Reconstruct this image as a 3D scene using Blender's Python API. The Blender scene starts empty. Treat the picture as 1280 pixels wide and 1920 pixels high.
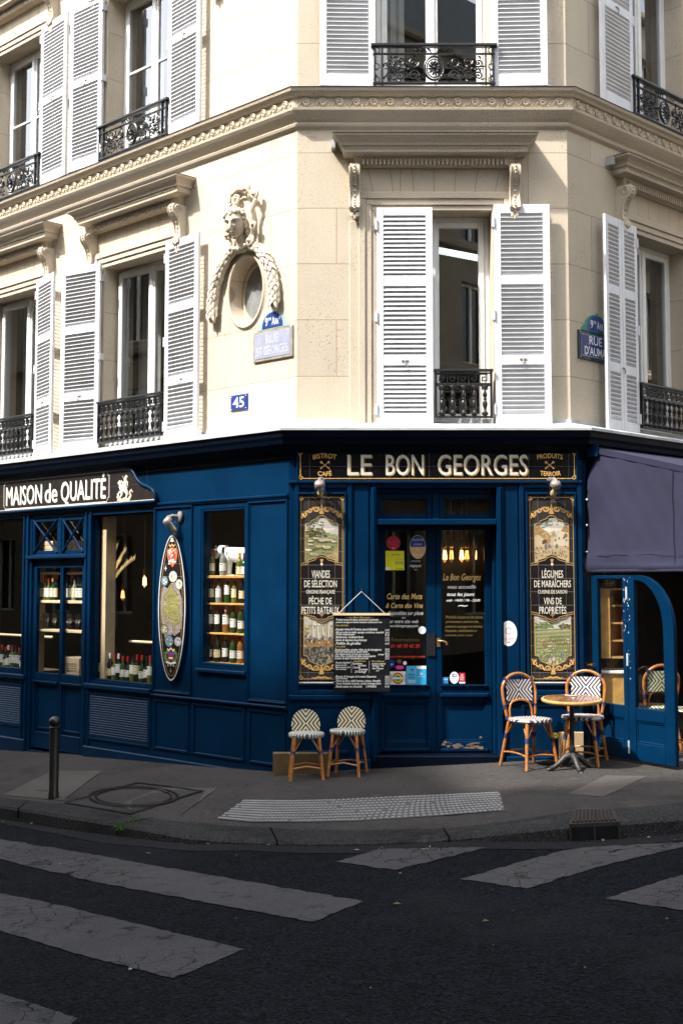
import bpy, math, random
from math import sin, cos, pi, radians, sqrt
from mathutils import Matrix, Vector
from mathutils.bvhtree import BVHTree
random.seed(7)
S = bpy.context.scene
COL = S.collection
# ---------------------------------------------------------------- camera, sky, sun, exposure
FOC, PXC, HOR, PITCH = 2444.0, 640.0, 1092.5, radians(4.468)
PYC = HOR - FOC*math.tan(PITCH)
CAMP = Vector((0, -13.21, 1.71))
cam = bpy.data.cameras.new('camera'); camo = bpy.data.objects.new('camera', cam); COL.objects.link(camo)
cam.sensor_fit = 'HORIZONTAL'; cam.sensor_width = 24.0; cam.lens = FOC/1280*24.0
cam.shift_y = (PYC-960)/1280; cam.clip_end = 500; cam.clip_start = .05
camo.location = CAMP; camo.rotation_euler = (pi/2+PITCH, 0, 0)
S.camera = camo
SUN = Vector((1, .58, -1.49)).normalized()
w = bpy.data.worlds.new('World'); S.world = w; w.use_nodes = True
nt = w.node_tree; bg = nt.nodes['Background']
sky = nt.nodes.new('ShaderNodeTexSky'); sky.sky_type = 'NISHITA'; sky.sun_disc = False
sky.sun_elevation = math.asin(-SUN.z); sky.sun_rotation = math.atan2(-SUN.x, -SUN.y)
sky.air_density = 1.6; sky.dust_density = 3.5
hs = nt.nodes.new('ShaderNodeHueSaturation'); hs.inputs['Saturation'].default_value = .5; nt.links.new(sky.outputs[0], hs.inputs['Color']); nt.links.new(hs.outputs[0], bg.inputs[0]); bg.inputs[1].default_value = .15
sl = bpy.data.lights.new('sun', 'SUN'); sl.energy = 2.4; sl.angle = radians(1.5); sl.color = (1, .95, .88)
so = bpy.data.objects.new('sun', sl); COL.objects.link(so); so.rotation_euler = SUN.to_track_quat('-Z', 'Y').to_euler()
so.location = (-10, -6, 20)
S.view_settings.view_transform = 'Standard'; S.view_settings.look = 'None'
S.view_settings.exposure = 2.1; S.view_settings.gamma = 1; S.view_settings.use_curve_mapping = False
S.cycles.max_bounces = 6; S.cycles.transparent_max_bounces = 12; S.cycles.caustics_reflective = False; S.cycles.caustics_refractive = False
S.cycles.use_denoising = True

# ---------------------------------------------------------------- frames and pixel measurements
XL, XR = -.458, 2.337
def frame(x, y, deg, z=0): return Matrix.Translation((x, y, z)) @ Matrix.Rotation(radians(deg), 4, 'Z')
FR = {'C': frame(0, 0, 0), 'L': frame(XL, 0, -45), 'R': frame(XR, 0, 45)}
def ray(px, py):
    u = (px-PXC)/FOC; v = -(py-PYC)/FOC
    return Vector((u, cos(PITCH)-v*sin(PITCH), sin(PITCH)+v*cos(PITCH)))
def q(F, px, py, out=0):
    """pixel of the photograph -> (x, z) on the upright plane of frame F, `out` metres in front of it"""
    Mi = FR[F].inverted(); o = Mi @ CAMP; d = Mi.to_3x3() @ ray(px, py)
    t = (-out-o.y)/d.y
    return (o.x+d.x*t, o.z+d.z*t)

# ---------------------------------------------------------------- materials
MATS = {}
def nodes(name):
    m = bpy.data.materials.new(name); m.use_nodes = True; MATS[name] = m
    return m, m.node_tree.nodes, m.node_tree.links, m.node_tree.nodes['Principled BSDF']
def ramp(n, l, src, stops):
    r = n.new('ShaderNodeValToRGB'); e = r.color_ramp.elements
    while len(e) < len(stops): e.new(.5)
    for i, (p, c) in enumerate(stops): e[i].position = p; e[i].color = (*c, 1) if len(c) == 3 else c
    l.new(src, r.inputs[0]); return r.outputs[0]
def mixc(n, l, fac, a, b, mode='MIX'):
    x = n.new('ShaderNodeMix'); x.data_type = 'RGBA'; x.blend_type = mode
    for v, k in ((fac, 0), (a, 6), (b, 7)):
        if isinstance(v, (int, float)): x.inputs[k].default_value = v
        elif isinstance(v, tuple): x.inputs[k].default_value = (*v[:3], 1)
        else: l.new(v, x.inputs[k])
    return x.outputs[2]
def mth(n, l, op, a, b=None, c=None):
    x = n.new('ShaderNodeMath'); x.operation = op
    for i, v in enumerate((a, b, c)):
        if v is None: continue
        if isinstance(v, (int, float)): x.inputs[i].default_value = v
        else: l.new(v, x.inputs[i])
    return x.outputs[0]
def noise(n, l, scale, detail=4, rough=.6, vec=None):
    t = n.new('ShaderNodeTexNoise'); t.inputs['Scale'].default_value = scale; t.inputs['Detail'].default_value = detail; t.inputs['Roughness'].default_value = rough
    if vec is None: vec = n.new('ShaderNodeTexCoord').outputs['Object']
    l.new(vec, t.inputs['Vector']); return t.outputs['Fac']
def bump(n, l, b, h, strength, dist=.01):
    x = n.new('ShaderNodeBump'); x.inputs['Strength'].default_value = strength; x.inputs['Distance'].default_value = dist
    l.new(h, x.inputs['Height']); l.new(x.outputs[0], b.inputs['Normal'])
def M(name, col, rough=.5, metal=0, var=.12, scale=6, bmp=0, bscale=60, spec=.5, rvar=0, coat=0):
    m, n, l, b = nodes(name)
    b.inputs['Roughness'].default_value = rough; b.inputs['Metallic'].default_value = metal
    b.inputs['Specular IOR Level'].default_value = spec; b.inputs['Coat Weight'].default_value = coat
    f = noise(n, l, scale)
    lo = tuple(c*(1-var) for c in col); hi = tuple(min(1, c*(1+var)) for c in col)
    l.new(ramp(n, l, f, [(.3, lo), (.7, hi)]), b.inputs['Base Color'])
    if rvar: l.new(mth(n, l, 'MULTIPLY_ADD', noise(n, l, scale*2.3), rvar*2, rough-rvar), b.inputs['Roughness'])
    if bmp: bump(n, l, b, noise(n, l, bscale, 6), bmp)
    return m
def stone(name, joints, off=0, col=(.505, .44, .352)):
    m, n, l, b = nodes(name); b.inputs['Roughness'].default_value = .85; b.inputs['Specular IOR Level'].default_value = .25
    tc = n.new('ShaderNodeTexCoord').outputs['Object']
    base = ramp(n, l, noise(n, l, 1.3, 5), [(.3, tuple(c*.93 for c in col)), (.55, col), (.75, (col[0]*1.06, col[1]*1.03, col[2]*.98))])
    base = mixc(n, l, .5, base, ramp(n, l, noise(n, l, 45, 4), [(.3, (.42, .41, .39)), (.7, (.56, .56, .55))]), 'OVERLAY')
    # weathering: soft vertical grime and pitted beds
    mp = n.new('ShaderNodeMapping'); l.new(tc, mp.inputs[0]); mp.inputs['Scale'].default_value = (3.0, 3.0, .35)
    g = ramp(n, l, noise(n, l, 1.6, 6, .65, mp.outputs[0]), [(.5, (0, 0, 0)), (.8, (1, 1, 1))])
    base = mixc(n, l, mth(n, l, 'MULTIPLY', g, .28), base, (.36, .29, .20))
    h = noise(n, l, 70, 5)
    pit = n.new('ShaderNodeTexVoronoi'); pit.inputs['Scale'].default_value = 38; l.new(tc, pit.inputs['Vector'])
    region = ramp(n, l, noise(n, l, .85, 3), [(.50, (0, 0, 0)), (.58, (1, 1, 1))])
    pits = mth(n, l, 'MULTIPLY', ramp(n, l, pit.outputs['Distance'], [(.15, (1, 1, 1)), (.25, (0, 0, 0))]), region)
    base = mixc(n, l, mth(n, l, 'MULTIPLY', pits, .75), base, (.17, .135, .09))
    h = mth(n, l, 'SUBTRACT', mth(n, l, 'MULTIPLY', h, .35), pits)
    if joints:
        sx = n.new('ShaderNodeSeparateXYZ'); l.new(tc, sx.inputs[0])
        cb = n.new('ShaderNodeCombineXYZ'); l.new(mth(n, l, 'ADD', sx.outputs[0], off), cb.inputs[0]); l.new(mth(n, l, 'ADD', sx.outputs[2], .28), cb.inputs[1])
        br = n.new('ShaderNodeTexBrick'); l.new(cb.outputs[0], br.inputs['Vector'])
        for k, v in (('Scale', 1), ('Mortar Size', .0045), ('Brick Width', 1.32), ('Row Height', .585), ('Bias', 0), ('Mortar Smooth', .2)): br.inputs[k].default_value = v
        br.inputs['Color1'].default_value = (.45, .45, .45, 1); br.inputs['Color2'].default_value = (.55, .55, .54, 1); br.inputs['Mortar'].default_value = (.5, .5, .5, 1)
        base = mixc(n, l, .55, base, br.outputs['Color'], 'OVERLAY')
        base = mixc(n, l, mth(n, l, 'MULTIPLY', br.outputs['Fac'], .62), base, (.20, .15, .09))
        h = mth(n, l, 'SUBTRACT', h, mth(n, l, 'MULTIPLY', br.outputs['Fac'], 1.5))
    l.new(base, b.inputs['Base Color']); bump(n, l, b, h, .55, .006)
    return m
stone('stone_left', 1, .4); stone('stone_front', 1, .05); stone('stone_right', 1, .9); stone('stone_plain', 0); stone('stone_carved', 0, col=(.52, .46, .37))
def navy(name, col, rough):
    m, n, l, b = nodes(name)
    f = noise(n, l, 2.2, 5)
    c = ramp(n, l, f, [(.3, tuple(x*.82 for x in col)), (.7, tuple(x*1.15 for x in col))])
    # chips and rubbed specks down to a pale undercoat
    ch = ramp(n, l, noise(n, l, 55, 3, .75), [(.765, (0, 0, 0)), (.78, (1, 1, 1))])
    tc = n.new('ShaderNodeTexCoord'); sx = n.new('ShaderNodeSeparateXYZ'); l.new(tc.outputs['Object'], sx.inputs[0])
    c = mixc(n, l, mth(n, l, 'MULTIPLY', ch, .55), c, (.42, .44, .45))
    fd = mth(n, l, 'MULTIPLY', ramp(n, l, noise(n, l, 3.3, 7, .7), [(.52, (0, 0, 0)), (.72, (1, 1, 1))]), .12); c = mixc(n, l, fd, c, tuple(min(1, x*2.2+.006) for x in col))
    low = ramp(n, l, mth(n, l, 'MULTIPLY_ADD', sx.outputs[2], 1.0, .45), [(.0, (1, 1, 1)), (.34, (0, 0, 0))])
    c = mixc(n, l, mth(n, l, 'MULTIPLY', mth(n, l, 'MULTIPLY', low, noise(n, l, 7, 7, .75)), .22), c, (.045, .042, .038))
    l.new(c, b.inputs['Base Color'])
    l.new(mth(n, l, 'MULTIPLY_ADD', noise(n, l, 9, 5), .22, rough-.08), b.inputs['Roughness'])
    b.inputs['Specular IOR Level'].default_value = .07
    bump(n, l, b, noise(n, l, 26, 6), .14, .004)
navy('navy_paint', (.0006, .0162, .0475), .3)
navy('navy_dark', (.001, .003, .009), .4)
M('joint_stone', (.20, .155, .10), .9)
M('black_gloss', (.004, .004, .005), .22, var=.2, spec=.15)
M('joint_dark', (.003, .003, .003), .95, spec=.02)
M('white_paint', (.60, .61, .64), .45, var=.09, scale=3, bmp=.08, bscale=30)
M('white_frame', (.74, .74, .73), .4, var=.05)
M('zinc', (.42, .435, .44), .5, .1, var=.22, scale=5, bmp=.2, bscale=8)
M('dark_zinc', (.10, .10, .11), .5, .2)
M('iron', (.014, .015, .017), .34, .2, var=.25, scale=30, bmp=.3, bscale=60)
M('wood_oak', (.52, .29, .085), .45, var=.22, scale=9, bmp=.1)
M('wood_pale', (.62, .47, .30), .55, var=.12, scale=12)
M('rattan', (.34, .125, .026), .33, var=.35, scale=14, coat=.2)
M('navy_wrap', (.012, .018, .085), .5, var=.2, scale=80, bmp=.4, bscale=150)
M('brass', (.60, .38, .13), .28, .9, var=.1)
M('chrome', (.24, .20, .18), .4, .3, var=.1)
M('gold_leaf', (.58, .33, .09), .4, .1, var=.2, scale=40)
M('cream_letter', (.58, .54, .46), .4, var=.05, scale=40)
M('grey_letter', (.60, .58, .48), .4, var=.06)
M('white_letter', (.70, .70, .68), .5, var=.02)
M('gold_letter', (.66, .43, .14), .45, var=.12, scale=60)
M('red_letter', (.75, .03, .02), .5, var=.05)
M('chalk', (.55, .55, .54), .8, var=.15, scale=120)
M('ochre_chalk', (.30, .22, .06), .8, var=.15, scale=120)
M('slate', (.0055, .0065, .008), .7, var=.6, scale=5, spec=.12)
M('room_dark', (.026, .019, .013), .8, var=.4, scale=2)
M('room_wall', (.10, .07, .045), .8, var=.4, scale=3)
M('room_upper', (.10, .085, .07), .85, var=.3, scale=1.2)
M('curtain', (.62, .60, .56), .8, var=.15, scale=4)
M('label_white', (.78, .76, .70), .6, var=.07, scale=40)
M('label_cream', (.74, .64, .38), .6, var=.07, scale=40)
M('capsule_red', (.42, .02, .02), .35); M('capsule_yellow', (.65, .40, .05), .35); M('capsule_black', (.015, .015, .018), .35); M('capsule_white', (.7, .68, .62), .4)
M('bottle_green', (.018, .05, .014), .08, var=.2); M('bottle_dark', (.010, .012, .009), .08, var=.2); M('bottle_olive', (.11, .115, .022), .08, var=.2); M('bottle_amber', (.20, .085, .015), .08, var=.2); M('bottle_grey', (.20, .21, .19), .1, var=.2)
M('awning_cloth', (.0165, .0172, .046), .9, var=.24, scale=1.8, bmp=.12, bscale=14)
M('enamel_blue', (.022, .045, .20), .2, var=.08); M('enamel_deep', (.008, .028, .16), .2, var=.1); M('enamel_letter', (.36, .375, .43), .5, var=.12, scale=20)
M('enamel_green', (.025, .17, .14), .25, var=.1); M('enamel_dark', (.01, .035, .04), .25); M('enamel_faded', (.235, .255, .335), .5, var=.16, scale=10); M('plate_edge', (.25, .22, .17), .5, var=.3, scale=14); M('enamel_pale', (.25, .36, .32), .3)
M('ceramic_white', (.8, .79, .76), .25, var=.04)
M('straw', (.60, .42, .18), .7, var=.3, scale=30)
M('leaf_dry', (.10, .055, .025), .8, var=.4, scale=50)
M('paper_bit', (.22, .21, .19), .8)
M('bark', (.075, .045, .022), .7, var=.5, scale=20, bmp=.8, bscale=30)
M('leaf', (.07, .14, .03), .5, var=.4, scale=20); M('moss', (.07, .13, .025), .8, var=.4, scale=60)
M('table_laminate', (.16, .065, .025), .14, var=.3, scale=9, coat=.4)
M('cast_iron', (.026, .026, .026), .5, .4, var=.4, scale=20, bmp=.5, bscale=40)
M('bollard_paint', (.007, .006, .0055), .4, var=.4, scale=12, bmp=.2, bscale=25)
M('rust', (.018, .0125, .0095), .65, .2, var=.4, scale=25, bmp=.5, bscale=60)
M('box_board', (.105, .068, .028), .65, var=.3, scale=7)
M('beige_board', (.40, .30, .16), .7, var=.15, scale=5)
M('bare_wood', (.15, .095, .06), .8, var=.3)
M('unseen_house_stone', (.19, .165, .125), .85, var=.2, scale=1)
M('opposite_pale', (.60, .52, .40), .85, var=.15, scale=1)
M('frosted', (.23, .235, .235), .6, var=.3, scale=7)
M('opposite_glass', (.02, .022, .026), .1)
M('roof_slate', (.10, .11, .12), .5, var=.2)
M('wax_white', (.8, .8, .8), .3)
m = MATS['awning_cloth']; n, l = m.node_tree.nodes, m.node_tree.links; b = n['Principled BSDF']; tr_ = n.new('ShaderNodeBsdfTranslucent'); tr_.inputs[0].default_value = (.05, .045, .075, 1); mx = n.new('ShaderNodeMixShader'); mx.inputs[0].default_value = .22
l.new(b.outputs[0], mx.inputs[1]); l.new(tr_.outputs[0], mx.inputs[2]); l.new(mx.outputs[0], n['Material Output'].inputs[0])
def flat(name, col, rough=.4): return M(name, col, rough, var=.03, scale=30)
for nm, c in dict(sticker_red=(.55, .01, .03), sticker_yellow=(.80, .74, .01), sticker_cyan=(.08, .42, .68), sticker_pink=(.70, .02, .30), sticker_white=(.82, .82, .82), sticker_blue=(.01, .03, .30), sticker_orange=(.80, .42, .16), sticker_sky=(.03, .36, .62), sticker_green=(.02, .30, .08), sticker_amex=(.02, .2, .5), sticker_gold=(.13, .095, .03), yellow_disc=(.75, .55, .03), ink=(.02, .05, .10)).items(): flat(nm, c)
def glass(name, k, tint=(1, 1, 1), rough=0.0):
    m, n, l, b = nodes(name); n.remove(b); o = n['Material Output']
    t = n.new('ShaderNodeBsdfTransparent'); t.inputs[0].default_value = (*tint, 1)
    gl = n.new('ShaderNodeBsdfGlossy'); gl.inputs['Roughness'].default_value = rough
    ge = n.new('ShaderNodeNewGeometry'); dt = n.new('ShaderNodeVectorMath'); dt.operation = 'DOT_PRODUCT'; l.new(ge.outputs['Incoming'], dt.inputs[0]); l.new(ge.outputs['Normal'], dt.inputs[1])
    sch = mth(n, l, 'POWER', mth(n, l, 'SUBTRACT', 1.0, mth(n, l, 'ABSOLUTE', dt.outputs['Value'])), 5.0)
    mx = n.new('ShaderNodeMixShader'); l.new(mth(n, l, 'MINIMUM', mth(n, l, 'MULTIPLY_ADD', sch, .9, k), 1.0), mx.inputs[0])
    l.new(t.outputs[0], mx.inputs[1]); l.new(gl.outputs[0], mx.inputs[2]); l.new(mx.outputs[0], o.inputs[0])
glass('shop_glass', .06, (.93, .95, .94)); glass('window_glass', .24, (.75, .78, .80)); glass('clear_glass', .14, (.93, .95, .95))
def emit(name, col, s):
    m, n, l, b = nodes(name); b.inputs['Emission Color'].default_value = (*col, 1); b.inputs['Emission Strength'].default_value = s; b.inputs['Base Color'].default_value = (*col, 1)
emit('filament', (1, .52, .14), 3.2); emit('tube_light', (.80, 1, .88), .6); emit('filament_dim', (1, .45, .10), 1.0)
# painted tiles: colour of each painted patch comes with the mesh
m, n, l, b = nodes('painted_tile'); at = n.new('ShaderNodeAttribute'); at.attribute_name = 'Col'
pz = ramp(n, l, noise(n, l, 130, 3), [(.3, (.40, .40, .40)), (.7, (.60, .60, .60))])
l.new(mixc(n, l, .6, at.outputs['Color'], pz, 'OVERLAY'), b.inputs['Base Color']); b.inputs['Roughness'].default_value = .2; b.inputs['Specular IOR Level'].default_value = .2
# woven rattan seats: chevrons from the object's own coordinates
def weave(name, a, bcol, ax1, ax2, per, flip):
    m, n, l, b = nodes(name); b.inputs['Roughness'].default_value = .45
    tc = n.new('ShaderNodeTexCoord').outputs['Object']; sx = n.new('ShaderNodeSeparateXYZ'); l.new(tc, sx.inputs[0])
    u = mth(n, l, 'ABSOLUTE', sx.outputs[ax1]); v = sx.outputs[ax2]
    if flip: v = mth(n, l, 'ABSOLUTE', v)
    s = mth(n, l, 'FRACT', mth(n, l, 'DIVIDE', mth(n, l, 'SUBTRACT', u, mth(n, l, 'MULTIPLY', v, .8)), per))
    k = mth(n, l, 'GREATER_THAN', s, .5)
    l.new(mixc(n, l, k, a, bcol), b.inputs['Base Color'])
    wv = n.new('ShaderNodeTexWave'); wv.inputs['Scale'].default_value = 45; wv.bands_direction = 'DIAGONAL'; l.new(tc, wv.inputs[0])
    bump(n, l, b, wv.outputs['Fac'], .5, .004)
weave('weave_back', (.55, .51, .42), (.010, .012, .075), 0, 2, .036, 1); weave('weave_seat', (.55, .51, .42), (.010, .012, .075), 0, 1, .036, 0)
weave('stool_back', (.66, .60, .34), (.03, .022, .06), 0, 2, .038, 1); weave('stool_seat', (.60, .60, .52), (.025, .025, .05), 0, 1, .036, 1)
weave('terrace_weave', (.60, .60, .40), (.05, .06, .05), 0, 2, .036, 1)
# asphalt, pavement, kerb, paint on the road
def ground(name, lo, hi, gr, cracks=0, bstr=.5, spec=.3, stains=0, gum=0):
    m, n, l, b = nodes(name); b.inputs['Roughness'].default_value = .9; b.inputs['Specular IOR Level'].default_value = spec*.12
    tc = n.new('ShaderNodeTexCoord').outputs['Object']
    vo = n.new('ShaderNodeTexVoronoi'); vo.inputs['Scale'].default_value = gr; l.new(tc, vo.inputs['Vector'])
    sp = ramp(n, l, vo.outputs['Color'], [(.15, lo), (.7, tuple((a+c)/2 for a, c in zip(lo, hi))), (.97, hi)])
    big = ramp(n, l, noise(n, l, .9, 6, .65), [(.3, (.40, .40, .41)), (.7, (.60, .59, .58))])
    c = mixc(n, l, .8, sp, big, 'OVERLAY')
    c = mixc(n, l, mth(n, l, 'MULTIPLY', ramp(n, l, noise(n, l, 3.1, 5, .7), [(.56, (0, 0, 0)), (.72, (1, 1, 1))]), .45), c, lo)
    if stains:
        c = mixc(n, l, mth(n, l, 'MULTIPLY', ramp(n, l, noise(n, l, .38, 6, .7), [(.50, (0, 0, 0)), (.62, (1, 1, 1))]), .5), c, (.0140, .0152, .0175))
        c = mixc(n, l, mth(n, l, 'MULTIPLY', ramp(n, l, noise(n, l, 1.9, 7, .75), [(.60, (0, 0, 0)), (.70, (1, 1, 1))]), .6), c, (.0016, .0017, .002))
        c = mixc(n, l, ramp(n, l, noise(n, l, 21, 2, .5), [(.765, (0, 0, 0)), (.775, (1, 1, 1))]), c, (.035, .034, .032))
    if gum:
        gv = n.new('ShaderNodeTexVoronoi'); gv.inputs['Scale'].default_value = 4.2; l.new(tc, gv.inputs['Vector'])
        c = mixc(n, l, mth(n, l, 'MULTIPLY', ramp(n, l, gv.outputs['Distance'], [(.07, (1, 1, 1)), (.095, (0, 0, 0))]), .6), c, (.012, .011, .011))
        c = mixc(n, l, mth(n, l, 'MULTIPLY', ramp(n, l, noise(n, l, 1.4, 8, .75), [(.50, (0, 0, 0)), (.66, (1, 1, 1))]), .55), c, tuple(x*.55 for x in lo))
        c = mixc(n, l, mth(n, l, 'MULTIPLY', ramp(n, l, noise(n, l, 2.7, 8, .8), [(.58, (0, 0, 0)), (.68, (1, 1, 1))]), .5), c, tuple(min(1, x*1.35) for x in hi))
    h = mth(n, l, 'MULTIPLY', vo.outputs['Distance'], 1.0)
    if cracks:
        wp = n.new('ShaderNodeVectorMath'); wp.operation = 'MULTIPLY_ADD'
        nz = n.new('ShaderNodeTexNoise'); nz.inputs['Scale'].default_value = 2.2; nz.inputs['Detail'].default_value = 5; l.new(tc, nz.inputs['Vector'])
        l.new(nz.outputs['Color'], wp.inputs[0]); wp.inputs[1].default_value = (.5, .5, 0); l.new(tc, wp.inputs[2])
        cv = n.new('ShaderNodeTexVoronoi'); cv.feature = 'DISTANCE_TO_EDGE'; cv.inputs['Scale'].default_value = cracks; l.new(wp.outputs[0], cv.inputs['Vector'])
        line = ramp(n, l, cv.outputs['Distance'], [(.005, (1, 1, 1)), (.022, (0, 0, 0))])
        reg = ramp(n, l, noise(n, l, .55, 3), [(.46, (0, 0, 0)), (.54, (1, 1, 1))])
        k = mth(n, l, 'MULTIPLY', line, reg)
        wear = ramp(n, l, noise(n, l, 5.5, 8, .75), [(.555, (0, 0, 0)), (.635, (1, 1, 1))])
        k = mth(n, l, 'MAXIMUM', k, mth(n, l, 'MULTIPLY', wear, .7))
        c = mixc(n, l, k, c, (.007, .0075, .008)); h = mth(n, l, 'SUBTRACT', h, mth(n, l, 'MULTIPLY', k, .8))
    l.new(c, b.inputs['Base Color']); bump(n, l, b, h, bstr, .012)
ground('asphalt', (.0014, .0019, .0028), (.0140, .0165, .0215), 70, bstr=.65, stains=1)
ground('footway', (.032, .030, .029), (.064, .0595, .057), 120, bstr=.35, gum=1)
ground('footway_repair_and_sun', (.055, .051, .048), (.084, .078, .073), 170, bstr=.2)  # pale tone shared by the repairs and the painted sun patch
ground('granite', (.014, .0145, .0155), (.050, .050, .050), 100, bstr=.45, gum=1)
ground('marking', (.046, .046, .048), (.074, .073, .076), 160, cracks=5.5, bstr=.5)
ground('gutter', (.009, .0095, .011), (.026, .026, .028), 120, bstr=.4)
ground('tactile', (.17, .17, .17), (.25, .25, .247), 140, bstr=.3)

# ---------------------------------------------------------------- mesh building
class MB:
    def __init__(s): s.v = []; s.f = []; s.m = []; s.c = []; s.T = None; s.mat = 0; s.col = None
    def add(s, vs, fs, m=None, col=None):
        b = len(s.v)
        s.v += [tuple(s.T @ Vector(v)) for v in vs] if s.T is not None else [tuple(v) for v in vs]
        for f in fs: s.f.append([b+i for i in f]); s.m.append(s.mat if m is None else m); s.c.append(s.col if col is None else col)
        return s
    def box(s, x0, x1, y0, y1, z0, z1, m=None, col=None):
        v = [(x, y, z) for z in (z0, z1) for y in (y0, y1) for x in (x0, x1)]
        return s.add(v, [(0, 2, 3, 1), (4, 5, 7, 6), (0, 1, 5, 4), (2, 6, 7, 3), (0, 4, 6, 2), (1, 3, 7, 5)], m, col)
    def bev(s, x0, x1, y0, y1, z0, z1, b=.006, m=None):
        """board with its front (-y) edges chamfered"""
        v = [(x0, y1, z0), (x1, y1, z0), (x1, y1, z1), (x0, y1, z1), (x0, y0+b, z0), (x1, y0+b, z0), (x1, y0+b, z1), (x0, y0+b, z1),
             (x0+b, y0, z0+b), (x1-b, y0, z0+b), (x1-b, y0, z1-b), (x0+b, y0, z1-b)]
        return s.add(v, [(3, 2, 1, 0), (0, 1, 5, 4), (1, 2, 6, 5), (2, 3, 7, 6), (3, 0, 4, 7), (4, 5, 9, 8), (5, 6, 10, 9), (6, 7, 11, 10), (7, 4, 8, 11), (8, 9, 10, 11)], m)
    def frm(s, x0, x1, z0, z1, wd, y0, y1, b=.005, m=None, sides='LRTB', wb=None, wt=None):
        """rectangular frame of four bars butted end to end"""
        wb = wb or wd; wt = wt or wd
        if 'L' in sides: s.bev(x0, x0+wd, y0, y1, z0, z1, b, m)
        if 'R' in sides: s.bev(x1-wd, x1, y0, y1, z0, z1, b, m)
        if 'T' in sides: s.bev(x0+wd, x1-wd, y0+.0015, y1, z1-wt, z1, b, m)
        if 'B' in sides: s.bev(x0+wd, x1-wd, y0+.0015, y1, z0, z0+wb, b, m)
        return s
    def poly(s, pts, y, m=None, col=None): return s.add([(x, y, z) for x, z in pts], [list(range(len(pts)))], m, col)
    def prism(s, pts, y0, y1, m=None, ax='y', col=None):
        n = len(pts)
        mk = {'y': lambda a, b, t: (a, t, b), 'x': lambda a, b, t: (t, a, b), 'z': lambda a, b, t: (a, b, t)}[ax]
        v = [mk(a, b, y0) for a, b in pts]+[mk(a, b, y1) for a, b in pts]
        f = [list(range(n)), list(range(2*n-1, n-1, -1))]+[(i, (i+1) % n, n+(i+1) % n, n+i) for i in range(n)]
        return s.add(v, f, m, col)
    def tube(s, pts, r, n=8, m=None, closed=False, flat=1.0, col=None):
        pts = [Vector(p) for p in pts]; k = len(pts); rs = r if isinstance(r, (list, tuple)) else [r]*k
        v = []; up = Vector((0, 0, 1)); prev = None
        for i, p in enumerate(pts):
            a = pts[(i-1) % k] if (closed or i > 0) else p; c = pts[(i+1) % k] if (closed or i < k-1) else p
            t = (c-a).normalized()
            if prev is None:
                ref = up if abs(t.z) < .9 else Vector((1, 0, 0)); x = t.cross(ref).normalized()
            else: x = (prev-t*prev.dot(t)).normalized()
            prev = x; yv = t.cross(x)
            v += [p+(x*cos(2*pi*j/n)+yv*sin(2*pi*j/n)*flat)*rs[i] for j in range(n)]
        f = []
        for i in range(k if closed else k-1):
            for j in range(n): f.append((i*n+j, i*n+(j+1) % n, ((i+1) % k)*n+(j+1) % n, ((i+1) % k)*n+j))
        if not closed: f += [list(range(n-1, -1, -1)), list(range((k-1)*n, k*n))]
        return s.add(v, f, m, col)
    def lathe(s, prof, n=16, c=(0, 0, 0), m=None, sx=1, sy=1, cap=True):
        v = []; k = len(prof)
        for r, z in prof: v += [(c[0]+r*cos(2*pi*j/n)*sx, c[1]+r*sin(2*pi*j/n)*sy, c[2]+z) for j in range(n)]
        f = [(i*n+j, i*n+(j+1) % n, (i+1)*n+(j+1) % n, (i+1)*n+j) for i in range(k-1) for j in range(n)]
        if cap: f += [list(range(n-1, -1, -1)), list(range((k-1)*n, k*n))]
        return s.add(v, f, m)
    def ball(s, c, r, n=10, m=None, sc=(1, 1, 1), col=None):
        k = max(4, n//2); v = [(c[0], c[1], c[2]-r*sc[2])]
        for i in range(1, k):
            a = -pi/2+pi*i/k
            v += [(c[0]+r*cos(a)*cos(2*pi*j/n)*sc[0], c[1]+r*cos(a)*sin(2*pi*j/n)*sc[1], c[2]+r*sin(a)*sc[2]) for j in range(n)]
        v.append((c[0], c[1], c[2]+r*sc[2])); f = [(0, 1+(j+1) % n, 1+j) for j in range(n)]
        for i in range(k-2): f += [(1+i*n+j, 1+i*n+(j+1) % n, 1+(i+1)*n+(j+1) % n, 1+(i+1)*n+j) for j in range(n)]
        e = len(v)-1; f += [(1+(k-2)*n+j, 1+(k-2)*n+(j+1) % n, e) for j in range(n)]
        return s.add(v, f, m, col)
    def ribbon(s, pts, wd, y, m=None, col=None):
        """flat painted line of varying width in the x-z plane"""
        k = len(pts); ws = wd if isinstance(wd, (list, tuple)) else [wd]*k; v = []
        for i in range(k):
            a = pts[max(0, i-1)]; b = pts[min(k-1, i+1)]; dx, dz = b[0]-a[0], b[1]-a[1]; L = math.hypot(dx, dz) or 1
            nx, nz = -dz/L*ws[i]/2, dx/L*ws[i]/2
            v += [(pts[i][0]+nx, y, pts[i][1]+nz), (pts[i][0]-nx, y, pts[i][1]-nz)]
        return s.add(v, [(2*i, 2*i+1, 2*i+3, 2*i+2) for i in range(k-1)], m, col)
    def disc(s, cx, cz, rx, rz, y, n=20, m=None, col=None): return s.poly([(cx+rx*cos(2*pi*j/n), cz+rz*sin(2*pi*j/n)) for j in range(n)], y, m, col)
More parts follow.
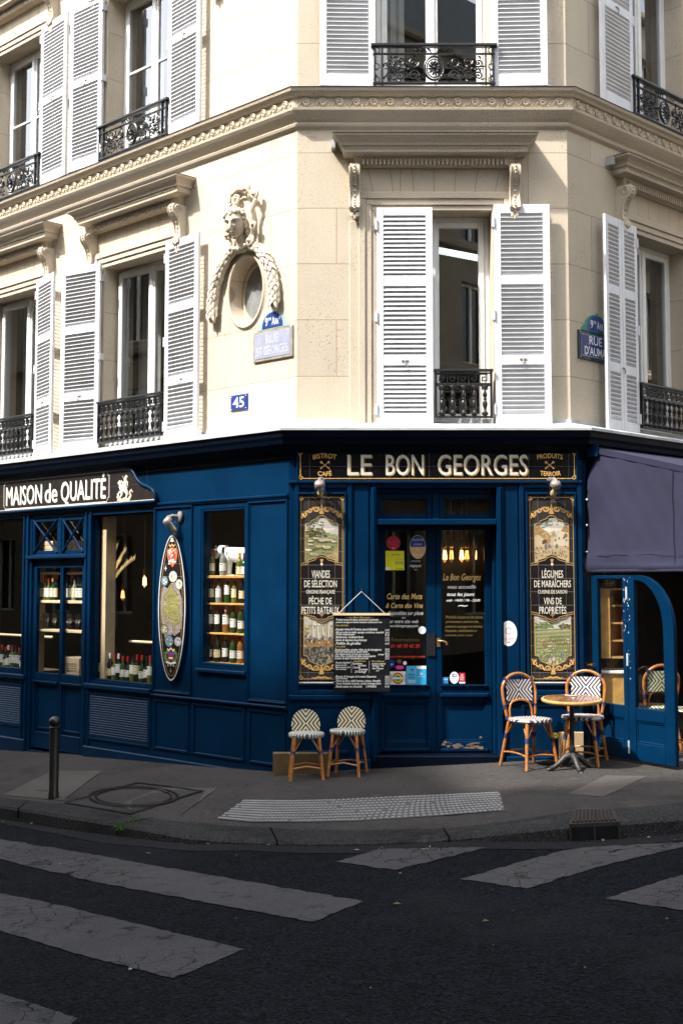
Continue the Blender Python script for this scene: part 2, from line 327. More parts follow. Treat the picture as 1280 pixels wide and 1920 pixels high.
    def build(s, name, mats, parent=None, smooth=False, org=(0, 0, 0), mw=None, bevel=0):
        me = bpy.data.meshes.new(name); o0 = Vector(org)
        me.from_pydata([tuple(Vector(v)-o0) for v in s.v], [], s.f)
        for mm in (mats if isinstance(mats, (list, tuple)) else [mats]): me.materials.append(MATS[mm])
        me.polygons.foreach_set('material_index', s.m)
        if any(c is not None for c in s.c):
            at = me.color_attributes.new('Col', 'FLOAT_COLOR', 'CORNER'); data = []
            for p, c in zip(me.polygons, s.c): data += [*(c or (.01, .01, .01)), 1.0]*p.loop_total
            at.data.foreach_set('color', data)
        me.validate(); me.update()
        import bmesh
        bm = bmesh.new(); bm.from_mesh(me); bmesh.ops.recalc_face_normals(bm, faces=bm.faces); bm.to_mesh(me); bm.free()
        if smooth:
            me.polygons.foreach_set('use_smooth', [True]*len(me.polygons)); me.set_sharp_from_angle(angle=radians(smooth if smooth > 1 else 40))
        o = bpy.data.objects.new(name, me); COL.objects.link(o)
        if mw is not None: o.matrix_local = mw
        if parent is not None: o.parent = parent
        return o
FONTCACHE = {}
def glyphs(sx, shear=0, bold=0):
    k = (sx, shear, bold)
    if k not in FONTCACHE:
        cu = bpy.data.curves.new('t', 'FONT'); cu.body = sx; cu.size = 1; cu.shear = shear; cu.offset = bold; cu.resolution_u = 3
        o = bpy.data.objects.new('t', cu); COL.objects.link(o)
        dg = bpy.context.evaluated_depsgraph_get(); dg.update(); e = o.evaluated_get(dg); me = e.to_mesh()
        FONTCACHE[k] = ([tuple(v.co) for v in me.vertices], [list(p.vertices) for p in me.polygons])
        e.to_mesh_clear(); bpy.data.objects.remove(o); bpy.data.curves.remove(cu)
    return FONTCACHE[k]
CAPH = max(v[1] for v in glyphs('H')[0])
def text(mb, s, x0, x1, zb, h, y, m=0, shear=0, bold=0, arc=None, col=None):
    """flat lettering: capitals h high on baseline zb, stretched to x0..x1; arc=(bend) lifts the middle"""
    vs, fs = glyphs(s, shear, bold)
    if not vs: return
    a = min(v[0] for v in vs); b = max(v[0] for v in vs); k = (x1-x0)/(b-a); out = []
    for v in vs:
        x = x0+(v[0]-a)*k; z = v[1]*h/CAPH; zz = zb+z
        if arc: t = (x-(x0+x1)/2)/((x1-x0)/2); zz += arc*(1-t*t); x += -t*z*arc*2.0/(x1-x0)*-2.0*.5
        out.append((x, y, zz))
    mb.add(out, fs, m, col)
def thing(name, label, cat, mw=None, group=None):
    o = bpy.data.objects.new(name, None); COL.objects.link(o); o.empty_display_size = .1
    if mw is not None: o.matrix_world = mw
    return tag(o, label, cat, group)
def tag(o, label, cat, group=None):
    o['label'] = label; o['category'] = cat
    if group: o['group'] = group
    return o
def struct(o): o['kind'] = 'structure'; return o
def at(F, x, y, z): return FR[F] @ Matrix.Translation((x, y, z))
def copy_tree(root, mw, label, group=None):
    r = root.copy(); COL.objects.link(r); r.matrix_world = mw; r['label'] = label
    if group: r['group'] = group
    for ch in list(root.children):
        c = ch.copy(); COL.objects.link(c); c.parent = r
        for g in list(ch.children):
            d = g.copy(); COL.objects.link(d); d.parent = c
    return r
def sweep(mb, prof, lf=-9.0, rf=7.0, close=True, m=None):
    """moulding profile [(z, out)] carried round both corners of the building, mitred"""
    rows = []
    for z, o in prof:
        k = .41421*o
        pl = FR['L'] @ Vector((lf, -o, z)); pr = FR['R'] @ Vector((rf, -o, z))
        rows.append([pl, Vector((XL-k, -o, z)), Vector((XR+k, -o, z)), pr])
    v = [p for r in rows for p in r]; f = []
    for i in range(len(rows)-1):
        for j in range(3): f.append((i*4+j, i*4+j+1, (i+1)*4+j+1, (i+1)*4+j))
    return mb.add(v, f, m)
def mould(mb, x0, x1, prof, m=None, back=0):
    """profile [(z, out)] along x with returns at both ends"""
    v = []; f = []
    for z, o in prof: v += [(x0-o, back, z), (x0-o, -o, z), (x1+o, -o, z), (x1+o, back, z)]
    k = len(prof)
    for i in range(k-1):
        for j in range(3): f.append((i*4+j, i*4+j+1, i*4+5+j, i*4+4+j))
    f += [(3, 2, 1, 0), (k*4-4, k*4-3, k*4-2, k*4-1)]
    return mb.add(v, f, m)
def panel(mb, x0, x1, z0, z1, y0, y1, holes, m=None):
    """wall of thickness y0..y1 with rectangular openings (x0, x1, z0, z1), reveals included"""
    xs = sorted({x0, x1, *[h[0] for h in holes], *[h[1] for h in holes]}); zs = sorted({z0, z1, *[h[2] for h in holes], *[h[3] for h in holes]})
    xs = [x for x in xs if x0 <= x <= x1]; zs = [z for z in zs if z0 <= z <= z1]
    for a, b in zip(xs, xs[1:]):
        for c, d in zip(zs, zs[1:]):
            cx, cz = (a+b)/2, (c+d)/2
            if any(h[0] < cx < h[1] and h[2] < cz < h[3] for h in holes): continue
            mb.add([(a, y0, c), (b, y0, c), (b, y0, d), (a, y0, d)], [(0, 1, 2, 3)], m); mb.add([(a, y1, c), (b, y1, c), (b, y1, d), (a, y1, d)], [(3, 2, 1, 0)], m)
    for a, b, c, d in holes:
        for p, r in (((a, c), (b, c)), ((b, c), (b, d)), ((b, d), (a, d)), ((a, d), (a, c))):
            mb.add([(p[0], y0, p[1]), (r[0], y0, r[1]), (r[0], y1, r[1]), (p[0], y1, p[1])], [(0, 1, 2, 3)], m)
def spiral(cx, cz, r, turns, a0, d=1, n=16, r1=.15, y=None):
    p = [(cx+r*(1-(1-r1)*i/n)*cos(a0+d*2*pi*turns*i/n), cz+r*(1-(1-r1)*i/n)*sin(a0+d*2*pi*turns*i/n)) for i in range(n+1)]
    return p if y is None else [(a, y, b) for a, b in p]
# ---------------------------------------------------------------- ground: road, footway, kerb
def zs0(x, y): return -.14+.05*(x+.33)-.018*(max(y, -3)+.5)
def zr(x, y): return -.285+.05*max(-12, min(12, x))-.006*(max(-30, min(30, y))+2.5)
def on_road(px, py):
    d = ray(px, py); lo, hi = 2.0, 60.0
    for _ in range(50):
        t = (lo+hi)/2; p = CAMP+d*t
        if p.z > zr(p.x, p.y): lo = t
        else: hi = t
    return CAMP+d*lo
def kerbh(px): return .115 if px < 150 else .115-.085*min(1, (px-150)/300) if px < 800 else min(.115, .03+.085*(px-850)/200 if px > 850 else .03)
def on_kerb(px, py):
    d = ray(px, py); lo, hi = 2.0, 60.0
    for _ in range(50):
        t = (lo+hi)/2; p = CAMP+d*t
        if p.z > zr(p.x, p.y)+kerbh(px): lo = t
        else: hi = t
    return CAMP+d*lo
KO = [(0, 1512), (110, 1529), (220, 1547), (350, 1570), (450, 1577), (560, 1580), (700, 1579), (855, 1571), (960, 1560), (1067, 1549), (1161, 1544), (1280, 1534)]
KI = [(0, 1496), (115, 1508), (265, 1534), (340, 1541), (415, 1548), (560, 1556), (700, 1557), (842, 1554), (950, 1541), (1070, 1523), (1170, 1516), (1280, 1506)]
dirL = Vector((-.7071, .7071, 0)); dirR = Vector((.7071, .7071, 0))
outer = [on_kerb(*p) for p in KO]; inner = [on_kerb(*p) for p in KI]
wo = list(KO)
def ext(line):
    a, b = line[0], line[-1]
    def up(p, h): return Vector((p.x, p.y, zr(p.x, p.y)+h))
    return [up(a+dirL*t, .115) for t in (22, 9, 4, 1.5)]+line+[up(b+dirR*t, .115) for t in (1.5, 4, 9, 22)]
outer, inner = ext(outer), ext(inner)
hs = [.115]*4+[kerbh(p[0]) for p in KO]+[.115]*4
mb = MB()
G = 40
xs = [-70+140*i/G for i in range(G+1)]
mb.add([(x, y, zr(x, y)) for y in xs for x in xs], [(j*(G+1)+i, j*(G+1)+i+1, (j+1)*(G+1)+i+1, (j+1)*(G+1)+i) for j in range(G) for i in range(G)])
# finer part near the kerb so the slope breaks smoothly
struct(mb.build('road', 'asphalt'))
n = len(outer); NW = 8
def wallpt(i):
    t = i/(n-1)
    p = inner[i]
    if i < 4: return Vector((XL, .35, 0))+dirL*(22, 12, 8, 6)[i]
    if i >= n-4: return Vector((XR, .35, 0))+dirR*(6, 8, 12, 22)[i-n+4]
    s = (i-4)/(n-9)
    if s < .42: return Vector((XL, .35, 0))+dirL*(5.2*(1-s/.42))
    if s < .75: return Vector((XL+(XR-XL)*(s-.42)/.33, .35, 0))
    return Vector((XR, .35, 0))+dirR*(5.2*(s-.75)/.25)
rows = []
for i in range(n):
    a = wallpt(i); a.z = zs0(max(-14, min(14, a.x)), a.y) if i not in (0, n-1) else zr(a.x, a.y)+.2
    b = inner[i]; r = []
    for k in range(NW+1):
        t = k/NW; p = a.lerp(b, t)
        pz = zs0(p.x, p.y) if 4 <= i < n-4 else p.z
        p.z = pz*(1-t**2)+b.z*t**2 if 4 <= i < n-4 else p.z
        r.append(p)
    rows.append(r)
mb = MB(); W1 = NW+1
mb.add([p for r in rows for p in r], [(i*W1+k, i*W1+k+1, (i+1)*W1+k+1, (i+1)*W1+k) for i in range(n-1) for k in range(NW)])
walkv, walkf = list(mb.v), list(mb.f)
struct(mb.build('pavement', 'footway', smooth=60))
BV = BVHTree.FromPolygons(walkv, walkf)
def on_walk(px, py):
    h = BV.ray_cast(CAMP, ray(px, py).normalized()); return h[0] if h[0] is not None else on_road(px, py)
def gz(x, y):
    h = BV.ray_cast(Vector((x, y, 5)), Vector((0, 0, -1))); return h[0].z if h[0] is not None else zr(x, y)
mb = MB(); v = []
for i in range(n):
    o, a = outer[i], inner[i]; d = (o-a); d.z = 0; d.normalize()
    v += [a+Vector((0, 0, -.02)), a+Vector((0, 0, .002)), o-d*.035+Vector((0, 0, .002)), o+Vector((0, 0, -.018)), Vector((o.x+d.x*.012, o.y+d.y*.012, zr(o.x, o.y)-.05))]
mb.add(v, [(i*5+k, i*5+k+1, (i+1)*5+k+1, (i+1)*5+k) for i in range(n-1) for k in range(4)])
struct(mb.build('kerb', 'granite', smooth=35))
# dark joints between the kerb stones
mb = MB()
for px in (36, 222, 520, 842):
    for a, b in zip(range(len(KO)-1), range(1, len(KO))):
        if KO[a][0] <= px <= KO[b][0]:
            t = (px-KO[a][0])/(KO[b][0]-KO[a][0]); o = outer[a+4].lerp(outer[b+4], t); i2 = inner[a+4].lerp(inner[b+4], t); i2 = i2+(Vector((0.1, 0, 0)) if px < 300 else Vector((0, 0, 0)))
            d = (o-i2); d.z = 0; d.normalize(); sd = Vector((-d.y, d.x, 0))*.007
            p1 = o+d*.016+Vector((0, 0, -.08)); p2 = o+Vector((0, 0, -.012))+d*.004; p3 = o-d*.03+Vector((0, 0, .006)); p4 = i2+Vector((0, 0, .006))
            for e, g in ((p1, p2), (p2, p3), (p3, p4)): mb.add([e-sd, e+sd, g+sd, g-sd], [(0, 1, 2, 3)])
struct(mb.build('kerb_joint', 'joint_dark'))
# smooth gutter band along the kerb
mb = MB(); v = []
for i in range(n):
    o, a = outer[i], inner[i]; d = (o-a); d.z = 0; d.normalize()
    for t in (.0, .28): p = o+d*t; v.append((p.x, p.y, zr(p.x, p.y)+.004))
mb.add(v, [(2*i, 2*i+1, 2*i+3, 2*i+2) for i in range(n-1)])
struct(mb.build('gutter', 'gutter'))
def road_poly(name, pts, mat, h=.0055, fn=on_road):
    mb = MB(); p = [fn(*a) for a in pts]; cx = sum((x for x in p), Vector())/len(p); k = len(p)
    mb.add([(x.x, x.y, x.z+h) for x in p], [list(range(k))])
    return struct(mb.build(name, mat))
def densify(pts, jit=2.2, step=11):
    out = []
    for (a, b), (c, d) in zip(pts, pts[1:]+pts[:1]):
        L = math.hypot(c-a, d-b); k = max(1, int(L/step))
        for i in range(k): out.append((a+(c-a)*i/k+(random.uniform(-jit, jit) if i else 0), b+(d-b)*i/k+(random.uniform(-jit, jit)*.5 if i else 0)))
    return out
for pts in ([(-260, 1538), (0, 1575), (165, 1602), (320, 1630), (640, 1685), (680, 1692), (585, 1731), (350, 1687), (185, 1657), (30, 1620), (0, 1612), (-260, 1566)],
            [(-260, 1626), (0, 1677), (115, 1700), (457, 1782), (325, 1837), (140, 1790), (0, 1747), (-260, 1678)],
            [(-260, 1786), (0, 1865), (145, 1912), (95, 1960), (-60, 1960), (-260, 1890)],
            [(628, 1617), (715, 1594), (915, 1590), (740, 1633)],
            [(861, 1650), (987, 1668), (1122, 1627), (1280, 1590), (1430, 1560), (1380, 1560), (1280, 1581), (1094, 1591), (1055, 1597)],
            [(1134, 1687), (1201, 1666), (1280, 1642), (1480, 1592), (1520, 1630), (1280, 1709)]):
    road_poly('crosswalk_stripe', densify(pts), 'marking')
# lighter mortar repairs; the far left patch is reflected sunlight painted as pale colour
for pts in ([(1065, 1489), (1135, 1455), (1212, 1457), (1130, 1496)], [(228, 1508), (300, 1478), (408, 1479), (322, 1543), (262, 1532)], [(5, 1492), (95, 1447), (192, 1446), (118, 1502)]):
    road_poly('repair_and_sun_patch', densify(pts, 1.2, 18), 'footway_repair_and_sun', .005, on_walk)
# tactile paving
mb = MB()
up = [(457, 1501), (540, 1502), (630, 1500), (749, 1494), (850, 1490), (936, 1486)]; lo = [(407, 1537), (470, 1543), (570, 1543), (667, 1541), (824, 1531), (946, 1521)]
U = [on_walk(*p) for p in up]; D = [on_walk(*p) for p in lo]
def lerpline(P, t):
    t *= len(P)-1; i = min(len(P)-2, int(t)); return P[i].lerp(P[i+1], t-i)
NT = 66; NR = 9
for i in range(len(U)-1): mb.add([U[i]+Vector((0, 0, .006)), U[i+1]+Vector((0, 0, .006)), D[i+1]+Vector((0, 0, .006)), D[i]+Vector((0, 0, .006))], [(0, 1, 2, 3)], 1)
for i in range(NT):
    for j in range(NR):
        t = (i+.5+(.5 if j % 2 else 0))/(NT+.5); a = lerpline(U, t); b = lerpline(D, t); p = a.lerp(b, (j+.5)/NR)
        if random.random() < .012: continue
        r = .019; vs = [(p.x+r*cos(2*pi*k/8), p.y+r*sin(2*pi*k/8), p.z+.0065) for k in range(8)]+[(p.x+r*.6*cos(2*pi*k/8), p.y+r*.6*sin(2*pi*k/8), p.z+.013) for k in range(8)]
        mb.add(vs, [(k, (k+1) % 8, 8+(k+1) % 8, 8+k) for k in range(8)]+[tuple(range(8, 16))], 0)
ground('tactile_base', (.065, .065, .066), (.105, .105, .105), 140, bstr=.3)
tag(mb.build('tactile_paving', ['tactile', 'tactile_base']), 'pale studded tactile paving strip set in the pavement before the crossing', 'paving')
# manhole
mb = MB(); c = on_walk(250, 1495)
t1 = thing('manhole_cover', 'round iron manhole cover in a square surround set flush in the pavement', 'manhole', Matrix.Translation(c))
def ringpts(px, py, rx, ry, k=36): return [on_walk(px+rx*cos(2*pi*i/k), py+ry*sin(2*pi*i/k)) for i in range(k)]
R1 = ringpts(250, 1495, 85, 19.5); R2 = ringpts(250, 1495, 80, 18.2); R3 = ringpts(250, 1495, 73, 16.4); R4 = ringpts(250, 1495, 69, 15.3)
for A, B in ((R1, R2), (R3, R4)):
    k = len(A); mb.add([p+Vector((0, 0, .009)) for p in A+B], [(i, (i+1) % k, k+(i+1) % k, k+i) for i in range(k)])
mb.build('cover_ring', 'gutter', t1, org=c)
mb = MB(); sq = [on_walk(*p) for p in ((118, 1507), (258, 1468), (382, 1484), (245, 1529))]; sq2 = [on_walk(*p) for p in ((125, 1506), (258, 1470), (374, 1484), (244, 1526))]
mb.add([p+Vector((0, 0, .008)) for p in sq+sq2], [(i, (i+1) % 4, 4+(i+1) % 4, 4+i) for i in range(4)]); mb.build('surround', 'gutter', t1, org=c)
# drain
a, b2 = on_kerb(1067, 1549), on_kerb(1161, 1544); a2, b3 = on_kerb(1072, 1522), on_kerb(1152, 1522)
t1 = thing('drain_grate', 'rusty cast iron gully grate let into the kerb', 'drain', Matrix.Translation((a+b2)/2))
mb = MB(); Z = Vector((0, 0, .012)); P = [a+Z, b2+Z, b3+Z, a2+Z]
mb.add(P+[p-Vector((0, 0, .03)) for p in P], [(0, 1, 2, 3), (4, 5, 1, 0), (5, 6, 2, 1), (6, 7, 3, 2), (7, 4, 0, 3)])
for i in range(1, 12):
    s, e = P[0].lerp(P[1], i/12), P[3].lerp(P[2], i/12); mb.tube([s.lerp(e, .06)+Vector((0, 0, .004)), s.lerp(e, .94)+Vector((0, 0, .004))], .011, 6)
mb.build('grate', 'rust', t1, org=(a+b2)/2)
mb = MB(); d = (a+b2)/2-(a2+b3)/2; d.z = 0; d.normalize(); d *= .02
p = [a+d, b2+d]; zz = [zr(x.x, x.y) for x in p]
mb.add([(p[0].x, p[0].y, p[0].z-.012), (p[1].x, p[1].y, p[1].z-.012), (p[1].x, p[1].y, zz[1]+.012), (p[0].x, p[0].y, zz[0]+.012)], [(0, 1, 2, 3)], 0)
for f_ in (0, .48, .97):
    s = p[0].lerp(p[1], f_); e = p[0].lerp(p[1], f_+.04); d2 = d*.6
    mb.add([(s.x+d2.x, s.y+d2.y, s.z), (e.x+d2.x, e.y+d2.y, e.z), (e.x+d2.x, e.y+d2.y, zz[0]), (s.x+d2.x, s.y+d2.y, zz[0])], [(0, 1, 2, 3)], 1)
mb.build('gully_mouth', ['slate', 'rust'], t1, org=(a+b2)/2)
road_poly('gutter_repair', densify([(1058, 1568), (1090, 1562), (1150, 1562), (1165, 1566), (1110, 1573)], 2, 14), 'granite', .012)
# weeds in the kerb joint
mb = MB(); c = on_kerb(224, 1548)
for i in range(150):
    t = random.random(); p = on_kerb(224+random.gauss(0, 5)+34*t*(t > .5), 1556-22*t)
    h = random.uniform(.015, .05); a = random.uniform(0, 6.28); L = .02
    mb.add([(p.x-.003, p.y, p.z-.01), (p.x+.003, p.y, p.z-.01), (p.x+cos(a)*L, p.y+sin(a)*L-.01, p.z+h)], [(0, 1, 2)])
o = mb.build('moss_tuft', 'moss'); tag(o, 'small green weed tuft growing in a kerb joint', 'weed')

mb = MB()
for i in range(60):
    px = random.uniform(-40, 1300); e = random.random()
    p = on_road(px, random.uniform(1588, 1900)) if e < .35 else on_kerb(px, 0) if False else on_road(px, {0: 1541, 1: 1580, 2: 1590, 3: 1572}[min(3, max(0, int((px+40)/335)))]+random.uniform(0, 9))
    a = random.uniform(0, 6.28); L_ = random.uniform(.008, .028); c, s_ = cos(a)*L_, sin(a)*L_
    mb.add([(p.x-c, p.y-s_, p.z+.010), (p.x+s_*.5, p.y-c*.5, p.z+.012+random.uniform(0, .01)), (p.x+c, p.y+s_, p.z+.010), (p.x-s_*.5, p.y+c*.5, p.z+.012)], [(0, 1, 2, 3)], random.choice((0, 0, 1, 2)))
o = mb.build('litter', ['leaf_dry', 'paper_bit', 'moss']); tag(o, 'scraps of dry leaf and paper scattered along the gutter', 'litter'); o['kind'] = 'stuff'
# ---------------------------------------------------------------- corner building
B = thing('corner_building', 'cream stone corner building with white louvred shutters above a blue shopfront', 'building', Matrix())
OPEN = {'L': [(-3.41, -2.12, 3.30, 5.53), (-6.12, -4.83, 3.30, 5.53), (-3.41, -2.12, 6.83, 8.93), (-6.12, -4.83, 6.83, 8.93)],
        'C': [(.365, 1.55, 3.30, 5.54), (.365, 1.55, 6.83, 8.93)], 'R': [(1.17, 2.36, 3.30, 5.54), (1.17, 2.36, 6.83, 8.93)]}
OCX, OCA, OCB = -.79, .275, .375; OCZ = (4.83, 8.53)
ZTOP = 17.5
for F, x0, x1, mat in (('L', -9, 0, 'stone_left'), ('C', XL, XR, 'stone_front'), ('R', 0, 7, 'stone_right')):
    mb = MB(); holes = list(OPEN[F])
    if F == 'L': holes += [(OCX-.36, OCX+.36, z-.46, z+.46) for z in OCZ]
    panel(mb, x0, x1, 3.05, ZTOP, 0, .42, holes)
    if F == 'L':
        for zc in OCZ:
            N = 48; rect = []; el = []; eb = []
            for i in range(N):
                a = 2*pi*i/N; cx, sz = cos(a), sin(a); k = min(.36/abs(cx) if abs(cx) > 1e-6 else 9, .46/abs(sz) if abs(sz) > 1e-6 else 9)
                rect.append((OCX+k*cx, 0, zc+k*sz)); el.append((OCX+OCA*cx, 0, zc+OCB*sz)); eb.append((OCX+OCA*.93*cx, .15, zc+OCB*.93*sz))
            mb.add(rect+el+eb, [(i, (i+1) % N, N+(i+1) % N, N+i) for i in range(N)]+[(N+i, N+(i+1) % N, 2*N+(i+1) % N, 2*N+i) for i in range(N)])
            eb2 = [(OCX+(x-OCX)*.86, .15, zc+(z-zc)*.86) for x, y, z in eb]
            mb.add(eb+eb2+[(x, .19, z) for x, y, z in eb2], [(i, (i+1) % N, N+(i+1) % N, N+i) for i in range(N)]+[(N+i, N+(i+1) % N, 2*N+(i+1) % N, 2*N+i) for i in range(N)])
    o = mb.build('facade_wall', mat, B, mw=FR[F])
# rooms behind the windows, floors, roof and back walls (close the shell)
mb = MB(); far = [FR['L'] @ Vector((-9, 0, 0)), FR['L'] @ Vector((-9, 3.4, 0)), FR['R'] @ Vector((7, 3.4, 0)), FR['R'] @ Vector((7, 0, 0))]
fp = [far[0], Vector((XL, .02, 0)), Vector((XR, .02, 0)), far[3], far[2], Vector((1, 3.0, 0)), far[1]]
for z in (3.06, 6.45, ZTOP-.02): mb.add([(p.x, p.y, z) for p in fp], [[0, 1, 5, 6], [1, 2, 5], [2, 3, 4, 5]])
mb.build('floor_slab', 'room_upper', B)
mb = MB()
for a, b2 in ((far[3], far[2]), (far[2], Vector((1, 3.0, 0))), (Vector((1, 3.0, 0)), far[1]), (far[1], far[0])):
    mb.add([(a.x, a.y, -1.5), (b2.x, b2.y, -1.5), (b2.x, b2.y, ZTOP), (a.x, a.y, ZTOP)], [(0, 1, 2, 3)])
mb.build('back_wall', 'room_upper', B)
# string course between the floors
mb = MB()
sweep(mb, [(6.40, .0), (6.43, .035), (6.455, .045), (6.47, .03), (6.50, .06), (6.545, .095), (6.575, .115), (6.60, .12), (6.605, .085), (6.715, .085), (6.72, .115), (6.745, .13), (6.765, .155), (6.795, .165)])
sweep(mb, [(6.802, .0), (6.795, .165)]); mb.build('string_course', 'stone_plain', B)
mb = MB(); sweep(mb, [(6.795, .168), (6.803, .172), (6.812, .0)]); mb.build('zinc_capping', 'dark_zinc', B)
for F, x0, x1 in (('L', -6.6, .0), ('C', XL, XR), ('R', .0, 4.0)):
    mb = MB(); U_ = .165; k = int((x1-x0)/U_); st = (x1-x0)/k
    for i in range(k):
        c = x0+(i+.5)*st
        mb.tube(spiral(c, 6.66, .042, 1.6, pi*.9, -1, 13, .12, -.096), .0135, 5)
        mb.tube([(c-.041, -.092, 6.672), (c-.06, -.092, 6.645), (c-.085, -.092, 6.622)], [.010, .009, .005], 5)
        mb.tube([(c+.03, -.09, 6.628), (c+.06, -.09, 6.622), (c+.085, -.09, 6.652)], [.005, .011, .004], 5)
    mb.box(x0+.02, x1-.02, -.095, -.085, 6.606, 6.614); mb.build('wave_frieze', 'stone_carved', B, mw=FR[F])
# shutters
def shutter(F, x0, x1, z0, z1, ang=0, hinge='L', out=.05, rails=(.3, .68), sides=1, turn=-1):
    """louvred shutter, hinged at x0 or x1, swung `ang` degrees off the wall"""
    ang += random.uniform(-.5, .9); wd = x1-x0; T = .034; hx = x0 if hinge == 'L' else x1
    mw = FR[F] @ Matrix.Translation((hx, -out, 0)) @ Matrix.Rotation(radians(-ang if hinge == 'L' else ang), 4, 'Z')
    a, b = (0, wd) if hinge == 'L' else (-wd, 0)
    s = .072 if sides == 1 else .062; mb = MB()
    leaves = [(a, b)] if sides == 1 else [(a, (a+b)/2-.0015), ((a+b)/2+.0015, b)]
    sm = MB()
    for (p, r) in leaves:
        mb.bev(p, p+s, -T, 0, z0, z1, .004); mb.bev(r-s, r, -T, 0, z0, z1, .004)
        mb.bev(p+s, r-s, -T+.002, -.002, z1-.085, z1, .004); mb.bev(p+s, r-s, -T+.002, -.002, z0, z0+.13, .004)
        cuts = [z0+.13]+[z0+(z1-z0)*k for k in rails]+[z1-.085]
        for k in rails: mb.bev(p+s, r-s, -T+.002, -.002, z0+(z1-z0)*k-.045, z0+(z1-z0)*k+.045, .003)
        for i in range(len(cuts)-1):
            lo_ = cuts[i]+(.045 if i else 0); hi_ = cuts[i+1]-(.045 if i < len(cuts)-2 else 0); k = max(1, round((hi_-lo_)/.0475))
            for j in range(k):
                zc = lo_+(j+.5)*(hi_-lo_)/k; dy, dz, th = .0155, .0215*turn, .0042
                sm.add([(x, y, z) for x in (p+s-.004, r-s+.004) for y, z in ((-T/2-dy, zc-dz-th), (-T/2-dy, zc-dz+th), (-T/2+dy, zc+dz+th), (-T/2+dy, zc+dz-th))],
                       [(0, 1, 2, 3), (7, 6, 5, 4), (0, 4, 5, 1), (1, 5, 6, 2), (2, 6, 7, 3), (3, 7, 4, 0)])
    f = mb.build('shutter', 'white_paint', B, mw=mw); sm.build('slats', 'white_paint', f)
    hb = MB()
    hxx = 0
    for zf in (.08, .5, .92):
        zc = z0+(z1-z0)*zf; hb.box(hxx-.018, hxx+.018, -T-.006, .03, zc-.04, zc+.04); hb.tube([(hxx, -T-.008, zc-.055), (hxx, -T-.008, zc+.055)], .009, 8)
    hb.build('hinge', 'white_paint', f)
    lb = MB(); zc = z0+(z1-z0)*rails[0]; m_ = (a+b)/2
    lb.box(m_-.035, m_+.035, -T-.004, -T+.004, zc-.004, zc+.010, 0); lb.tube([(m_, -T-.006, zc+.01), (m_+.006, -T-.02, zc-.03), (m_, -T-.012, zc-.06)], .006, 6, 0)
    lb.build('latch', 'chrome', f)
Z1, Z2 = (3.285, 5.585), (6.835, 8.97); R1_, R2_ = (.30, .66), (.52,)
shutter('C', .360, .935, 3.275, 5.555, 0, 'L', .045, R1_, 1, 1); shutter('C', 1.562, 2.135, 3.285, 5.585, 2, 'L', .05, R1_)
shutter('C', -.225, .352, *Z2, 2, 'R', .05, R2_); shutter('C', 1.556, 2.135, *Z2, 2, 'L', .05, R2_)
shutter('L', -4.065, -3.415, *Z1, 12, 'R', .05, R1_); shutter('L', -2.112, -1.468, *Z1, 3, 'L', .05, R1_)
shutter('L', -4.825, -4.18, *Z1, 14, 'L', .05, R1_)
shutter('L', -4.07, -3.425, *Z2, 3, 'R', .06, R2_); shutter('L', -2.105, -1.465, *Z2, 3, 'L', .05, R2_); shutter('L', -4.825, -4.16, *Z2, 3, 'L', .05, R2_)
shutter('R', .46, 1.165, *Z1, 5, 'R', .05, R1_, 2); shutter('R', .50, 1.165, *Z2, 3, 'R', .05, R2_)
# windows
def window(F, x0, x1, z0, z1, bars=(), tilt=0, depth=.23):
    ox = (x0+x1)/2; mb = MB(); D = depth
    mb.frm(x0, x1, z0, z1, .055, D, D+.07, .006)
    w_ = mb.build('window', 'white_frame', B, mw=FR[F])
    for a, b, s in ((x0+.056, ox-.001, 0), (ox+.001, x1-.056, 1)):
        c = MB(); c.frm(a, b, z0+.056, z1-.056, .062, D-.012, D+.04, .006, wb=.10)
        for t in bars:
            zc = z0+(z1-z0)*t; c.bev(a+.062, b-.062, D-.006, D+.02, zc-.016, zc+.016, .005)
        if s == 0: c.bev(ox-.035, ox+.03, D-.03, D-.0125, z0+.057, z1-.057, .008)
        mwl = Matrix()
        if tilt and s == 0: mwl = Matrix.Translation((b, D+.02, 0)) @ Matrix.Rotation(radians(tilt), 4, 'Z') @ Matrix.Translation((-b, -D-.02, 0))
        cs = c.build('casement', 'white_frame', w_, mw=mwl)
        p = MB(); p.poly([(a+.06, z0+.15), (b-.06, z0+.15), (b-.06, z1-.115), (a+.06, z1-.115)], D+.012)
        pn = p.build('pane', 'window_glass', w_, mw=mwl)
    cu = MB(); cu.add([(x, D+.35+.025*sin(i*1.9), z) for z in (z0, z1) for i, x in enumerate([x0-.1+.42*j/14 for j in range(15)])], [(j, j+1, 16+j, 15+j) for j in range(14)])
    cu.build('curtain', 'curtain', w_, smooth=1)
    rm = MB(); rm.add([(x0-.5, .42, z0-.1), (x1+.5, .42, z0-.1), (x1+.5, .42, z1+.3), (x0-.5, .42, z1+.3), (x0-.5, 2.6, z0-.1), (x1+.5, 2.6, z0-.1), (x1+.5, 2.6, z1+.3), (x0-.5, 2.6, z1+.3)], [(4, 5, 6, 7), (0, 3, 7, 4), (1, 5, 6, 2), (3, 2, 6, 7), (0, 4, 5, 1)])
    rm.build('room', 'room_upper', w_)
for F in 'LCR':
    for i, (a, b, c, d) in enumerate(OPEN[F]): window(F, a, b, c, d, () if c < 5 else ((.14, .55) if F == 'L' else ()), 7 if (F == 'L' and c < 5) else 0)
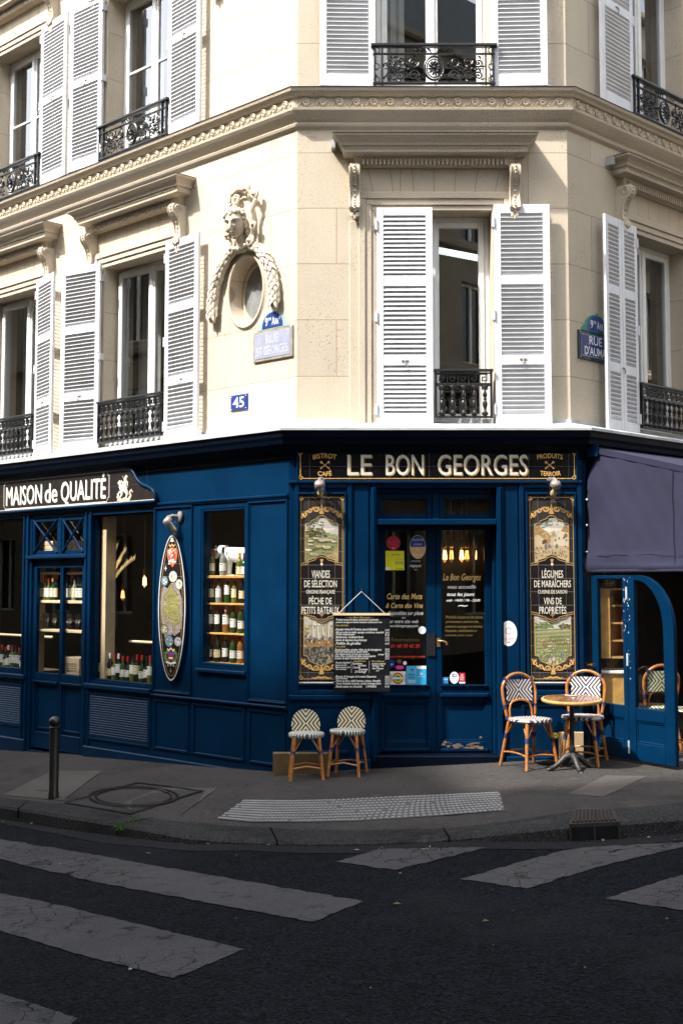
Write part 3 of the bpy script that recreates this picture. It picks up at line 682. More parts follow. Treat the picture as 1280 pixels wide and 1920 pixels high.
# architrave, hood and consoles of the first floor windows
def surround(F, x0, x1, z0, z1, hood=True):
    mb = MB(); W_ = .19
    for i, (d, o) in enumerate(((0, .018), (.055, .034), (.12, .05))):
        d2 = (.055, .12, W_)[i]
        for a, b in ((x0-d2, x0-d), (x1+d, x1+d2)): mb.bev(a, b, -o, .0, z0, z1+d, .006)
        mb.bev(x0-d2, x1+d2, -o-.001, 0, z1+d, z1+d2, .006)
    mb.build('architrave', 'stone_plain', B, mw=FR[F])
    if not hood: return
    cx = (x0+x1)/2; hw = (x1-x0)/2+.385; hb = (x1-x0)/2+.16; zb = z1+.45
    h = MB(); mould(h, cx-hb, cx+hb, [(zb, .03), (zb+.015, .07), (zb+.07, .075), (zb+.10, .09), (zb+.115, .19), (zb+.17, .195), (zb+.178, .215), (zb+.205, .22), (zb+.235, .245), (zb+.262, .285), (zb+.278, .29)])
    N = int(2*hb/.043)
    for i in range(N):
        x = cx-hb+(i+.2)*.043; h.box(x, x+.025, -.105, -.07, zb+.012, zb+.066)
    for i in range(int(2*(hb+.17)/.03)): x = cx-hb-.17+i*.03; h.box(x, x+.014, -.204, -.19, zb+.15, zb+.163)
    hd = h.build('window_hood', 'stone_plain', B, mw=FR[F])
    zc = MB(); mould(zc, cx-hb, cx+hb, [(zb+.2785, .293), (zb+.286, .296), (zb+.31, .0)]); zc.build('zinc_cover', 'dark_zinc', hd)
    for s in (-1, 1):
        x = cx+s*(hw-.155); c = MB()
        prof = [(0, zb), (-.17, zb), (-.185, zb-.03), (-.185, zb-.075), (-.165, zb-.115), (-.125, zb-.16), (-.095, zb-.22), (-.08, zb-.30), (-.085, zb-.36), (-.11, zb-.40), (-.115, zb-.44), (-.09, zb-.475), (-.05, zb-.485), (0, zb-.485)]
        c.prism(prof, x-.048, x+.048, ax='x')
        for sd in (-.05, .05):
            c.tube([(x+sd, a, b) for a, b in spiral(-.125, zb-.065, .052, 2, 0, 1, 20)], .010, 5); c.tube([(x+sd, a, b) for a, b in spiral(-.07, zb-.43, .038, 1.7, 0, 1, 14)], .008, 5)
            c.tube([(x+sd*.96, a-.004, b) for a, b in prof[2:11]], .010, 6)
            for j in range(5): c.tube([(x+sd, -.05-.012*j, zb-.32+.04*j), (x+sd, -.085-.012*j, zb-.27+.035*j)], [.004, .012], 5)
        for j in range(13):
            t = j/12*(len(prof)-5)+2; i = int(t); f_ = t-i; a = prof[i][0]*(1-f_)+prof[i+1][0]*f_; b = prof[i][1]*(1-f_)+prof[i+1][1]*f_; c.ball((x, a-.003, b), .012, 6)
        for j in range(7): c.ball((x-.036+.012*j, -.07-.012*(j % 2), zb-.50-.012*(3-abs(j-3))), .018, 6, sc=(1, 1, 1.5))
        c.build('console', 'stone_carved', hd, smooth=35)
        c2 = MB(); c2.bev(x-.055, x+.055, -.02, 0, z0, zb-.56, .006); c2.build('pilaster_strip', 'stone_plain', hd)
    vj = MB()
    for i in range(-3, 4):
        xx = cx+i*.21; vj.ribbon([(xx, z1+.195), (xx+i*.018, zb-.002)], .005, -.0015)
    vj.build('voussoir_joint', 'joint_stone', hd)
    zk = MB(); zk.box(cx-hb-.31, cx-hb-.27, -.10, .0, zb+.19, zb+.275, 0); zk.build('flashing', 'zinc', hd)
for F in 'LCR':
    for a, b, c, d in OPEN[F]: surround(F, a, b, c, d, c < 5 or F == 'L')
# balcony rails
def rail_key(F, x0, x1, z0, out=.09):
    """lower rail: greek key band over cast balusters"""
    mb = MB(); z1 = z0+.50; y0, y1 = -out-.02, -out+.02
    mb.bev(x0-.01, x1+.01, y0-.012, y1+.012, z1-.025, z1, .006); mb.bev(x0, x1, y0, y1, z1-.175, z1-.15, .004); mb.bev(x0, x1, y0, y1, z0, z0+.02, .004); mb.bev(x0, x1, y0, y1, z1-.048, z1-.036, .003)
    for x in (x0, x1-.022): mb.bev(x, x+.022, y0, y1, z0+.02, z1-.025, .004)
    fr_ = mb.build('balcony_rail', 'iron', B, mw=FR[F])
    k = MB(); U_ = .094; N = int((x1-x0-.04)/U_); st = (x1-x0-.04)/N
    for i in range(N):
        a = x0+.02+i*st; zt, zb_ = z1-.052, z1-.147; t = .011
        P = [(0, zb_), (0, zt), (.074, zt), (.074, zb_+.028), (.03, zb_+.028), (.03, zt-.03), (.052, zt-.03)]
        for (p, r), (p2, r2) in zip(P, P[1:]):
            k.box(a+min(p, p2)-t/2, a+max(p, p2)+t/2, -out-.008, -out+.008, min(r, r2)-t/2, max(r, r2)+t/2)
        k.box(a, a+st, -out-.007, -out+.007, zb_-t/2, zb_+t/2)
    k.build('key_band', 'iron', fr_)
    hz = z1-.175-z0-.02
    for i in range(N):
        c = MB(); x = x0+.02+(i+.5)*st
        c.lathe([(.010, 0), (.030, .01), (.034, .03), (.014, .05), (.012, .07), (.022, .10), (.026, .13), (.018, .155), (.010, .165), (.020, .175), (.010, .188), (.020, .20), (.024, .22), (.012, .25), (.009, .27), (.026, .285), (.036, .30), (.020, .318), (.010, hz)], 8, (x, -out, z0+.02))
        for s in (-1, 1): c.tube(spiral(x+s*.022, z0+.302, .016, 1.3, pi/2, s, 8, .2, -out), .006, 4); c.tube(spiral(x+s*.022, z0+.045, .014, 1.2, -pi/2, -s, 8, .2, -out), .006, 4)
        c.build('baluster', 'iron', fr_, smooth=40)
def rail_scroll(F, x0, x1, z0, out=.09):
    mb = MB(); z1 = z0+.44; y0, y1 = -out-.016, -out+.016
    mb.bev(x0-.06, x1+.06, y0-.016, y1+.016, z1-.035, z1, .008); mb.bev(x0-.04, x1+.04, y0, y1, z1-.115, z1-.10, .004); mb.bev(x0-.04, x1+.04, y0, y1, z0+.01, z0+.03, .004)
    for x in (x0-.03, x0+.05, x1-.066, x1+.014): mb.bev(x, x+.016, y0, y1, z0, z1-.035, .003)
    fr_ = mb.build('balcony_rail', 'iron', B, mw=FR[F])
    s = MB(); cx = (x0+x1)/2; zc = z0+.18; R_ = .115
    s.tube([(cx+.10*cos(2*pi*i/24), -out, zc+.125*sin(2*pi*i/24)) for i in range(24)], .012, 6, closed=True); s.tube([(cx+.075*cos(2*pi*i/24), -out, zc+.098*sin(2*pi*i/24)) for i in range(24)], .007, 5, closed=True)
    for i in range(10): a = 2*pi*i/10; s.tube([(cx+.02*cos(a), -out-.01, zc+.02*sin(a)), (cx+.05*cos(a+.3), -out-.018, zc+.055*sin(a+.3)), (cx+.066*cos(a), -out, zc+.082*sin(a))], [.008, .016, .004], 5)
    s.ball((cx, -out-.015, zc), .022, 8)
    for sg in (-1, 1):
        for k, (dx, dz, r, tn, a0, d_) in enumerate(((.19, .06, .058, 1.8, pi, 1), (.19, -.075, .058, 1.8, pi, -1), (.315, .075, .05, 1.7, 0, -1), (.315, -.08, .05, 1.7, 0, 1), (.41, .055, .048, 1.7, pi, 1), (.41, -.08, .046, 1.6, pi, -1), (.26, 0, .032, 1.4, pi/2, 1), (.36, -.005, .03, 1.4, pi/2, -1))):
            x = cx+sg*dx*(x1-x0)/1.06
            if abs(x-cx) > (x1-x0)/2-.07: continue
            s.tube(spiral(x, zc+dz, r, tn, a0 if sg > 0 else pi-a0, d_*sg, 22, .1, -out), [.011-.0003*i for i in range(23)], 5)
            s.ball((x, -out-.008, zc+dz), .012, 6)
            for j in range(3): a = a0+j*2.1; s.tube([(x+r*cos(a), -out, zc+dz+r*sin(a)), (x+(r+.016)*cos(a+.35), -out-.012, zc+dz+(r+.016)*sin(a+.35)), (x+(r+.03)*cos(a+.6), -out, zc+dz+(r+.03)*sin(a+.6))], [.006, .012, .003], 5)
        for j in range(4): xx = cx+sg*(.03+.045*j); s.tube([(xx, -out, z1-.095), (xx+sg*.02, -out-.01, z1-.065), (xx+sg*.05, -out, z1-.045-.01*j)], [.004, .012, .003], 5)
        for zz in (z0+.06, z0+.20, z1-.07): s.tube([(cx+sg*((x1-x0)/2-.0)+.03*cos(2*pi*i/10), -out, zz+.03*sin(2*pi*i/10)) for i in range(10)], .006, 5, closed=True)
    s.tube([(cx-(x1-x0)/2+.08, -out, zc-.005), (cx-.12, -out, zc)], .006, 5); s.tube([(cx+(x1-x0)/2-.08, -out, zc-.005), (cx+.12, -out, zc)], .006, 5)
    s.build('scrollwork', 'iron', fr_, smooth=50)
for F in 'LCR':
    for a, b, c, d in OPEN[F]:
        if c < 5: rail_key(F, a+.02 if F != 'C' else .945, b-.02, 3.375)
        else: rail_scroll(F, a, b, 6.84, .10)
# oculus with moulded ring, garland and mask
for k, zc in enumerate(OCZ):
    mb = MB(); N = 48; rows_ = []
    for e, o in ((0, 0), (.0, .015), (.012, .024), (.026, .024), (.036, .012), (.055, .0)): rows_.append([(OCX+(OCA+e)*cos(2*pi*i/N), -o, zc+(OCB+e)*sin(2*pi*i/N)) for i in range(N)])
    for A, C_ in zip(rows_, rows_[1:]): mb.add(A+C_, [(i, (i+1) % N, N+(i+1) % N, N+i) for i in range(N)])
    ob = mb.build('oculus', 'stone_plain', B, mw=FR['L'], smooth=30)
    p = MB(); p.disc(OCX, zc, OCA*.82, OCB*.82, .165, 40); p.build('pane', 'shop_glass', ob)
    p = MB(); p.disc(OCX, zc, OCA*.84, OCB*.84, .176, 40); p.build('blind', 'frosted', ob)
    # laurel garland: overlapping leaves round a curved core
    g = MB(); pth = []
    for sg in (-1, 1):
        P = [(-.79+sg*.06, zc+.47), (-.79+sg*.22, zc+.43), (-.79+sg*.36, zc+.30), (-.79+sg*.46, zc+.12), (-.79+sg*.50, zc-.06), (-.79+sg*.505, zc-.22)]
        n_ = 22; Q = []
        for i in range(n_+1):
            t = i/n_*(len(P)-1); j = min(len(P)-2, int(t)); f_ = t-j; Q.append((P[j][0]*(1-f_)+P[j+1][0]*f_, P[j][1]*(1-f_)+P[j+1][1]*f_))
        g.tube([(x, -.045, z) for x, z in Q], [.030+.03*min(1, i/9) for i in range(n_)]+[.035], 8)
        for i in range(n_):
            x, z = Q[i]; x2, z2 = Q[i+1]; tx, tz = x2-x, z2-z; L_ = math.hypot(tx, tz); tx /= L_; tz /= L_; rr = .032+.032*min(1, i/9)
            for a in ((-1.15, -.1, .95) if i % 2 else (-.65, .45, 1.4)):
                ca, sa = cos(a), sin(a); nx, nz = -tz, tx
                O_ = Vector((x+nx*rr*sa*.9, -.045-rr*ca*.9, z+nz*rr*sa*.9)); N_ = Vector((nx*sa, -ca, nz*sa)); T2 = Vector((tx, 0, tz)); S_ = T2.cross(N_).normalized(); Lf = random.uniform(.085, .105); wf = random.uniform(.026, .032)
                g.add([O_, O_+T2*Lf*.45+S_*wf+N_*.006, O_+T2*Lf+N_*.020, O_+T2*Lf*.45-S_*wf+N_*.006, O_+T2*Lf*.45+N_*.022], [(0, 1, 4), (1, 2, 4), (2, 3, 4), (3, 0, 4), (0, 3, 2, 1)])
        g.ball((Q[-1][0], -.05, Q[-1][1]-.02), .045, 8, sc=(1, 1, 1.2))
    g.build('garland', 'stone_carved', ob, smooth=50)
    if k: continue
    # cartouche of scrolls round a carved mask
    s = MB(); hx, hz = -.80, zc+.72
    for pts, r in (([(hx-.16, hz-.20), (hx-.21, hz-.05), (hx-.18, hz+.1), (hx-.23, hz+.2), (hx-.14, hz+.27)], .020), ([(hx+.15, hz-.22), (hx+.22, hz-.06), (hx+.20, hz+.08), (hx+.26, hz+.2), (hx+.18, hz+.29)], .024), ([(hx-.2, hz+.24), (hx-.12, hz+.34), (hx, hz+.38), (hx+.12, hz+.35), (hx+.2, hz+.26)], .028)):
        n_ = 18; Q = []
        for i in range(n_+1):
            t = i/n_*(len(pts)-1); j = min(len(pts)-2, int(t)); f_ = t-j; f_ = f_*f_*(3-2*f_); Q.append((pts[j][0]*(1-f_)+pts[j+1][0]*f_, -.06-.05*sin(pi*i/n_), pts[j][1]*(1-f_)+pts[j+1][1]*f_))
        s.tube(Q, [r*(.6+.5*sin(pi*i/n_)) for i in range(n_+1)], 7)
    for x, z, r, d_ in ((hx-.05, hz+.28, .07, 1), (hx+.24, hz+.27, .05, -1), (hx-.2, hz+.14, .045, 1), (hx+.23, hz-.06, .05, 1), (hx-.2, hz-.1, .04, -1), (hx+.17, hz-.22, .05, -1), (hx-.13, hz-.26, .05, 1), (hx+.1, hz+.36, .05, -1)):
        s.tube([(a, -.09-.03*i/20, b) for i, (a, b) in enumerate(spiral(x, z, r, 1.8, pi/2, d_, 20, .1))], [.022-.0006*i for i in range(21)], 6); s.ball((x, -.12, z), .02, 8)
    for i in range(9): a = -.9+i*.225; s.tube([(hx+.02+.05*sin(a), -.05, hz+.28+.03*cos(a)), (hx+.02+.12*sin(a), -.11, hz+.30+.09*cos(a)), (hx+.02+.16*sin(a), -.07, hz+.29+.125*cos(a))], [.012, .026, .012], 6)
    for i in range(10): a = pi+.25+i*.3; s.ball((hx+.16*cos(a)*.9, -.06, hz-.20+.09*sin(a)), .028, 7)
    for i in range(8): s.ball((hx-.10+.03*i, -.10-.02*sin(i), hz-.26-.02*sin(i*pi/7)), .022, 7)
    s.prism([(hx+.17*cos(2*pi*i/20), hz+.02+.27*sin(2*pi*i/20)) for i in range(20)], -.05, 0)
    ms = s.build('cartouche', 'stone_carved', B, mw=FR['L'], smooth=50)
    h = MB(); N = 18; M_ = 22; vv = []
    for j in range(M_+1):
        t = -1+2*j/M_
        for i in range(N):
            a = 2*pi*i/N; w_ = sqrt(max(0, 1-t*t)); jaw = .80+.20*min(1, max(0, (t+1)/.7)); x = .098*w_*cos(a)*jaw; y = -.105*w_*sin(a); z = .142*t
            if sin(a) > 0:
                fx = x/.098
                y -= .012*math.exp(-(fx/.2)**2)*math.exp(-((t+.08)/.20)**2)*(1-.5*max(0, t))         # nose
                y += .022*(math.exp(-((fx-.40)/.20)**2)+math.exp(-((fx+.40)/.20)**2))*math.exp(-((t-.16)/.10)**2)   # eye sockets
                y -= .012*math.exp(-((t-.30)/.07)**2)*(abs(fx) < .75)                                 # brow
                y -= .0*math.exp(-(fx/.26)**2)*math.exp(-((t+.42)/.055)**2); y += .0*math.exp(-(fx/.30)**2)*math.exp(-((t+.485)/.02)**2); y -= .0*math.exp(-(fx/.22)**2)*math.exp(-((t+.55)/.05)**2)
                y -= .016*math.exp(-(fx/.25)**2)*math.exp(-((t+.82)/.12)**2); y -= .008*(math.exp(-((fx-.5)/.2)**2)+math.exp(-((fx+.5)/.2)**2))*math.exp(-((t+.2)/.15)**2)
            vv.append((x, y, z))
    T_ = Matrix.Translation((hx+.0, -.14, hz-.0)) @ Matrix.Rotation(radians(16), 4, 'Z') @ Matrix.Rotation(radians(24), 4, 'X') @ Matrix.Scale(1.12, 4)
    h.T = T_; h.add(vv, [(j*N+i, j*N+(i+1) % N, (j+1)*N+(i+1) % N, (j+1)*N+i) for j in range(M_) for i in range(N)])
    h.tube([(0, -.094, .040), (0, -.116, .004), (0, -.140, -.030), (0, -.118, -.044)], [.011, .014, .019, .010], 8)
    for sg in (-1, 1):
        h.ball((sg*.040, -.076, .022), .016, 10, sc=(1.35, .8, .75)); h.ball((sg*.014, -.118, -.036), .011, 8); h.tube([(sg*.016, -.100, .046), (sg*.044, -.096, .054), (sg*.070, -.076, .044)], [.006, .009, .006], 6)
    h.ball((0, -.100, -.068), .017, 10, sc=(1.9, .8, .5)); h.ball((0, -.098, -.087), .017, 10, sc=(1.6, .8, .55)); h.ball((0, -.082, -.118), .028, 10)
    h.lathe([(.06, -.23), (.052, -.16), (.055, -.08)], 12, (0, .02, 0))
    for i in range(46):
        a = random.uniform(.1, 3.04); t = random.uniform(.64, 1.0); w_ = sqrt(1-t*t*.9); h.ball((.104*w_*cos(a), -.088*w_*sin(a), .145*t), random.uniform(.015, .024), 6)
    for sg in (-1, 1):
        for i in range(11): h.ball((sg*(.098+.008*sin(i)), .0-.01*(i % 2), .10-.022*i), .026, 6)
    h.build('mask', 'stone_carved', ms, smooth=60)
# ---------------------------------------------------------------- blue shopfront
SH = thing('bistro_shopfront', 'dark blue painted wooden shopfront wrapped round the corner under a zinc ledge', 'shopfront', Matrix())
GO = .17
def rect(F, x0, y0, x1, y1, out=GO):
    a = q(F, x0, y0, out); b = q(F, x1, y1, out); return a[0], b[0], min(a[1], b[1]), max(a[1], b[1])
WA, WD, WB, WC = (-6.7, -4.87, .60, 2.53), (-4.745, -3.50, -.36, 2.555), (-3.375, -2.165, .56, 2.51), (-1.32, -.585, .835, 2.50)
mb = MB(); panel(mb, -9, .0704, -.7, 3.12, -GO, -.03, [WA, WD, WB, WC])
P0 = mb.build('panelling', 'navy_paint', SH, mw=FR['L'])
mb = MB(); DO = (.352, 1.552, -.4, 2.66); panel(mb, XL-.0704, XR+.0704, -.7, 3.12, -GO, -.03, [DO]); P1 = mb.build('panelling', 'navy_paint', SH, mw=FR['C'])
mb = MB(); RO = (.02, 4.4, -.7, 2.62); panel(mb, -.0704, 7, -.7, 3.12, -GO, -.03, [RO]); P2 = mb.build('panelling', 'navy_paint', SH, mw=FR['R'])
mb = MB()
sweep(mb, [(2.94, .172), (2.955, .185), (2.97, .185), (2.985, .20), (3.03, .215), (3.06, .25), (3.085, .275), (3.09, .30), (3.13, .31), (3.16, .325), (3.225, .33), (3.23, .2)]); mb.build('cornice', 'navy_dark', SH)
mb = MB(); sweep(mb, [(3.222, .335), (3.222, .352), (3.248, .352), (3.256, .345), (3.335, .012), (3.375, .008), (3.378, .0)]); mb.build('zinc_ledge', 'zinc', SH)
# mouldings and raised panels
t = MB()
t.bev(-9, .0704, -GO-.03, -GO, 2.572, 2.60, .006); t.bev(-9, .0704, -GO-.018, -GO, 2.555, 2.572, .004)
for a, b, c, d in ((-2.135, -1.455, .50, 2.55), (-.545, .066, .50, 2.545)):
    t.frm(a, b, c, d, .022, -GO-.022, -GO, .006)
    t.frm(a+.022, b-.022, c+.022, d-.022, .012, -GO-.010, -GO, .004)
t.bev(-9, -4.76, -GO-.045, -GO, .50, .56, .008); t.bev(-3.44, -2.15, -GO-.045, -GO, .475, .53, .008); t.bev(-2.15, .066, -GO-.035, -GO, .455, .485, .008)
t.bev(-1.36, -.55, -GO-.04, -GO, .76, .80, .008)
for x0, x1 in ((-3.47, -2.15), (-2.13, -1.47), (-1.45, -.56), (-.54, .06)): t.frm(x0+.02, x1-.02, -.12, .43, .03, -GO-.014, -GO, .005)
t.bev(-3.46, .07, -GO-.03, -GO, -.50, -.20, .01); t.bev(-9, -4.75, -GO-.03, -GO, -.6, -.24, .01)
for x0, x1 in ((-1.42, -.58), ): t.bev(x0, x1, -GO-.045, -GO-.03, -.27, -.235, .006)
for x in (-4.87, -4.78, -3.49, -3.40): t.bev(x, x+.032, -GO-.02, -GO, -.3, 2.55, .006)
t.bev(-4.80, -3.46, -GO-.03, -.0, 2.005, 2.045, .006)
t.build('mouldings', 'navy_paint', P0)
# louvred grilles below the display windows
for x0, x1 in ((-6.6, -4.83), (-3.40, -2.19)):
    g = MB(); g.frm(x0, x1, -.10, .43, .035, -GO-.012, -GO, .004); k = 17
    for i in range(k):
        zc = -.06+i*.46/k+.013; g.add([(x, y, z) for x in (x0+.036, x1-.036) for y, z in ((-GO-.012, zc-.012), (-GO-.012, zc-.006), (-GO-.001, zc+.012), (-GO-.001, zc+.004))], [(0, 1, 2, 3), (7, 6, 5, 4), (0, 4, 5, 1), (1, 5, 6, 2), (2, 6, 7, 3), (3, 7, 4, 0)])
    g.build('louvred_grille', 'navy_paint', SH, mw=FR['L'])
# display windows
def display(F, h, fw, out=.10, parent=None, arch=None):
    mb = MB(); x0, x1, z0, z1 = h; mb.frm(x0, x1, z0, z1, fw, -out-.03, -out+.03, .006)
    f = mb.build('shop_window', 'navy_paint', SH, mw=FR[F]); p = MB(); p.poly([(x0+fw-.004, z0+fw-.004), (x1-fw+.004, z0+fw-.004), (x1-fw+.004, z1-fw+.004), (x0+fw-.004, z1-fw+.004)], -out); p.build('pane', 'shop_glass', f); return f
display('L', WA, .03); display('L', WB, .022); display('L', WC, .03, .135)
mb = MB(); mb.box(-3.353, -3.26, -.04, .10, .58, 2.50); mb.build('window_lining', 'wood_pale', SH, mw=FR['L'])
# side door on the left front: two glazed leaves under crossed transom lights
f = MB(); x0, x1 = WD[0], WD[1]; qx = lambda px: q('L', px, 1200, .10)[0]; cx = qx(116.5)
f.frm(x0, x1, -.36, 2.555, .045, -.16, -.09, .006, sides='LR'); f.bev(x0+.045, x1-.045, -.16, -.05, 1.985, 2.06, .006); f.bev(x0+.045, x1-.045, -.16, -.09, 2.51, 2.555, .005); f.bev(cx-.03, cx+.03, -.159, -.09, 2.06, 2.51, .005)
fr_ = f.build('door_frame', 'navy_paint', SH, mw=FR['L'])
for a, b in ((x0+.046, cx-.031), (cx+.031, x1-.046)):
    g = MB(); g.frm(a, b, 2.061, 2.509, .045, -.15, -.10, .005); g.tube([(a+.03, -.158, 2.08), (b-.03, -.158, 2.485)], .013, 6); g.tube([(a+.03, -.158, 2.485), (b-.03, -.158, 2.08)], .013, 6); g.ball(((a+b)/2, -.165, 2.283), .024, 8); g.build('transom_light', 'navy_paint', fr_)
    g = MB(); g.poly([(a+.04, 2.10), (b-.04, 2.10), (b-.04, 2.47), (a+.04, 2.47)], -.115); g.build('pane', 'shop_glass', fr_)
for a, b, gl, gr in ((x0+.046, cx-.002, qx(70), qx(114)), (cx+.002, x1-.046, qx(119.5), qx(155.5))):
    d = MB(); d.bev(a, gl, -.125, -.075, -.33, 1.983, .006); d.bev(gr, b, -.125, -.075, -.33, 1.983, .006); d.bev(gl, gr, -.1245, -.075, 1.89, 1.983, .006); d.bev(gl, gr, -.1245, -.075, -.33, -.13, .006); d.bev(gl, gr, -.1245, -.075, .50, .60, .005); d.bev(a+.03, b-.03, -.15, -.1255, .475, .50, .005); d.frm(gl+.015, gr-.015, -.10, .47, .03, -.113, -.095, .005); d.box(gl-.005, gr+.005, -.10, -.083, -.15, .52)
    dl = d.build('side_door', 'navy_paint', SH, mw=FR['L']); g = MB(); g.poly([(gl-.004, .58), (gr+.004, .58), (gr+.004, 1.90), (gl-.004, 1.90)], -.10); g.build('pane', 'shop_glass', dl)
# entrance: frame, transom lights, two leaves
t = MB()
t.frm(-.471, .107, .60, 2.705, .05, -GO-.03, -GO, .008); t.frm(-.444, .044, .695, 2.60, .02, -GO-.045, -GO-.0305, .005) if False else None
t.frm(-.448, .05, .695, 2.61, .022, -GO-.04, -GO, .006); t.frm(1.84, 2.345, .69, 2.61, .022, -GO-.04, -GO, .006)
t.frm(1.776, 2.405, .60, 2.705, .05, -GO-.03, -GO, .008)
t.bev(XL-.07, XR+.07, -GO-.045, -GO, 2.700, 2.73, .008)
for x in (.292, 1.552): t.bev(x, x+.06, -GO-.03, -GO+.0, -.05, 2.66, .008)
for x in (.312, 1.575): t.bev(x, x+.018, -GO-.045, -GO-.0305, -.05, 2.66, .006)
t.bev(-.52, .29, -GO-.035, -GO, .55, .60, .008); t.bev(1.62, 2.40, -GO-.035, -GO, .55, .60, .008)
for a, b in ((-.46, .10), (1.78, 2.39)): t.frm(a, b, .02, .52, .035, -GO-.014, -GO, .005)
t.bev(-.52, .29, -GO-.03, -GO, -.55, -.03, .01); t.bev(1.62, 2.40, -GO-.03, -GO, -.5, .0, .01)
t.bev(.13, .27, -GO-.012, -GO, .62, 2.68, .004); t.bev(1.64, 1.765, -GO-.012, -GO, .62, 2.68, .004)
t.build('mouldings', 'navy_paint', P1)
f = MB(); f.bev(.353, 1.551, -GO-.02, .04, 2.285, 2.345, .008); f.bev(.353, 1.551, -.08, .04, 2.61, 2.66, .005); f.bev(.915, .985, -.08, .04, 2.345, 2.61, .005)
f.bev(.353, .385, -.05, .06, -.05, 2.285, .005); f.bev(1.52, 1.551, -.05, .06, -.05, 2.285, .005)
fr_ = f.build('entrance_frame', 'navy_paint', SH, mw=FR['C'])
for a, b in ((.353, .914), (.986, 1.551)):
    g = MB(); g.frm(a, b, 2.346, 2.609, .055, -.06, .0, .006); g.build('transom_light', 'navy_paint', fr_); g = MB(); g.poly([(a+.05, 2.39), (b-.05, 2.39), (b-.05, 2.56), (a+.05, 2.56)], -.02); g.build('pane', 'shop_glass', fr_)
DY = .05
def leaf(a, b, gz0, gz1, gl, gr):
    d = MB(); d.bev(a, gl, DY, DY+.045, .012, 2.283, .006); d.bev(gr, b, DY, DY+.045, .012, 2.283, .006); d.bev(gl, gr, DY+.001, DY+.045, gz1, 2.283, .006); d.bev(gl, gr, DY+.001, DY+.045, .012, .12, .006); d.bev(gl, gr, DY+.001, DY+.045, .50, gz0, .006)
    d.bev(gl-.03, gr+.03, DY-.035, DY, .56, .60, .008); d.bev(gl-.02, gr+.02, DY-.02, DY, gz0-.012, gz0+.006, .004)
    d.frm(gl, gr, .12, .50, .016, DY+.008, DY+.045, .005); d.box(gl+.014, gr-.014, DY+.022, DY+.04, .13, .49)
    d.bev(gl-.02, gr+.02, DY-.03, DY, .02, .05, .006)
    o = d.build('entrance_door', 'navy_paint', SH, mw=FR['C']); g = MB(); g.poly([(gl-.004, gz0-.004), (gr+.004, gz0-.004), (gr+.004, gz1+.004), (gl-.004, gz1+.004)], DY+.02); g.build('pane', 'shop_glass', o); return o
GB = q('C', 760, 1285, -DY)[1]
dl1 = leaf(.387, .955, GB, 2.24, q('C', 721, 1100, -DY)[0], q('C', 799, 1100, -DY)[0])
dl2 = leaf(.958, 1.518, GB, 2.24, q('C', 828, 1100, -DY)[0], q('C', 908, 1100, -DY)[0])
h = MB(); x, z = q('C', 809, 1208, -DY+.01); x -= .0; h.box(x-.045, x+.035, DY-.012, DY, z-.12, z+.11, 0); h.build('lock_plate', 'iron', dl1)
h = MB(); x, z = q('C', 822, 1202, -DY+.03); h.box(x-.018, x+.018, DY-.01, DY, z-.06, z+.03); h.tube([(x, DY-.01, z), (x, DY-.06, z), (x+.04, DY-.065, z+.002), (x+.075, DY-.06, z-.012), (x+.085, DY-.06, z-.03), (x+.07, DY-.06, z-.035)], [.011, .010, .009, .009, .010, .008], 8); h.build('handle', 'brass', dl2, smooth=50)
# scuffed paint at the foot of the right leaf
h = MB()
for i in range(26):
    x = random.uniform(1.02, 1.43); z = .055+abs(random.gauss(0, .03)); w_ = random.uniform(.01, .05); hh = random.uniform(.004, .02)
    h.poly([(x+w_*cos(k*.9)*random.uniform(.6, 1), z+hh*sin(k*.9)*random.uniform(.6, 1)) for k in range(7)], DY-.0006-.0001*i if z > .12 else DY-.0315-.0001*i)
h.build('bare_wood', 'bare_wood', dl2)
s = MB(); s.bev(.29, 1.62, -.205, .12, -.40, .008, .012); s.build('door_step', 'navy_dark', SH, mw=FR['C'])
# shop floor and dark back partition
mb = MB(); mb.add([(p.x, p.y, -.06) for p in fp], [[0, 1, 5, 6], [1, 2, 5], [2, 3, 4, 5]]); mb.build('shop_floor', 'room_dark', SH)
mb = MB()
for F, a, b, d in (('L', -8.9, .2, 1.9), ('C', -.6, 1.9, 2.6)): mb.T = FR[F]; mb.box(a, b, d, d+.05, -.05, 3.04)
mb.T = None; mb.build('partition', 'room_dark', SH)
# ---- right front: folded door leaves, opened across the pavement
h0 = FR['R'] @ Vector((.03, -GO-.03, 0)); FR['D'] = frame(h0.x, h0.y, -59.5)
X1 = q('D', 1180, 1250)[0]; X2 = q('D', 1266, 1250)[0]
ZT = q('D', 1150, 1079)[1]; ZB = q('D', 1180, 1424)[1]+.0
f1 = MB(); a, b = .02, X1-.004; gl = q('D', 1124, 1250)[0]; gr = q('D', 1171, 1250)[0]; gb = q('D', 1150, 1320)[1]
f1.bev(a, gl, -.022, .022, ZB, ZT, .006); f1.bev(gr, b, -.022, .022, ZB, ZT, .006); f1.bev(gl, gr, -.021, .022, ZT-.035, ZT, .005); f1.bev(gl, gr, -.021, .022, gb-.12, gb, .006); f1.bev(gl, gr, -.021, .022, ZB, ZB+.17, .006); f1.box(gl, gr, -.006, .008, ZB+.16, gb-.11); f1.frm(gl, gr, ZB+.17, gb-.12, .018, -.016, .0, .005)
d1 = f1.build('folding_door', 'navy_paint', SH, mw=FR['D']); g = MB(); g.poly([(gl, gb), (gr, gb), (gr, ZT-.03), (gl, ZT-.03)], 0); g.build('pane', 'shop_glass', d1)
hd = MB(); x, z = q('D', 1109, 1247, .03); hd.tube([(x, -.022, z), (x, -.06, z)], .012, 8); hd.tube([(x-.04, -.062, z+.002), (x-.01, -.066, z-.004), (x+.025, -.066, z+.004), (x+.05, -.06, z)], [.016, .010, .012, .018], 8); hd.build('handle', 'brass', d1, smooth=50)
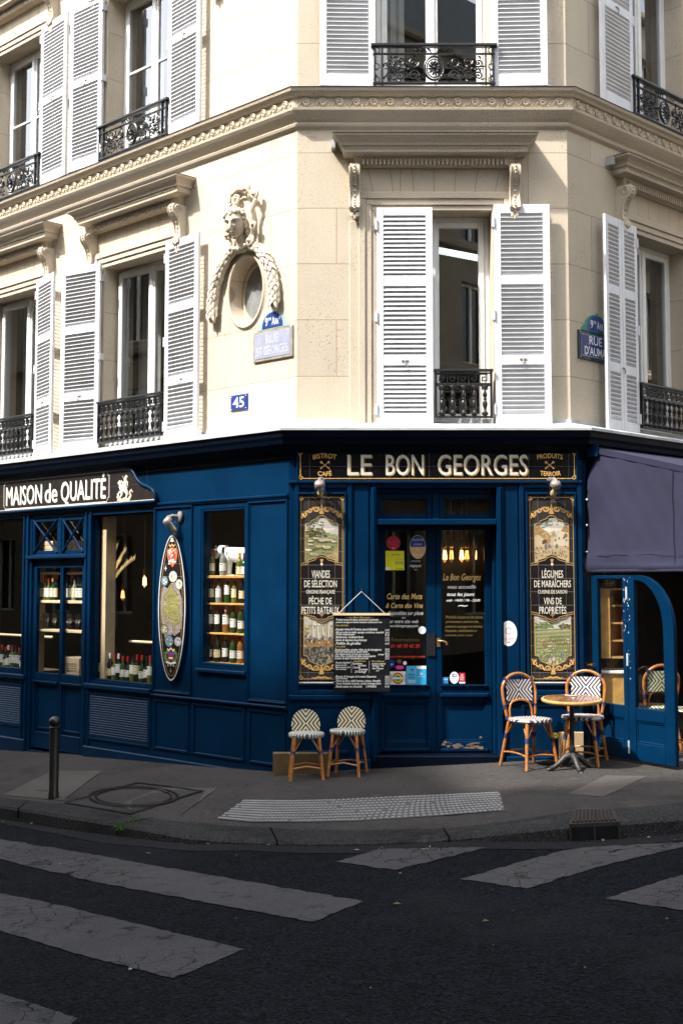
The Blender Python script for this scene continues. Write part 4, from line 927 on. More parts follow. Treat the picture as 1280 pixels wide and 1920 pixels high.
f2 = MB(); a, b = X1+.004, X2; gl = q('D', 1193, 1250)[0]; gr = q('D', 1247, 1250)[0]; gb2 = q('D', 1220, 1330)[1]
def archline(x0, x1, zt, n=12):
    # quarter arch falling from the top of the leaf to its outer edge
    zs_ = q('D', 1262, 1182)[1]; xs_ = x0
    return [(xs_+(x1-xs_)*sin(pi/2*i/n), zs_+(zt-zs_)*cos(pi/2*i/n)) for i in range(n+1)]
oa = archline(a+.22*(b-a), b, ZT); ia = archline(gl+.02, gr, ZT-.045)
f2.prism([(a, ZB), (gl, ZB), (gl, ZT-.045), (gl+.02, ZT-.045), (gl+.02, ZT), (a, ZT)], -.022, .022)
k = len(ia)
f2.add([(x, y, z) for y in (-.022, .022) for x, z in oa+ia], [(i, i+1, k+i+1, k+i) for i in range(k-1)]+[(2*k+i, 3*k+i, 3*k+i+1, 2*k+i+1) for i in range(k-1)]+[(i, 2*k+i, 2*k+i+1, i+1) for i in range(k-1)]+[(k+i, k+i+1, 3*k+i+1, 3*k+i) for i in range(k-1)])
f2.add([(x, y, z) for y in (-.022, .022) for x, z in ((gl+.02, ZT), oa[0], ia[0])], [(0, 1, 2), (5, 4, 3)])
f2.bev(gr, b, -.022, .022, ZB, ia[-1][1] if ia[-1][1] < oa[-1][1] else oa[-1][1], .006)
f2.bev(gl, gr, -.021, .022, gb2-.12, gb2, .006); f2.bev(gl, gr, -.021, .022, ZB, ZB+.17, .006); f2.box(gl, gr, -.006, .008, ZB+.16, gb2-.11); f2.frm(gl, gr, ZB+.17, gb2-.12, .018, -.016, .0, .005)
d2 = f2.build('folding_door', 'navy_paint', SH, mw=FR['D']); g = MB(); g.poly([(gl, gb2), (gr, gb2)]+[p for p in reversed(ia)], 0); g.build('pane', 'shop_glass', d2)
hg = MB()
for z in (ZB+.12, ZB+.95, ZT-.17): hg.tube([(X1, -.026, z-.06), (X1, -.026, z+.06)], .010, 8)
hg.build('hinge', 'zinc', d2)
# worn paint along the joint
wn = MB()
for i in range(34):
    x = X1+random.choice((-1, 1))*random.uniform(.008, .05); z = ZT-abs(random.gauss(.15, .5)); w_ = random.uniform(.0015, .006); hh = random.uniform(.004, .016)
    if z > ZB+.1: wn.poly([(x+w_*cos(k*1.05)*random.uniform(.5, 1), z+hh*sin(k*1.05)*random.uniform(.5, 1)) for k in range(6)], -.0225-.00005*i)
wn.build('chipped_paint', 'chalk', d2)
# ---------------------------------------------------------------- awning
aw = FR['R'] @ Vector((-.02, -GO-.05, 0)); FR['A'] = frame(aw.x, aw.y, -45)
AW = thing('awning', 'faded purple grey canvas awning with a side curtain over the terrace', 'awning', FR['A'] @ Matrix.Translation((0, 0, 1.75)))
pt = lambda px, py: q('A', px, py)
tl, tr = pt(1118, 848), pt(1280, 880); sl_ = (tr[1]-tl[1])/(tr[0]-tl[0]); XE = tr[0]+.28; zE = tl[1]+sl_*(XE-tl[0])
bl = pt(1096, 1073)
m_ = MB(); NX, NZ = 26, 30; vv = []
ptsl = [pt(1118, 848), pt(1101, 905), pt(1101, 1035), pt(1096, 1073)]
for j in range(NZ+1):
    t_ = j/NZ; zb_ = bl[1]; zl = tl[1]+(zb_-tl[1])*t_
    for (xa, za), (xb, zb2) in zip(ptsl, ptsl[1:]):
        if zb2 <= zl <= za: xl = xa+(xb-xa)*(za-zl)/(za-zb2); break
    else: xl = ptsl[-1][0]
    for i in range(NX+1):
        s_ = i/NX; x = xl+(XE-xl)*s_; zt_ = tl[1]+sl_*(x-tl[0]); z = zt_+(zb_-zt_)*t_
        y = .012*sin(x*9+z*3)*t_+.004*sin(x*31+z*17)
        if t_ > .86: y += .010*sin(z*60)*(.4+.6*abs(sin(x*6)))-.012*sin(pi*(t_-.86)/.14)
        y += .03*math.exp(-((s_)/.12)**2)*sin(z*9)*.4
        vv.append((x, y, z))
m_.add(vv, [(j*(NX+1)+i, j*(NX+1)+i+1, (j+1)*(NX+1)+i+1, (j+1)*(NX+1)+i) for j in range(NZ) for i in range(NX)])
ORG = (0, 0, 1.75)
cur = m_.build('side_curtain', 'awning_cloth', AW, smooth=60, org=ORG)
hm = MB(); hm.tube([(bl[0]+(XE-bl[0])*i/20, -.004+.008*sin(i*1.3), bl[1]+.012) for i in range(21)], .014, 6); zz = bl[1]+(tl[1]-bl[1])*.14; hm.tube([(bl[0]+.03+(XE-bl[0]-.03)*i/20, -.012, zz-.006*sin(i)) for i in range(21)], .003, 4); hm.build('hem', 'awning_cloth', cur, smooth=60, org=(0, 0, 0))
for c_ in cur.children: c_.location = (0, 0, -1.75)
sm_ = MB(); xs1 = pt(1262, 960)[0]; zt1 = tl[1]+sl_*(xs1-tl[0])-.01; sm_.tube([(xs1+.004*sin(i), -.010+.012*sin(xs1*9+z_*3)*((zt1-z_)/(zt1-bl[1])), z_) for i, z_ in enumerate([zt1+(bl[1]-zt1)*k/16 for k in range(17)])], .004, 5); sm_.build('seam', 'awning_cloth', AW, org=ORG)
st = MB()
for py in (937, 985, 1035): x, z = pt(1101, py); st.ball((x, -.012, z), .013, 8)
st.build('stud', 'zinc', AW, org=ORG)
tp = MB(); tz0 = tl[1]+.03; c = []
for y in (0, 4.2):
    c += [(tl[0]-.03, y, tz0+.03), (XE, y, zE+.05)]
tp.add([(tl[0]-.03, -.01, tl[1]+.055), (XE, -.01, zE+.03), (XE, 4.2, zE+.03), (tl[0]-.03, 4.2, tl[1]+.055)], [(0, 1, 2, 3)])
tp.add([(tl[0]-.03, -.01, tl[1]+.053), (XE, -.01, zE+.028), (XE, -.006, zE-.03), (tl[0]-.01, -.006, tl[1]-.01)], [(0, 1, 2, 3)])
tp.build('canopy', 'awning_cloth', AW, org=ORG)
ro = MB(); ro.tube([(tl[0]-.06, -.02, tl[1]+.02), (tl[0]-.06, 4.2, tl[1]+.02)], .05, 10); ro.box(tl[0]-.11, tl[0]+.03, -.028, -.012, tl[1]-.04, tl[1]+.075); ro.build('roller_box', 'navy_paint', AW, org=ORG)
sk = MB(); sk.poly([(tl[0]-.12, tl[1]-.01), (tl[0]-.005, tl[1]-.01), (ptsl[1][0]-.01, ptsl[1][1]), (ptsl[2][0]-.012, ptsl[2][1]), (ptsl[2][0]+.03, ptsl[2][1]-.01), (ptsl[2][0]+.02, ptsl[2][1]-.06), (ptsl[2][0]-.12, ptsl[2][1]-.07)], .012); sk.build('side_board', 'navy_dark', AW, org=ORG)

# ---------------------------------------------------------------- signs
GOLD, CREAM, BLACK, GREYB = (.52, .31, .10), (.74, .69, .58), (.012, .010, .010), (.034, .030, .029)
def SX(F, out): return lambda px, py: q(F, px, py, out)
# name board over the door
F = 'C'; o_ = GO+.035; X = SX(F, o_); a = X(558, 842); b = X(1081, 903)
sg = thing('name_board', 'long black tiled sign lettered LE BON GEORGES in grey capitals over the entrance door', 'sign', at(F, (a[0]+b[0])/2, -GO, b[1])); og = ((a[0]+b[0])/2, -GO, b[1])
m_ = MB(); m_.frm(a[0]-.012, b[0]+.012, b[1]-.012, a[1]+.012, .02, -o_-.012, -GO+.0005, .005, m=0); m_.build('frame', 'navy_paint', sg, org=og)
m_ = MB(); m_.box(a[0]+.008, b[0]-.008, -o_, -GO, b[1]+.008, a[1]-.008, 0)
zm = (a[1]+b[1])/2; 
for i in range(14): x = a[0]+(b[0]-a[0])*(i+.6)/14; m_.ribbon([(x, b[1]+.01), (x, a[1]-.01)], .0022, -o_-.0004, 1)
m_.ribbon([(a[0]+.01, zm-.012), (b[0]-.01, zm-.012)], .0022, -o_-.0004, 1)
m_.build('tiles', ['black_gloss', 'dark_zinc'], sg, org=og)
m_ = MB(); yy = -o_-.001
for z0_, z1_ in ((X(600, 847)[1],)*2, (X(600, 897)[1],)*2): m_.ribbon([(X(568, 850)[0], z0_), (X(1072, 850)[0], z1_)], .008, yy)
for px in (563, 1076): m_.ribbon([(X(px, 850)[0], X(px, 852)[1]), (X(px, 850)[0], X(px, 892)[1])], .007, yy)
for px, py, a0, d_ in ((564.5, 849, -pi/2, -1), (564.5, 895, pi/2, 1), (1075, 849, -pi/2, 1), (1075, 895, pi/2, -1)): cx, cz = X(px, py); m_.ribbon(spiral(cx, cz, .026, 1.2, a0, d_, 18, .2), .008, yy-.0002)
for s_, x0_, x1_, y1_, y0_, bend in (('BISTROT', 587, 630, 861.5, 853, .016), ('PRODUITS', 1007, 1054, 861.5, 853, .016), ('CAFÉ', 595, 622, 891, 883, -.008), ('TERROIR', 1012, 1051, 890.5, 882.5, -.010)):
    zb_ = X(x0_, y1_)[1]; text(m_, s_, X(x0_, y1_)[0], X(x1_, y1_)[0], zb_, X(x0_, y0_)[1]-zb_, yy, arc=bend, bold=.02)
for cx_ in (609, 1030):
    cx, cz = X(cx_, 872)
    for sgn in (-1, 1):
        m_.ribbon([(cx-sgn*.045, cz-.036), (cx-sgn*.03, cz-.024), (cx, cz), (cx+sgn*.025, cz+.02)], [.014, .011, .007, .006], yy-.0002*(sgn+1)); m_.disc(cx+sgn*.036, cz+.028, .013, .012, yy-.0006, 12)
m_.build('gilding', 'gold_leaf', sg, org=og)
for nm, mt, dx, dy_ in (('letter_shadow', 'gold_leaf', 1.7, 1.5), ('lettering', 'grey_letter', 0, 0)):
    m_ = MB()
    for s_, x0_, x1_ in (('LE', 651, 697), ('BON', 723, 794), ('GEORGES', 820, 989)):
        zb_ = X(x0_, 890.5+dy_)[1]; text(m_, s_, X(x0_+dx, 890)[0], X(x1_+dx, 890)[0], zb_, X(x0_, 853+dy_)[1]-zb_, yy-(.0006 if dx else .0012), bold=.004)
        if dx: text(m_, s_, X(x0_+dx*.45, 890)[0], X(x1_+dx*.45, 890)[0], zb_+.004, X(x0_, 853+dy_)[1]-zb_, yy-.0009, bold=.002, m=1)
    m_.build(nm, [mt, 'black_gloss'], sg, org=og)
# shaped sign of the left front
F = 'L'; o_ = GO+.04; X = SX(F, o_)
edge = [X(*p) for p in ((234, 876.4), (242, 877.8), (248, 882), (252, 888), (255.5, 895), (260, 902), (265, 907), (272, 910.5), (279, 913), (285, 917), (289.5, 923), (292, 931), (292.5, 942))]
zt = edge[0][1]; zb = X(140, 951)[1]; cx = -4.13
right = [(x, z) for x, z in edge[:-1]]+[(edge[-1][0], zb)]
left = [(2*cx-x, z) for x, z in reversed(right)]
out_ = right+left
sg = thing('shaped_sign', 'long brown black sign with curved shoulders lettered MAISON de QUALITÉ above the side door', 'sign', at(F, cx, -GO, zb)); og = (cx, -GO, zb)
m_ = MB(); m_.prism(out_, -o_, -GO+.0005); ctr = (cx, (zt+zb)/2)
m_.build('board', 'board_brown' if 'board_brown' in MATS else (M('board_brown', (.016, .012, .011), .5, var=.15, spec=.12) and 'board_brown'), sg, org=og)
m_ = MB(); cl = out_+[out_[0]]; m_.tube([(x, -o_-.004, z) for x, z in out_], .020, 8, closed=True, m=0)
m_.build('frame', 'navy_paint', sg, smooth=50, org=og)
m_ = MB(); ins = [(cx+(x-cx)*.993, ctr[1]+(z-ctr[1])*.90) for x, z in cl]; m_.ribbon(ins, .012, -o_-.0012); m_.build('edge_line', 'cream_letter', sg, org=og)
m_ = MB(); yy = -o_-.0015
xa, xb = X(8, 930)[0], X(203, 930)[0]; za, zb2 = X(100, 893.6)[1], X(100, 949.0)[1]
for z in (za, zb2): m_.ribbon([(xa+.03, z), (xb-.03, z)], .020, yy, 1)
for x in (xa-.01, xb+.01): m_.ribbon([(x, zb2+.05), (x, za-.05)], .006, yy, 1); m_.ribbon([(x+.012, zb2+.05), (x+.012, za-.05)], .004, yy, 1)
for x, s_ in ((xa, 1), (xb, -1)):
    for z, t_ in ((za, -1), (zb2, 1)): m_.ribbon([(x+s_*.03, z), (x+s_*.03, z+t_*.025), (x+s_*.01, z+t_*.025), (x+s_*.01, z+t_*.05), (x-s_*.01, z+t_*.05)], .006, yy-.0003, 1)
for i in range(9): x = -5.6+i*.42; m_.ribbon([(x, zb+.02), (x, zt-.02)], .0018, yy+.0003, 2)
m_.ribbon([(-6, ctr[1]), (-2.4, ctr[1])], .0018, yy+.0003, 2)
for s_, x0_, x1_, bl_ in (('MAISON', 11.5, 78, .5), ('de', 84, 107, .5), ('QUALITÉ', 114, 197.5, .5)):
    zbb = X(100, 940.5)[1]; hh = X(100, 905.5)[1]-zbb
    for dx, dz, mm in ((.012, -.012, 1), (0, 0, 0)): text(m_, s_, X(x0_, 940)[0]+dx, X(x1_, 940)[0]+dx, zbb+dz, hh, yy-.0006-(0 if mm else .0005), mm, bold=.0)
m_.build('lettering', ['white_letter', 'cream_letter', 'dark_zinc'], sg, org=og)
# rider and dragon in cream line work
m_ = MB(); ex, ez = X(233, 921); k = .0105; yy = -o_-.0016; C1, C2, C3 = (.72, .64, .52), (.50, .40, .33), (.30, .22, .17)
def EP(*p): return [(ex+a*k, ez+b*k) for a, b in p]
m_.ribbon(EP((-7, 1), (-3, 4), (1, 3), (4, -1)), [.05, .085, .08, .05], yy, col=C1); m_.ribbon(EP((-6, 3), (-8, 8), (-9, 11), (-12, 9)), [.06, .045, .04, .025], yy-.0002, col=C1)
m_.ribbon(EP((-6, 0), (-10, -1), (-11, -5)), [.035, .022, .012], yy-.0003, col=C1); m_.ribbon(EP((-4, -1), (-6, -5), (-9, -7)), [.035, .02, .012], yy-.0003, col=C1); m_.ribbon(EP((3, 0), (5, -4), (3, -8), (6, -10)), [.045, .03, .02, .012], yy-.0003, col=C1)
m_.ribbon(EP((-1, 4), (0, 9), (2, 12)), [.045, .06, .035], yy-.0005, col=C1); m_.disc(*EP((2, 14))[0], .022, .026, yy-.0006, 10, col=C1); m_.ribbon(EP((1, 10), (-3, 9), (-6, 12)), .02, yy-.0007, col=C1); m_.ribbon(EP((3, 11), (6, 9), (5, 6)), .03, yy-.0006, col=C2); m_.ribbon(EP((-3, 17), (3, 6), (8, -4)), .006, yy-.0008, col=C1)
m_.ribbon(EP((1, 16), (4, 17), (6, 15)), [.01, .018, .008], yy-.0007, col=C1)
m_.ribbon(EP((-13, -10), (-9, -8), (-5, -11), (0, -9), (4, -11), (9, -9), (12, -5), (10, -1), (13, 1), (16, -2)), [.02, .05, .06, .05, .05, .045, .035, .03, .024, .01], yy-.0001, col=C2)
m_.ribbon(EP((-13, -7), (-11, -4), (-13, -2)), [.03, .035, .01], yy-.0004, col=C1); m_.ribbon(EP((-6, -9), (-8, -13), (-11, -14)), .02, yy-.0004, col=C1)
for i in range(40):
    x, z = random.uniform(-11, 8), random.uniform(-12, 12); m_.ribbon(EP((x, z), (x+random.uniform(.5, 1.6), z+random.uniform(-1.2, 1.2))), .005, yy-.001, col=C3 if i % 2 else C1)
for i in range(22): x = 4+i*.55; m_.ribbon(EP((x-6, -13), (x-5+random.random(), -11)), .003, yy-.0002, col=C2)
m_.build('emblem', 'painted_tile', sg, org=og)
# ---------------------------------------------------------------- painted tile panels
def clampx(p, r): return [(min(max(x, r[0]), r[1]), min(max(z, r[2]), r[3])) for x, z in p]
def blob(m_, cx, cz, rx, rz, y, col, r, n=9, jag=.25):
    m_.poly(clampx([(cx+rx*cos(2*pi*k/n)*random.uniform(1-jag, 1+jag), cz+rz*sin(2*pi*k/n)*random.uniform(1-jag, 1+jag)) for k in range(n)], r), y, col=col)
def vary(c, a=.2): f = random.uniform(1-a, 1+a); return tuple(min(1, x*f*random.uniform(1-a*.3, 1+a*.3)) for x in c)
def picture(m_, r, y, kind, seed):
    """hand painted landscape made of many flat dabs of colour inside r=(x0,x1,z0,z1)"""
    dk = lambda c: tuple(.66*(.6*x+.4*k*(.3*c[0]+.55*c[1]+.15*c[2]))**1.28 for x, k in zip(c, (1.18, .98, .66)))
    random.seed(seed); x0, x1, z0, z1 = r; W, H = x1-x0, z1-z0; e = [0]
    def Y(): e[0] += 1; return y-.00001*e[0]
    U = lambda u, v: (x0+u*W, z0+v*H)
    def D(u, v, ru, rv, c, n=9, jag=.25, a=.18): cx, cz = U(u, v); blob(m_, cx, cz, ru*W, rv*H, Y(), dk(vary(c, a)), r, n, jag)
    def Pg(p, c): m_.poly(clampx([U(*t) for t in p], r), Y(), col=dk(c))
    sky = {'harbour': (.62, .64, .62)}.get(kind, (.60, .68, .74))
    Pg(((0, 0), (1, 0), (1, 1), (0, 1)), sky)
    for i in range(26): D(random.random(), random.uniform(.68, 1), random.uniform(.06, .2), random.uniform(.015, .04), random.choice(((.8, .8, .76), (.66, .74, .80), (.76, .76, .70))))
    if kind == 'pasture':
        Pg(((0, 0), (1, 0), (1, .62), (.6, .66), (0, .6)), (.34, .42, .20))
        for i in range(60): D(random.random(), random.uniform(.50, .66), random.uniform(.03, .08), random.uniform(.008, .02), random.choice(((.40, .48, .26), (.52, .58, .34), (.26, .34, .18))))
        for i in range(90): D(random.gauss(.3, .16), random.gauss(.66, .055), random.uniform(.02, .06), random.uniform(.012, .028), random.choice(((.16, .20, .08), (.26, .28, .12), (.10, .12, .06), (.36, .30, .16))))
        for i in range(45): D(random.choice((random.uniform(.1, .55), random.uniform(.75, 1))), random.gauss(.88, .035), random.uniform(.02, .06), random.uniform(.006, .016), random.choice(((.18, .30, .16), (.30, .42, .26))))
        for i in range(40): D(random.random(), random.uniform(.02, .36), random.uniform(.04, .14), random.uniform(.008, .02), random.choice(((.26, .38, .16), (.38, .46, .22), (.20, .30, .12))))
        Pg(((.62, 0), (1, 0), (1, .3), (.92, .34), (.84, .22), (.66, .12)), (.58, .42, .22))
        for i in range(18): D(random.uniform(.68, 1), random.uniform(.02, .22), .06, .010, random.choice(((.70, .54, .32), (.46, .30, .14))))
        for u, v, s in ((.28, .18, 1.1), (.10, .28, .9), (.66, .34, 1.15), (.42, .36, .9), (.54, .50, 1.2), (.74, .50, .9), (.88, .47, .7), (.34, .54, .8), (.18, .48, .7), (.16, .40, .7)):
            c = random.choice(((.80, .74, .62), (.72, .60, .40), (.82, .78, .70)))
            D(u, v-.03*s, .15*s, .012*s, (.12, .16, .06)); D(u, v, .115*s, .030*s, c, 12, .15); D(u-.09*s, v+.022*s, .035*s, .018*s, c); D(u+.02, v-.014*s, .08*s, .010*s, (.55, .44, .30))
            for q_ in (-.07, .06): D(u+q_*s, v-.030*s, .010, .016*s, (.45, .36, .25))
        D(.46, .64, .035, .035, (.10, .16, .34)); D(.47, .69, .02, .012, (.62, .44, .32)); D(.42, .6, .05, .02, (.5, .42, .34))
    if kind == 'village':
        for i in range(70): D(random.gauss(.3, .16), random.gauss(.90, .05), random.uniform(.02, .07), random.uniform(.006, .018), random.choice(((.20, .32, .26), (.36, .48, .42), (.14, .22, .18))))
        Pg(((0, .3), (.42, .32), (.5, .58), (.30, .72), (.08, .84), (0, .84)), (.62, .40, .16)); Pg(((0, .3), (.34, .3), (.34, .48), (.12, .62), (0, .6)), (.80, .66, .44))
        Pg(((.52, .34), (1, .34), (1, .78), (.82, .74), (.58, .56)), (.80, .74, .62)); Pg(((.78, .70), (.9, .86), (1, .78), (1, .66)), (.56, .34, .14)); Pg(((.46, .56), (.56, .72), (.66, .58)), (.60, .42, .22)); Pg(((.48, .46), (.64, .46), (.64, .58), (.48, .57)), (.76, .66, .48))
        for i in range(60): u = random.uniform(.02, .44); D(u, .80-.5*u+random.uniform(-.12, .03), .03, .008, random.choice(((.72, .48, .20), (.50, .30, .10), (.80, .58, .28))))
        for u, v in ((.62, .5), (.72, .54), (.86, .55), (.94, .5), (.24, .44)): D(u, v, .022, .028, (.20, .13, .08))
        D(.3, .46, .07, .05, (.22, .14, .08)); D(.92, .60, .06, .05, (.36, .22, .1))
        Pg(((0, 0), (1, 0), (1, .36), (.5, .40), (0, .32)), (.72, .58, .36))
        for i in range(110): D(random.random(), random.uniform(0, .36), random.uniform(.015, .07), random.uniform(.006, .016), random.choice(((.80, .68, .46), (.56, .38, .18), (.66, .50, .28), (.84, .76, .60), (.36, .24, .12))))
        for i in range(34): D(random.uniform(.03, .97), random.uniform(.10, .40), .014, .024, random.choice(((.12, .22, .38), (.78, .74, .66), (.16, .12, .10), (.50, .16, .08))))
        for u in (.64, .44, .32): D(u, .36, .03, .055, (.16, .30, .44)); D(u, .42, .016, .014, (.70, .50, .36))
    if kind == 'harbour':
        for i in range(60): D(random.random(), random.uniform(.55, .80), random.uniform(.04, .1), random.uniform(.02, .05), random.choice(((.52, .46, .32), (.38, .42, .26), (.60, .52, .38), (.30, .34, .24))))
        for i in range(16): D(random.random(), random.uniform(.55, .72), .03, .03, random.choice(((.70, .60, .44), (.46, .28, .16))))
        for u in (.22, .36, .5, .66, .82):
            Pg(((u, .5), (u+.012, .5), (u+.012, .97), (u, .97)), (.28, .20, .12)); Pg(((u+.015, .55), (u+.10, .56), (u+.015, .93)), (.72, .74, .74)); Pg(((u-.01, .58), (u-.07, .58), (u-.01, .86)), (.60, .62, .60))
        Pg(((0, .44), (.1, .38), (.9, .38), (1, .46), (1, .52), (0, .52)), (.50, .28, .08)); Pg(((0, .52), (1, .52), (1, .56), (0, .55)), (.22, .30, .40))
        for i in range(60): D(random.random(), random.uniform(.42, .60), .022, .028, random.choice(((.12, .22, .42), (.60, .36, .14), (.10, .10, .12), (.66, .60, .50), (.44, .20, .10))))
        Pg(((0, 0), (1, 0), (1, .38), (0, .38)), (.16, .16, .15))
        for i in range(150): D(random.random(), random.uniform(0, .38), random.uniform(.01, .05), random.uniform(.01, .05), random.choice(((.07, .07, .07), (.34, .34, .31), (.24, .23, .21), (.44, .43, .38))))
    if kind == 'fields':
        Pg(((0, 0), (1, 0), (1, .76), (.5, .72), (0, .78)), (.44, .52, .26))
        for i in range(50): D(random.uniform(0, .5), random.gauss(.80, .03), .05, .018, random.choice(((.18, .34, .14), (.30, .44, .22))))
        for i in range(36): D(random.uniform(.68, 1), random.gauss(.78, .025), .035, .02, random.choice(((.10, .16, .10), (.22, .30, .16), (.52, .24, .10))))
        for i in range(16): v = .70-.035*i; Pg(((0, v), (1, v+.06-.004*i), (1, v+.045-.004*i), (0, v-.010)), vary((.56, .62, .36) if i % 2 else (.26, .38, .15), .1))
        for i in range(22): s0 = -.6+i*.1; Pg(((s0, 0), (s0+.035, 0), (s0*.35+.66, .60), (s0*.35+.645, .60)), vary((.24, .36, .13), .15))
        for i in range(120): D(random.random(), random.uniform(0, .55), random.uniform(.02, .06), random.uniform(.006, .014), random.choice(((.24, .38, .14), (.50, .58, .30), (.36, .46, .22), (.68, .70, .46))))
        for u, v in ((.2, .48), (.34, .5), (.50, .50), (.66, .44), (.76, .44), (.84, .46)): D(u, v, .05, .020, (.50, .30, .12)); D(u, v+.03, .02, .016, (.72, .54, .36))
        D(.26, .42, .07, .03, (.42, .26, .10))
        for u, v in ((.46, .18), (.52, .14), (.76, .22), (.42, .10), (.62, .08)): D(u, v, .04, .05, random.choice(((.24, .34, .56), (.76, .66, .48)))); D(u, v+.055, .02, .018, (.72, .56, .32))
    random.seed(11)
def scallop(x0, x1, zin, zout, up):
    """lower (up=-1) or upper (up=1) edge of a painting: bracket curve between its two sides"""
    k = [(0, 0), (.05, .10), (.12, .12), (.17, .22), (.17, .38), (.26, .52), (.34, .62), (.40, .88), (.5, 1), (.60, .88), (.66, .62), (.74, .52), (.83, .38), (.83, .22), (.88, .12), (.95, .10), (1, 0)]
    return [(x0+(x1-x0)*a, zin+(zout-zin)*b) for a, b in k]
def tile_panel(px0, px1, py0, py1, label, lines, kinds, ox):
    F = 'C'; o_ = GO+.012; X = SX(F, o_); a = X(px0, py0); b = X(px1, py1); x0, x1, z0, z1 = a[0], b[0], b[1], a[1]; og = ((x0+x1)/2, -GO, z0); cx = og[0]
    tp_ = thing('tile_panel', label, 'tile panel', at(F, *og))
    W, H = x1-x0, z1-z0; V = lambda v: z1-v*H; Uu = lambda u: x0+u*W
    m_ = MB(); m_.frm(x0-.002, x1+.002, z0-.002, z1+.002, .012, -o_-.006, -GO+.0006, .002); m_.build('edging', 'cream_letter', tp_, org=og)
    m_ = MB(); m_.box(x0+.010, x1-.010, -o_, -GO+.0003, z0+.010, z1-.010, col=(.012, .010, .010)); y = -o_-.0004
    m_.poly([(Uu(.05), V(.985)), (Uu(.95), V(.985)), (Uu(.95), V(.015)), (Uu(.05), V(.015))], y, col=GREYB)
    top = (Uu(.15), Uu(.85), V(.365), V(.125)); bot = (Uu(.13), Uu(.87), V(.915), V(.645))
    picture(m_, (top[0], top[1], top[2]-.005, top[3]-.01), y-.0003, kinds[0], 3); picture(m_, (bot[0], bot[1], bot[2]+.0, bot[3]), y-.0003, kinds[1], 5)
    yy = y-.0085
    # black cartouche with the lettering, scalloped into both paintings
    up = scallop(Uu(.06), Uu(.94), V(.385), V(.335), 1); dn = scallop(Uu(.06), Uu(.94), V(.625), V(.672), -1)
    halo = [(x, z+.022) for x, z in up]; halod = [(x, z-.022) for x, z in dn]
    m_.poly(halo+list(reversed(halod)), yy, col=GREYB); m_.poly(up+list(reversed(dn)), yy-.0003, col=BLACK)
    # top of the upper painting and foot of the lower one: masking border shapes
    tops = scallop(top[0]-.002, top[1]+.002, V(.165), V(.118), 1); m_.poly(tops+[(Uu(.86), V(.10)), (Uu(.14), V(.10))], yy, col=GREYB)
    for s_ in (0, 1):
        xs_ = (top[0]-.002, Uu(.07)) if s_ == 0 else (Uu(.93), top[1]+.002)
    bots = [(bot[0]-.003, V(.855)), (Uu(.2), V(.86)), (Uu(.24), V(.875)), (Uu(.25), V(.885)), (Uu(.34), V(.895)), (Uu(.40), V(.902)), (Uu(.5), V(.912)), (Uu(.60), V(.902)), (Uu(.66), V(.895)), (Uu(.75), V(.885)), (Uu(.76), V(.875)), (Uu(.8), V(.86)), (bot[1]+.003, V(.855))]
    m_.poly(bots+[(bot[1]+.003, V(.93)), (bot[0]-.003, V(.93))], yy, col=GREYB)
    yg = yy-.0006
    for ln in (up, dn): m_.ribbon(ln, .0045, yg, col=GOLD)
    m_.ribbon([(x, z+.020) for x, z in up], .004, yg, col=GOLD); m_.ribbon([(x, z-.020) for x, z in dn], .004, yg, col=GOLD)
    m_.ribbon(tops, .005, yg, col=GOLD); m_.ribbon(bots, .005, yg, col=GOLD)
    for x in (top[0], top[1]): m_.ribbon([(x, V(.165)), (x, V(.358))], .005, yg, col=GOLD)
    for x in (bot[0], bot[1]): m_.ribbon([(x, V(.855)), (x, V(.648))], .005, yg, col=GOLD)
    for x in (Uu(.055), Uu(.945)): m_.ribbon([(x, V(.03)), (x, V(.97))], .005, yg, col=GOLD)
    for v in (.022, .978): m_.ribbon([(Uu(.12), V(v)), (Uu(.88), V(v))], .005, yg, col=GOLD)
    for u, v, a0, d_ in ((.075, .028, -pi/2, -1), (.925, .028, -pi/2, 1), (.075, .972, pi/2, 1), (.925, .972, pi/2, -1)): m_.ribbon(spiral(Uu(u), V(v), .024, 1.25, a0, d_, 16, .2), .007, yg-.0001, col=GOLD)
    # acanthus scrolls
    def leafs(cu, cv, sg, vs, sc=1):
        for (u_, v_), r, a0, d_ in (((.12, .010), .030, pi, 1), ((.25, .018), .026, 0, -1), ((.36, .040), .022, pi/2, 1)):
            m_.ribbon(spiral(Uu(cu+sg*u_*sc), V(cv+vs*v_), r*sc, 1.1, a0 if sg > 0 else pi-a0, d_*sg*vs, 14, .25), [.016*sc-.0007*i for i in range(15)], yg-.0002, col=GOLD)
        for u_, v_, a in ((.06, .0, .6), (.17, .0, .9), (.22, .03, -.4), (.30, .018, .7), (.38, .05, -.9), (.33, .055, -.2), (.41, .065, -1.2), (.12, .025, -.7)):
            x, z = Uu(cu+sg*u_*sc), V(cv+vs*v_); L = .040*sc; m_.ribbon([(x, z), (x+sg*L*.5*cos(a), z+vs*-L*.5*sin(a)), (x+sg*L*cos(a*1.3), z-vs*L*sin(a*1.3))], [.004, .017*sc, .002], yg-.0003, col=vary(GOLD, .25))
    for sg in (-1, 1): leafs(.5, .072, sg, 1); leafs(.5, .935, sg, -1, 1.0)
    for v, s_ in ((.085, 1), (.93, -1)): m_.ribbon([(cx, V(v)-.045), (cx, V(v)), (cx, V(v)+.05)], [.05, .028, .006], yg-.0004, col=GOLD); m_.ribbon([(cx-.03, V(v)+.02), (cx, V(v)-.03), (cx+.03, V(v)+.02)], .010, yg-.0005, col=vary(GOLD))
    for v in (.022, .972):
        for sg in (-1, 1): m_.ribbon([(cx, V(v)), (cx+sg*.03, V(v)+.008), (cx+sg*.07, V(v)-.006), (cx+sg*.10, V(v)+.006)], [.014, .016, .012, .002], yg-.0003, col=GOLD)
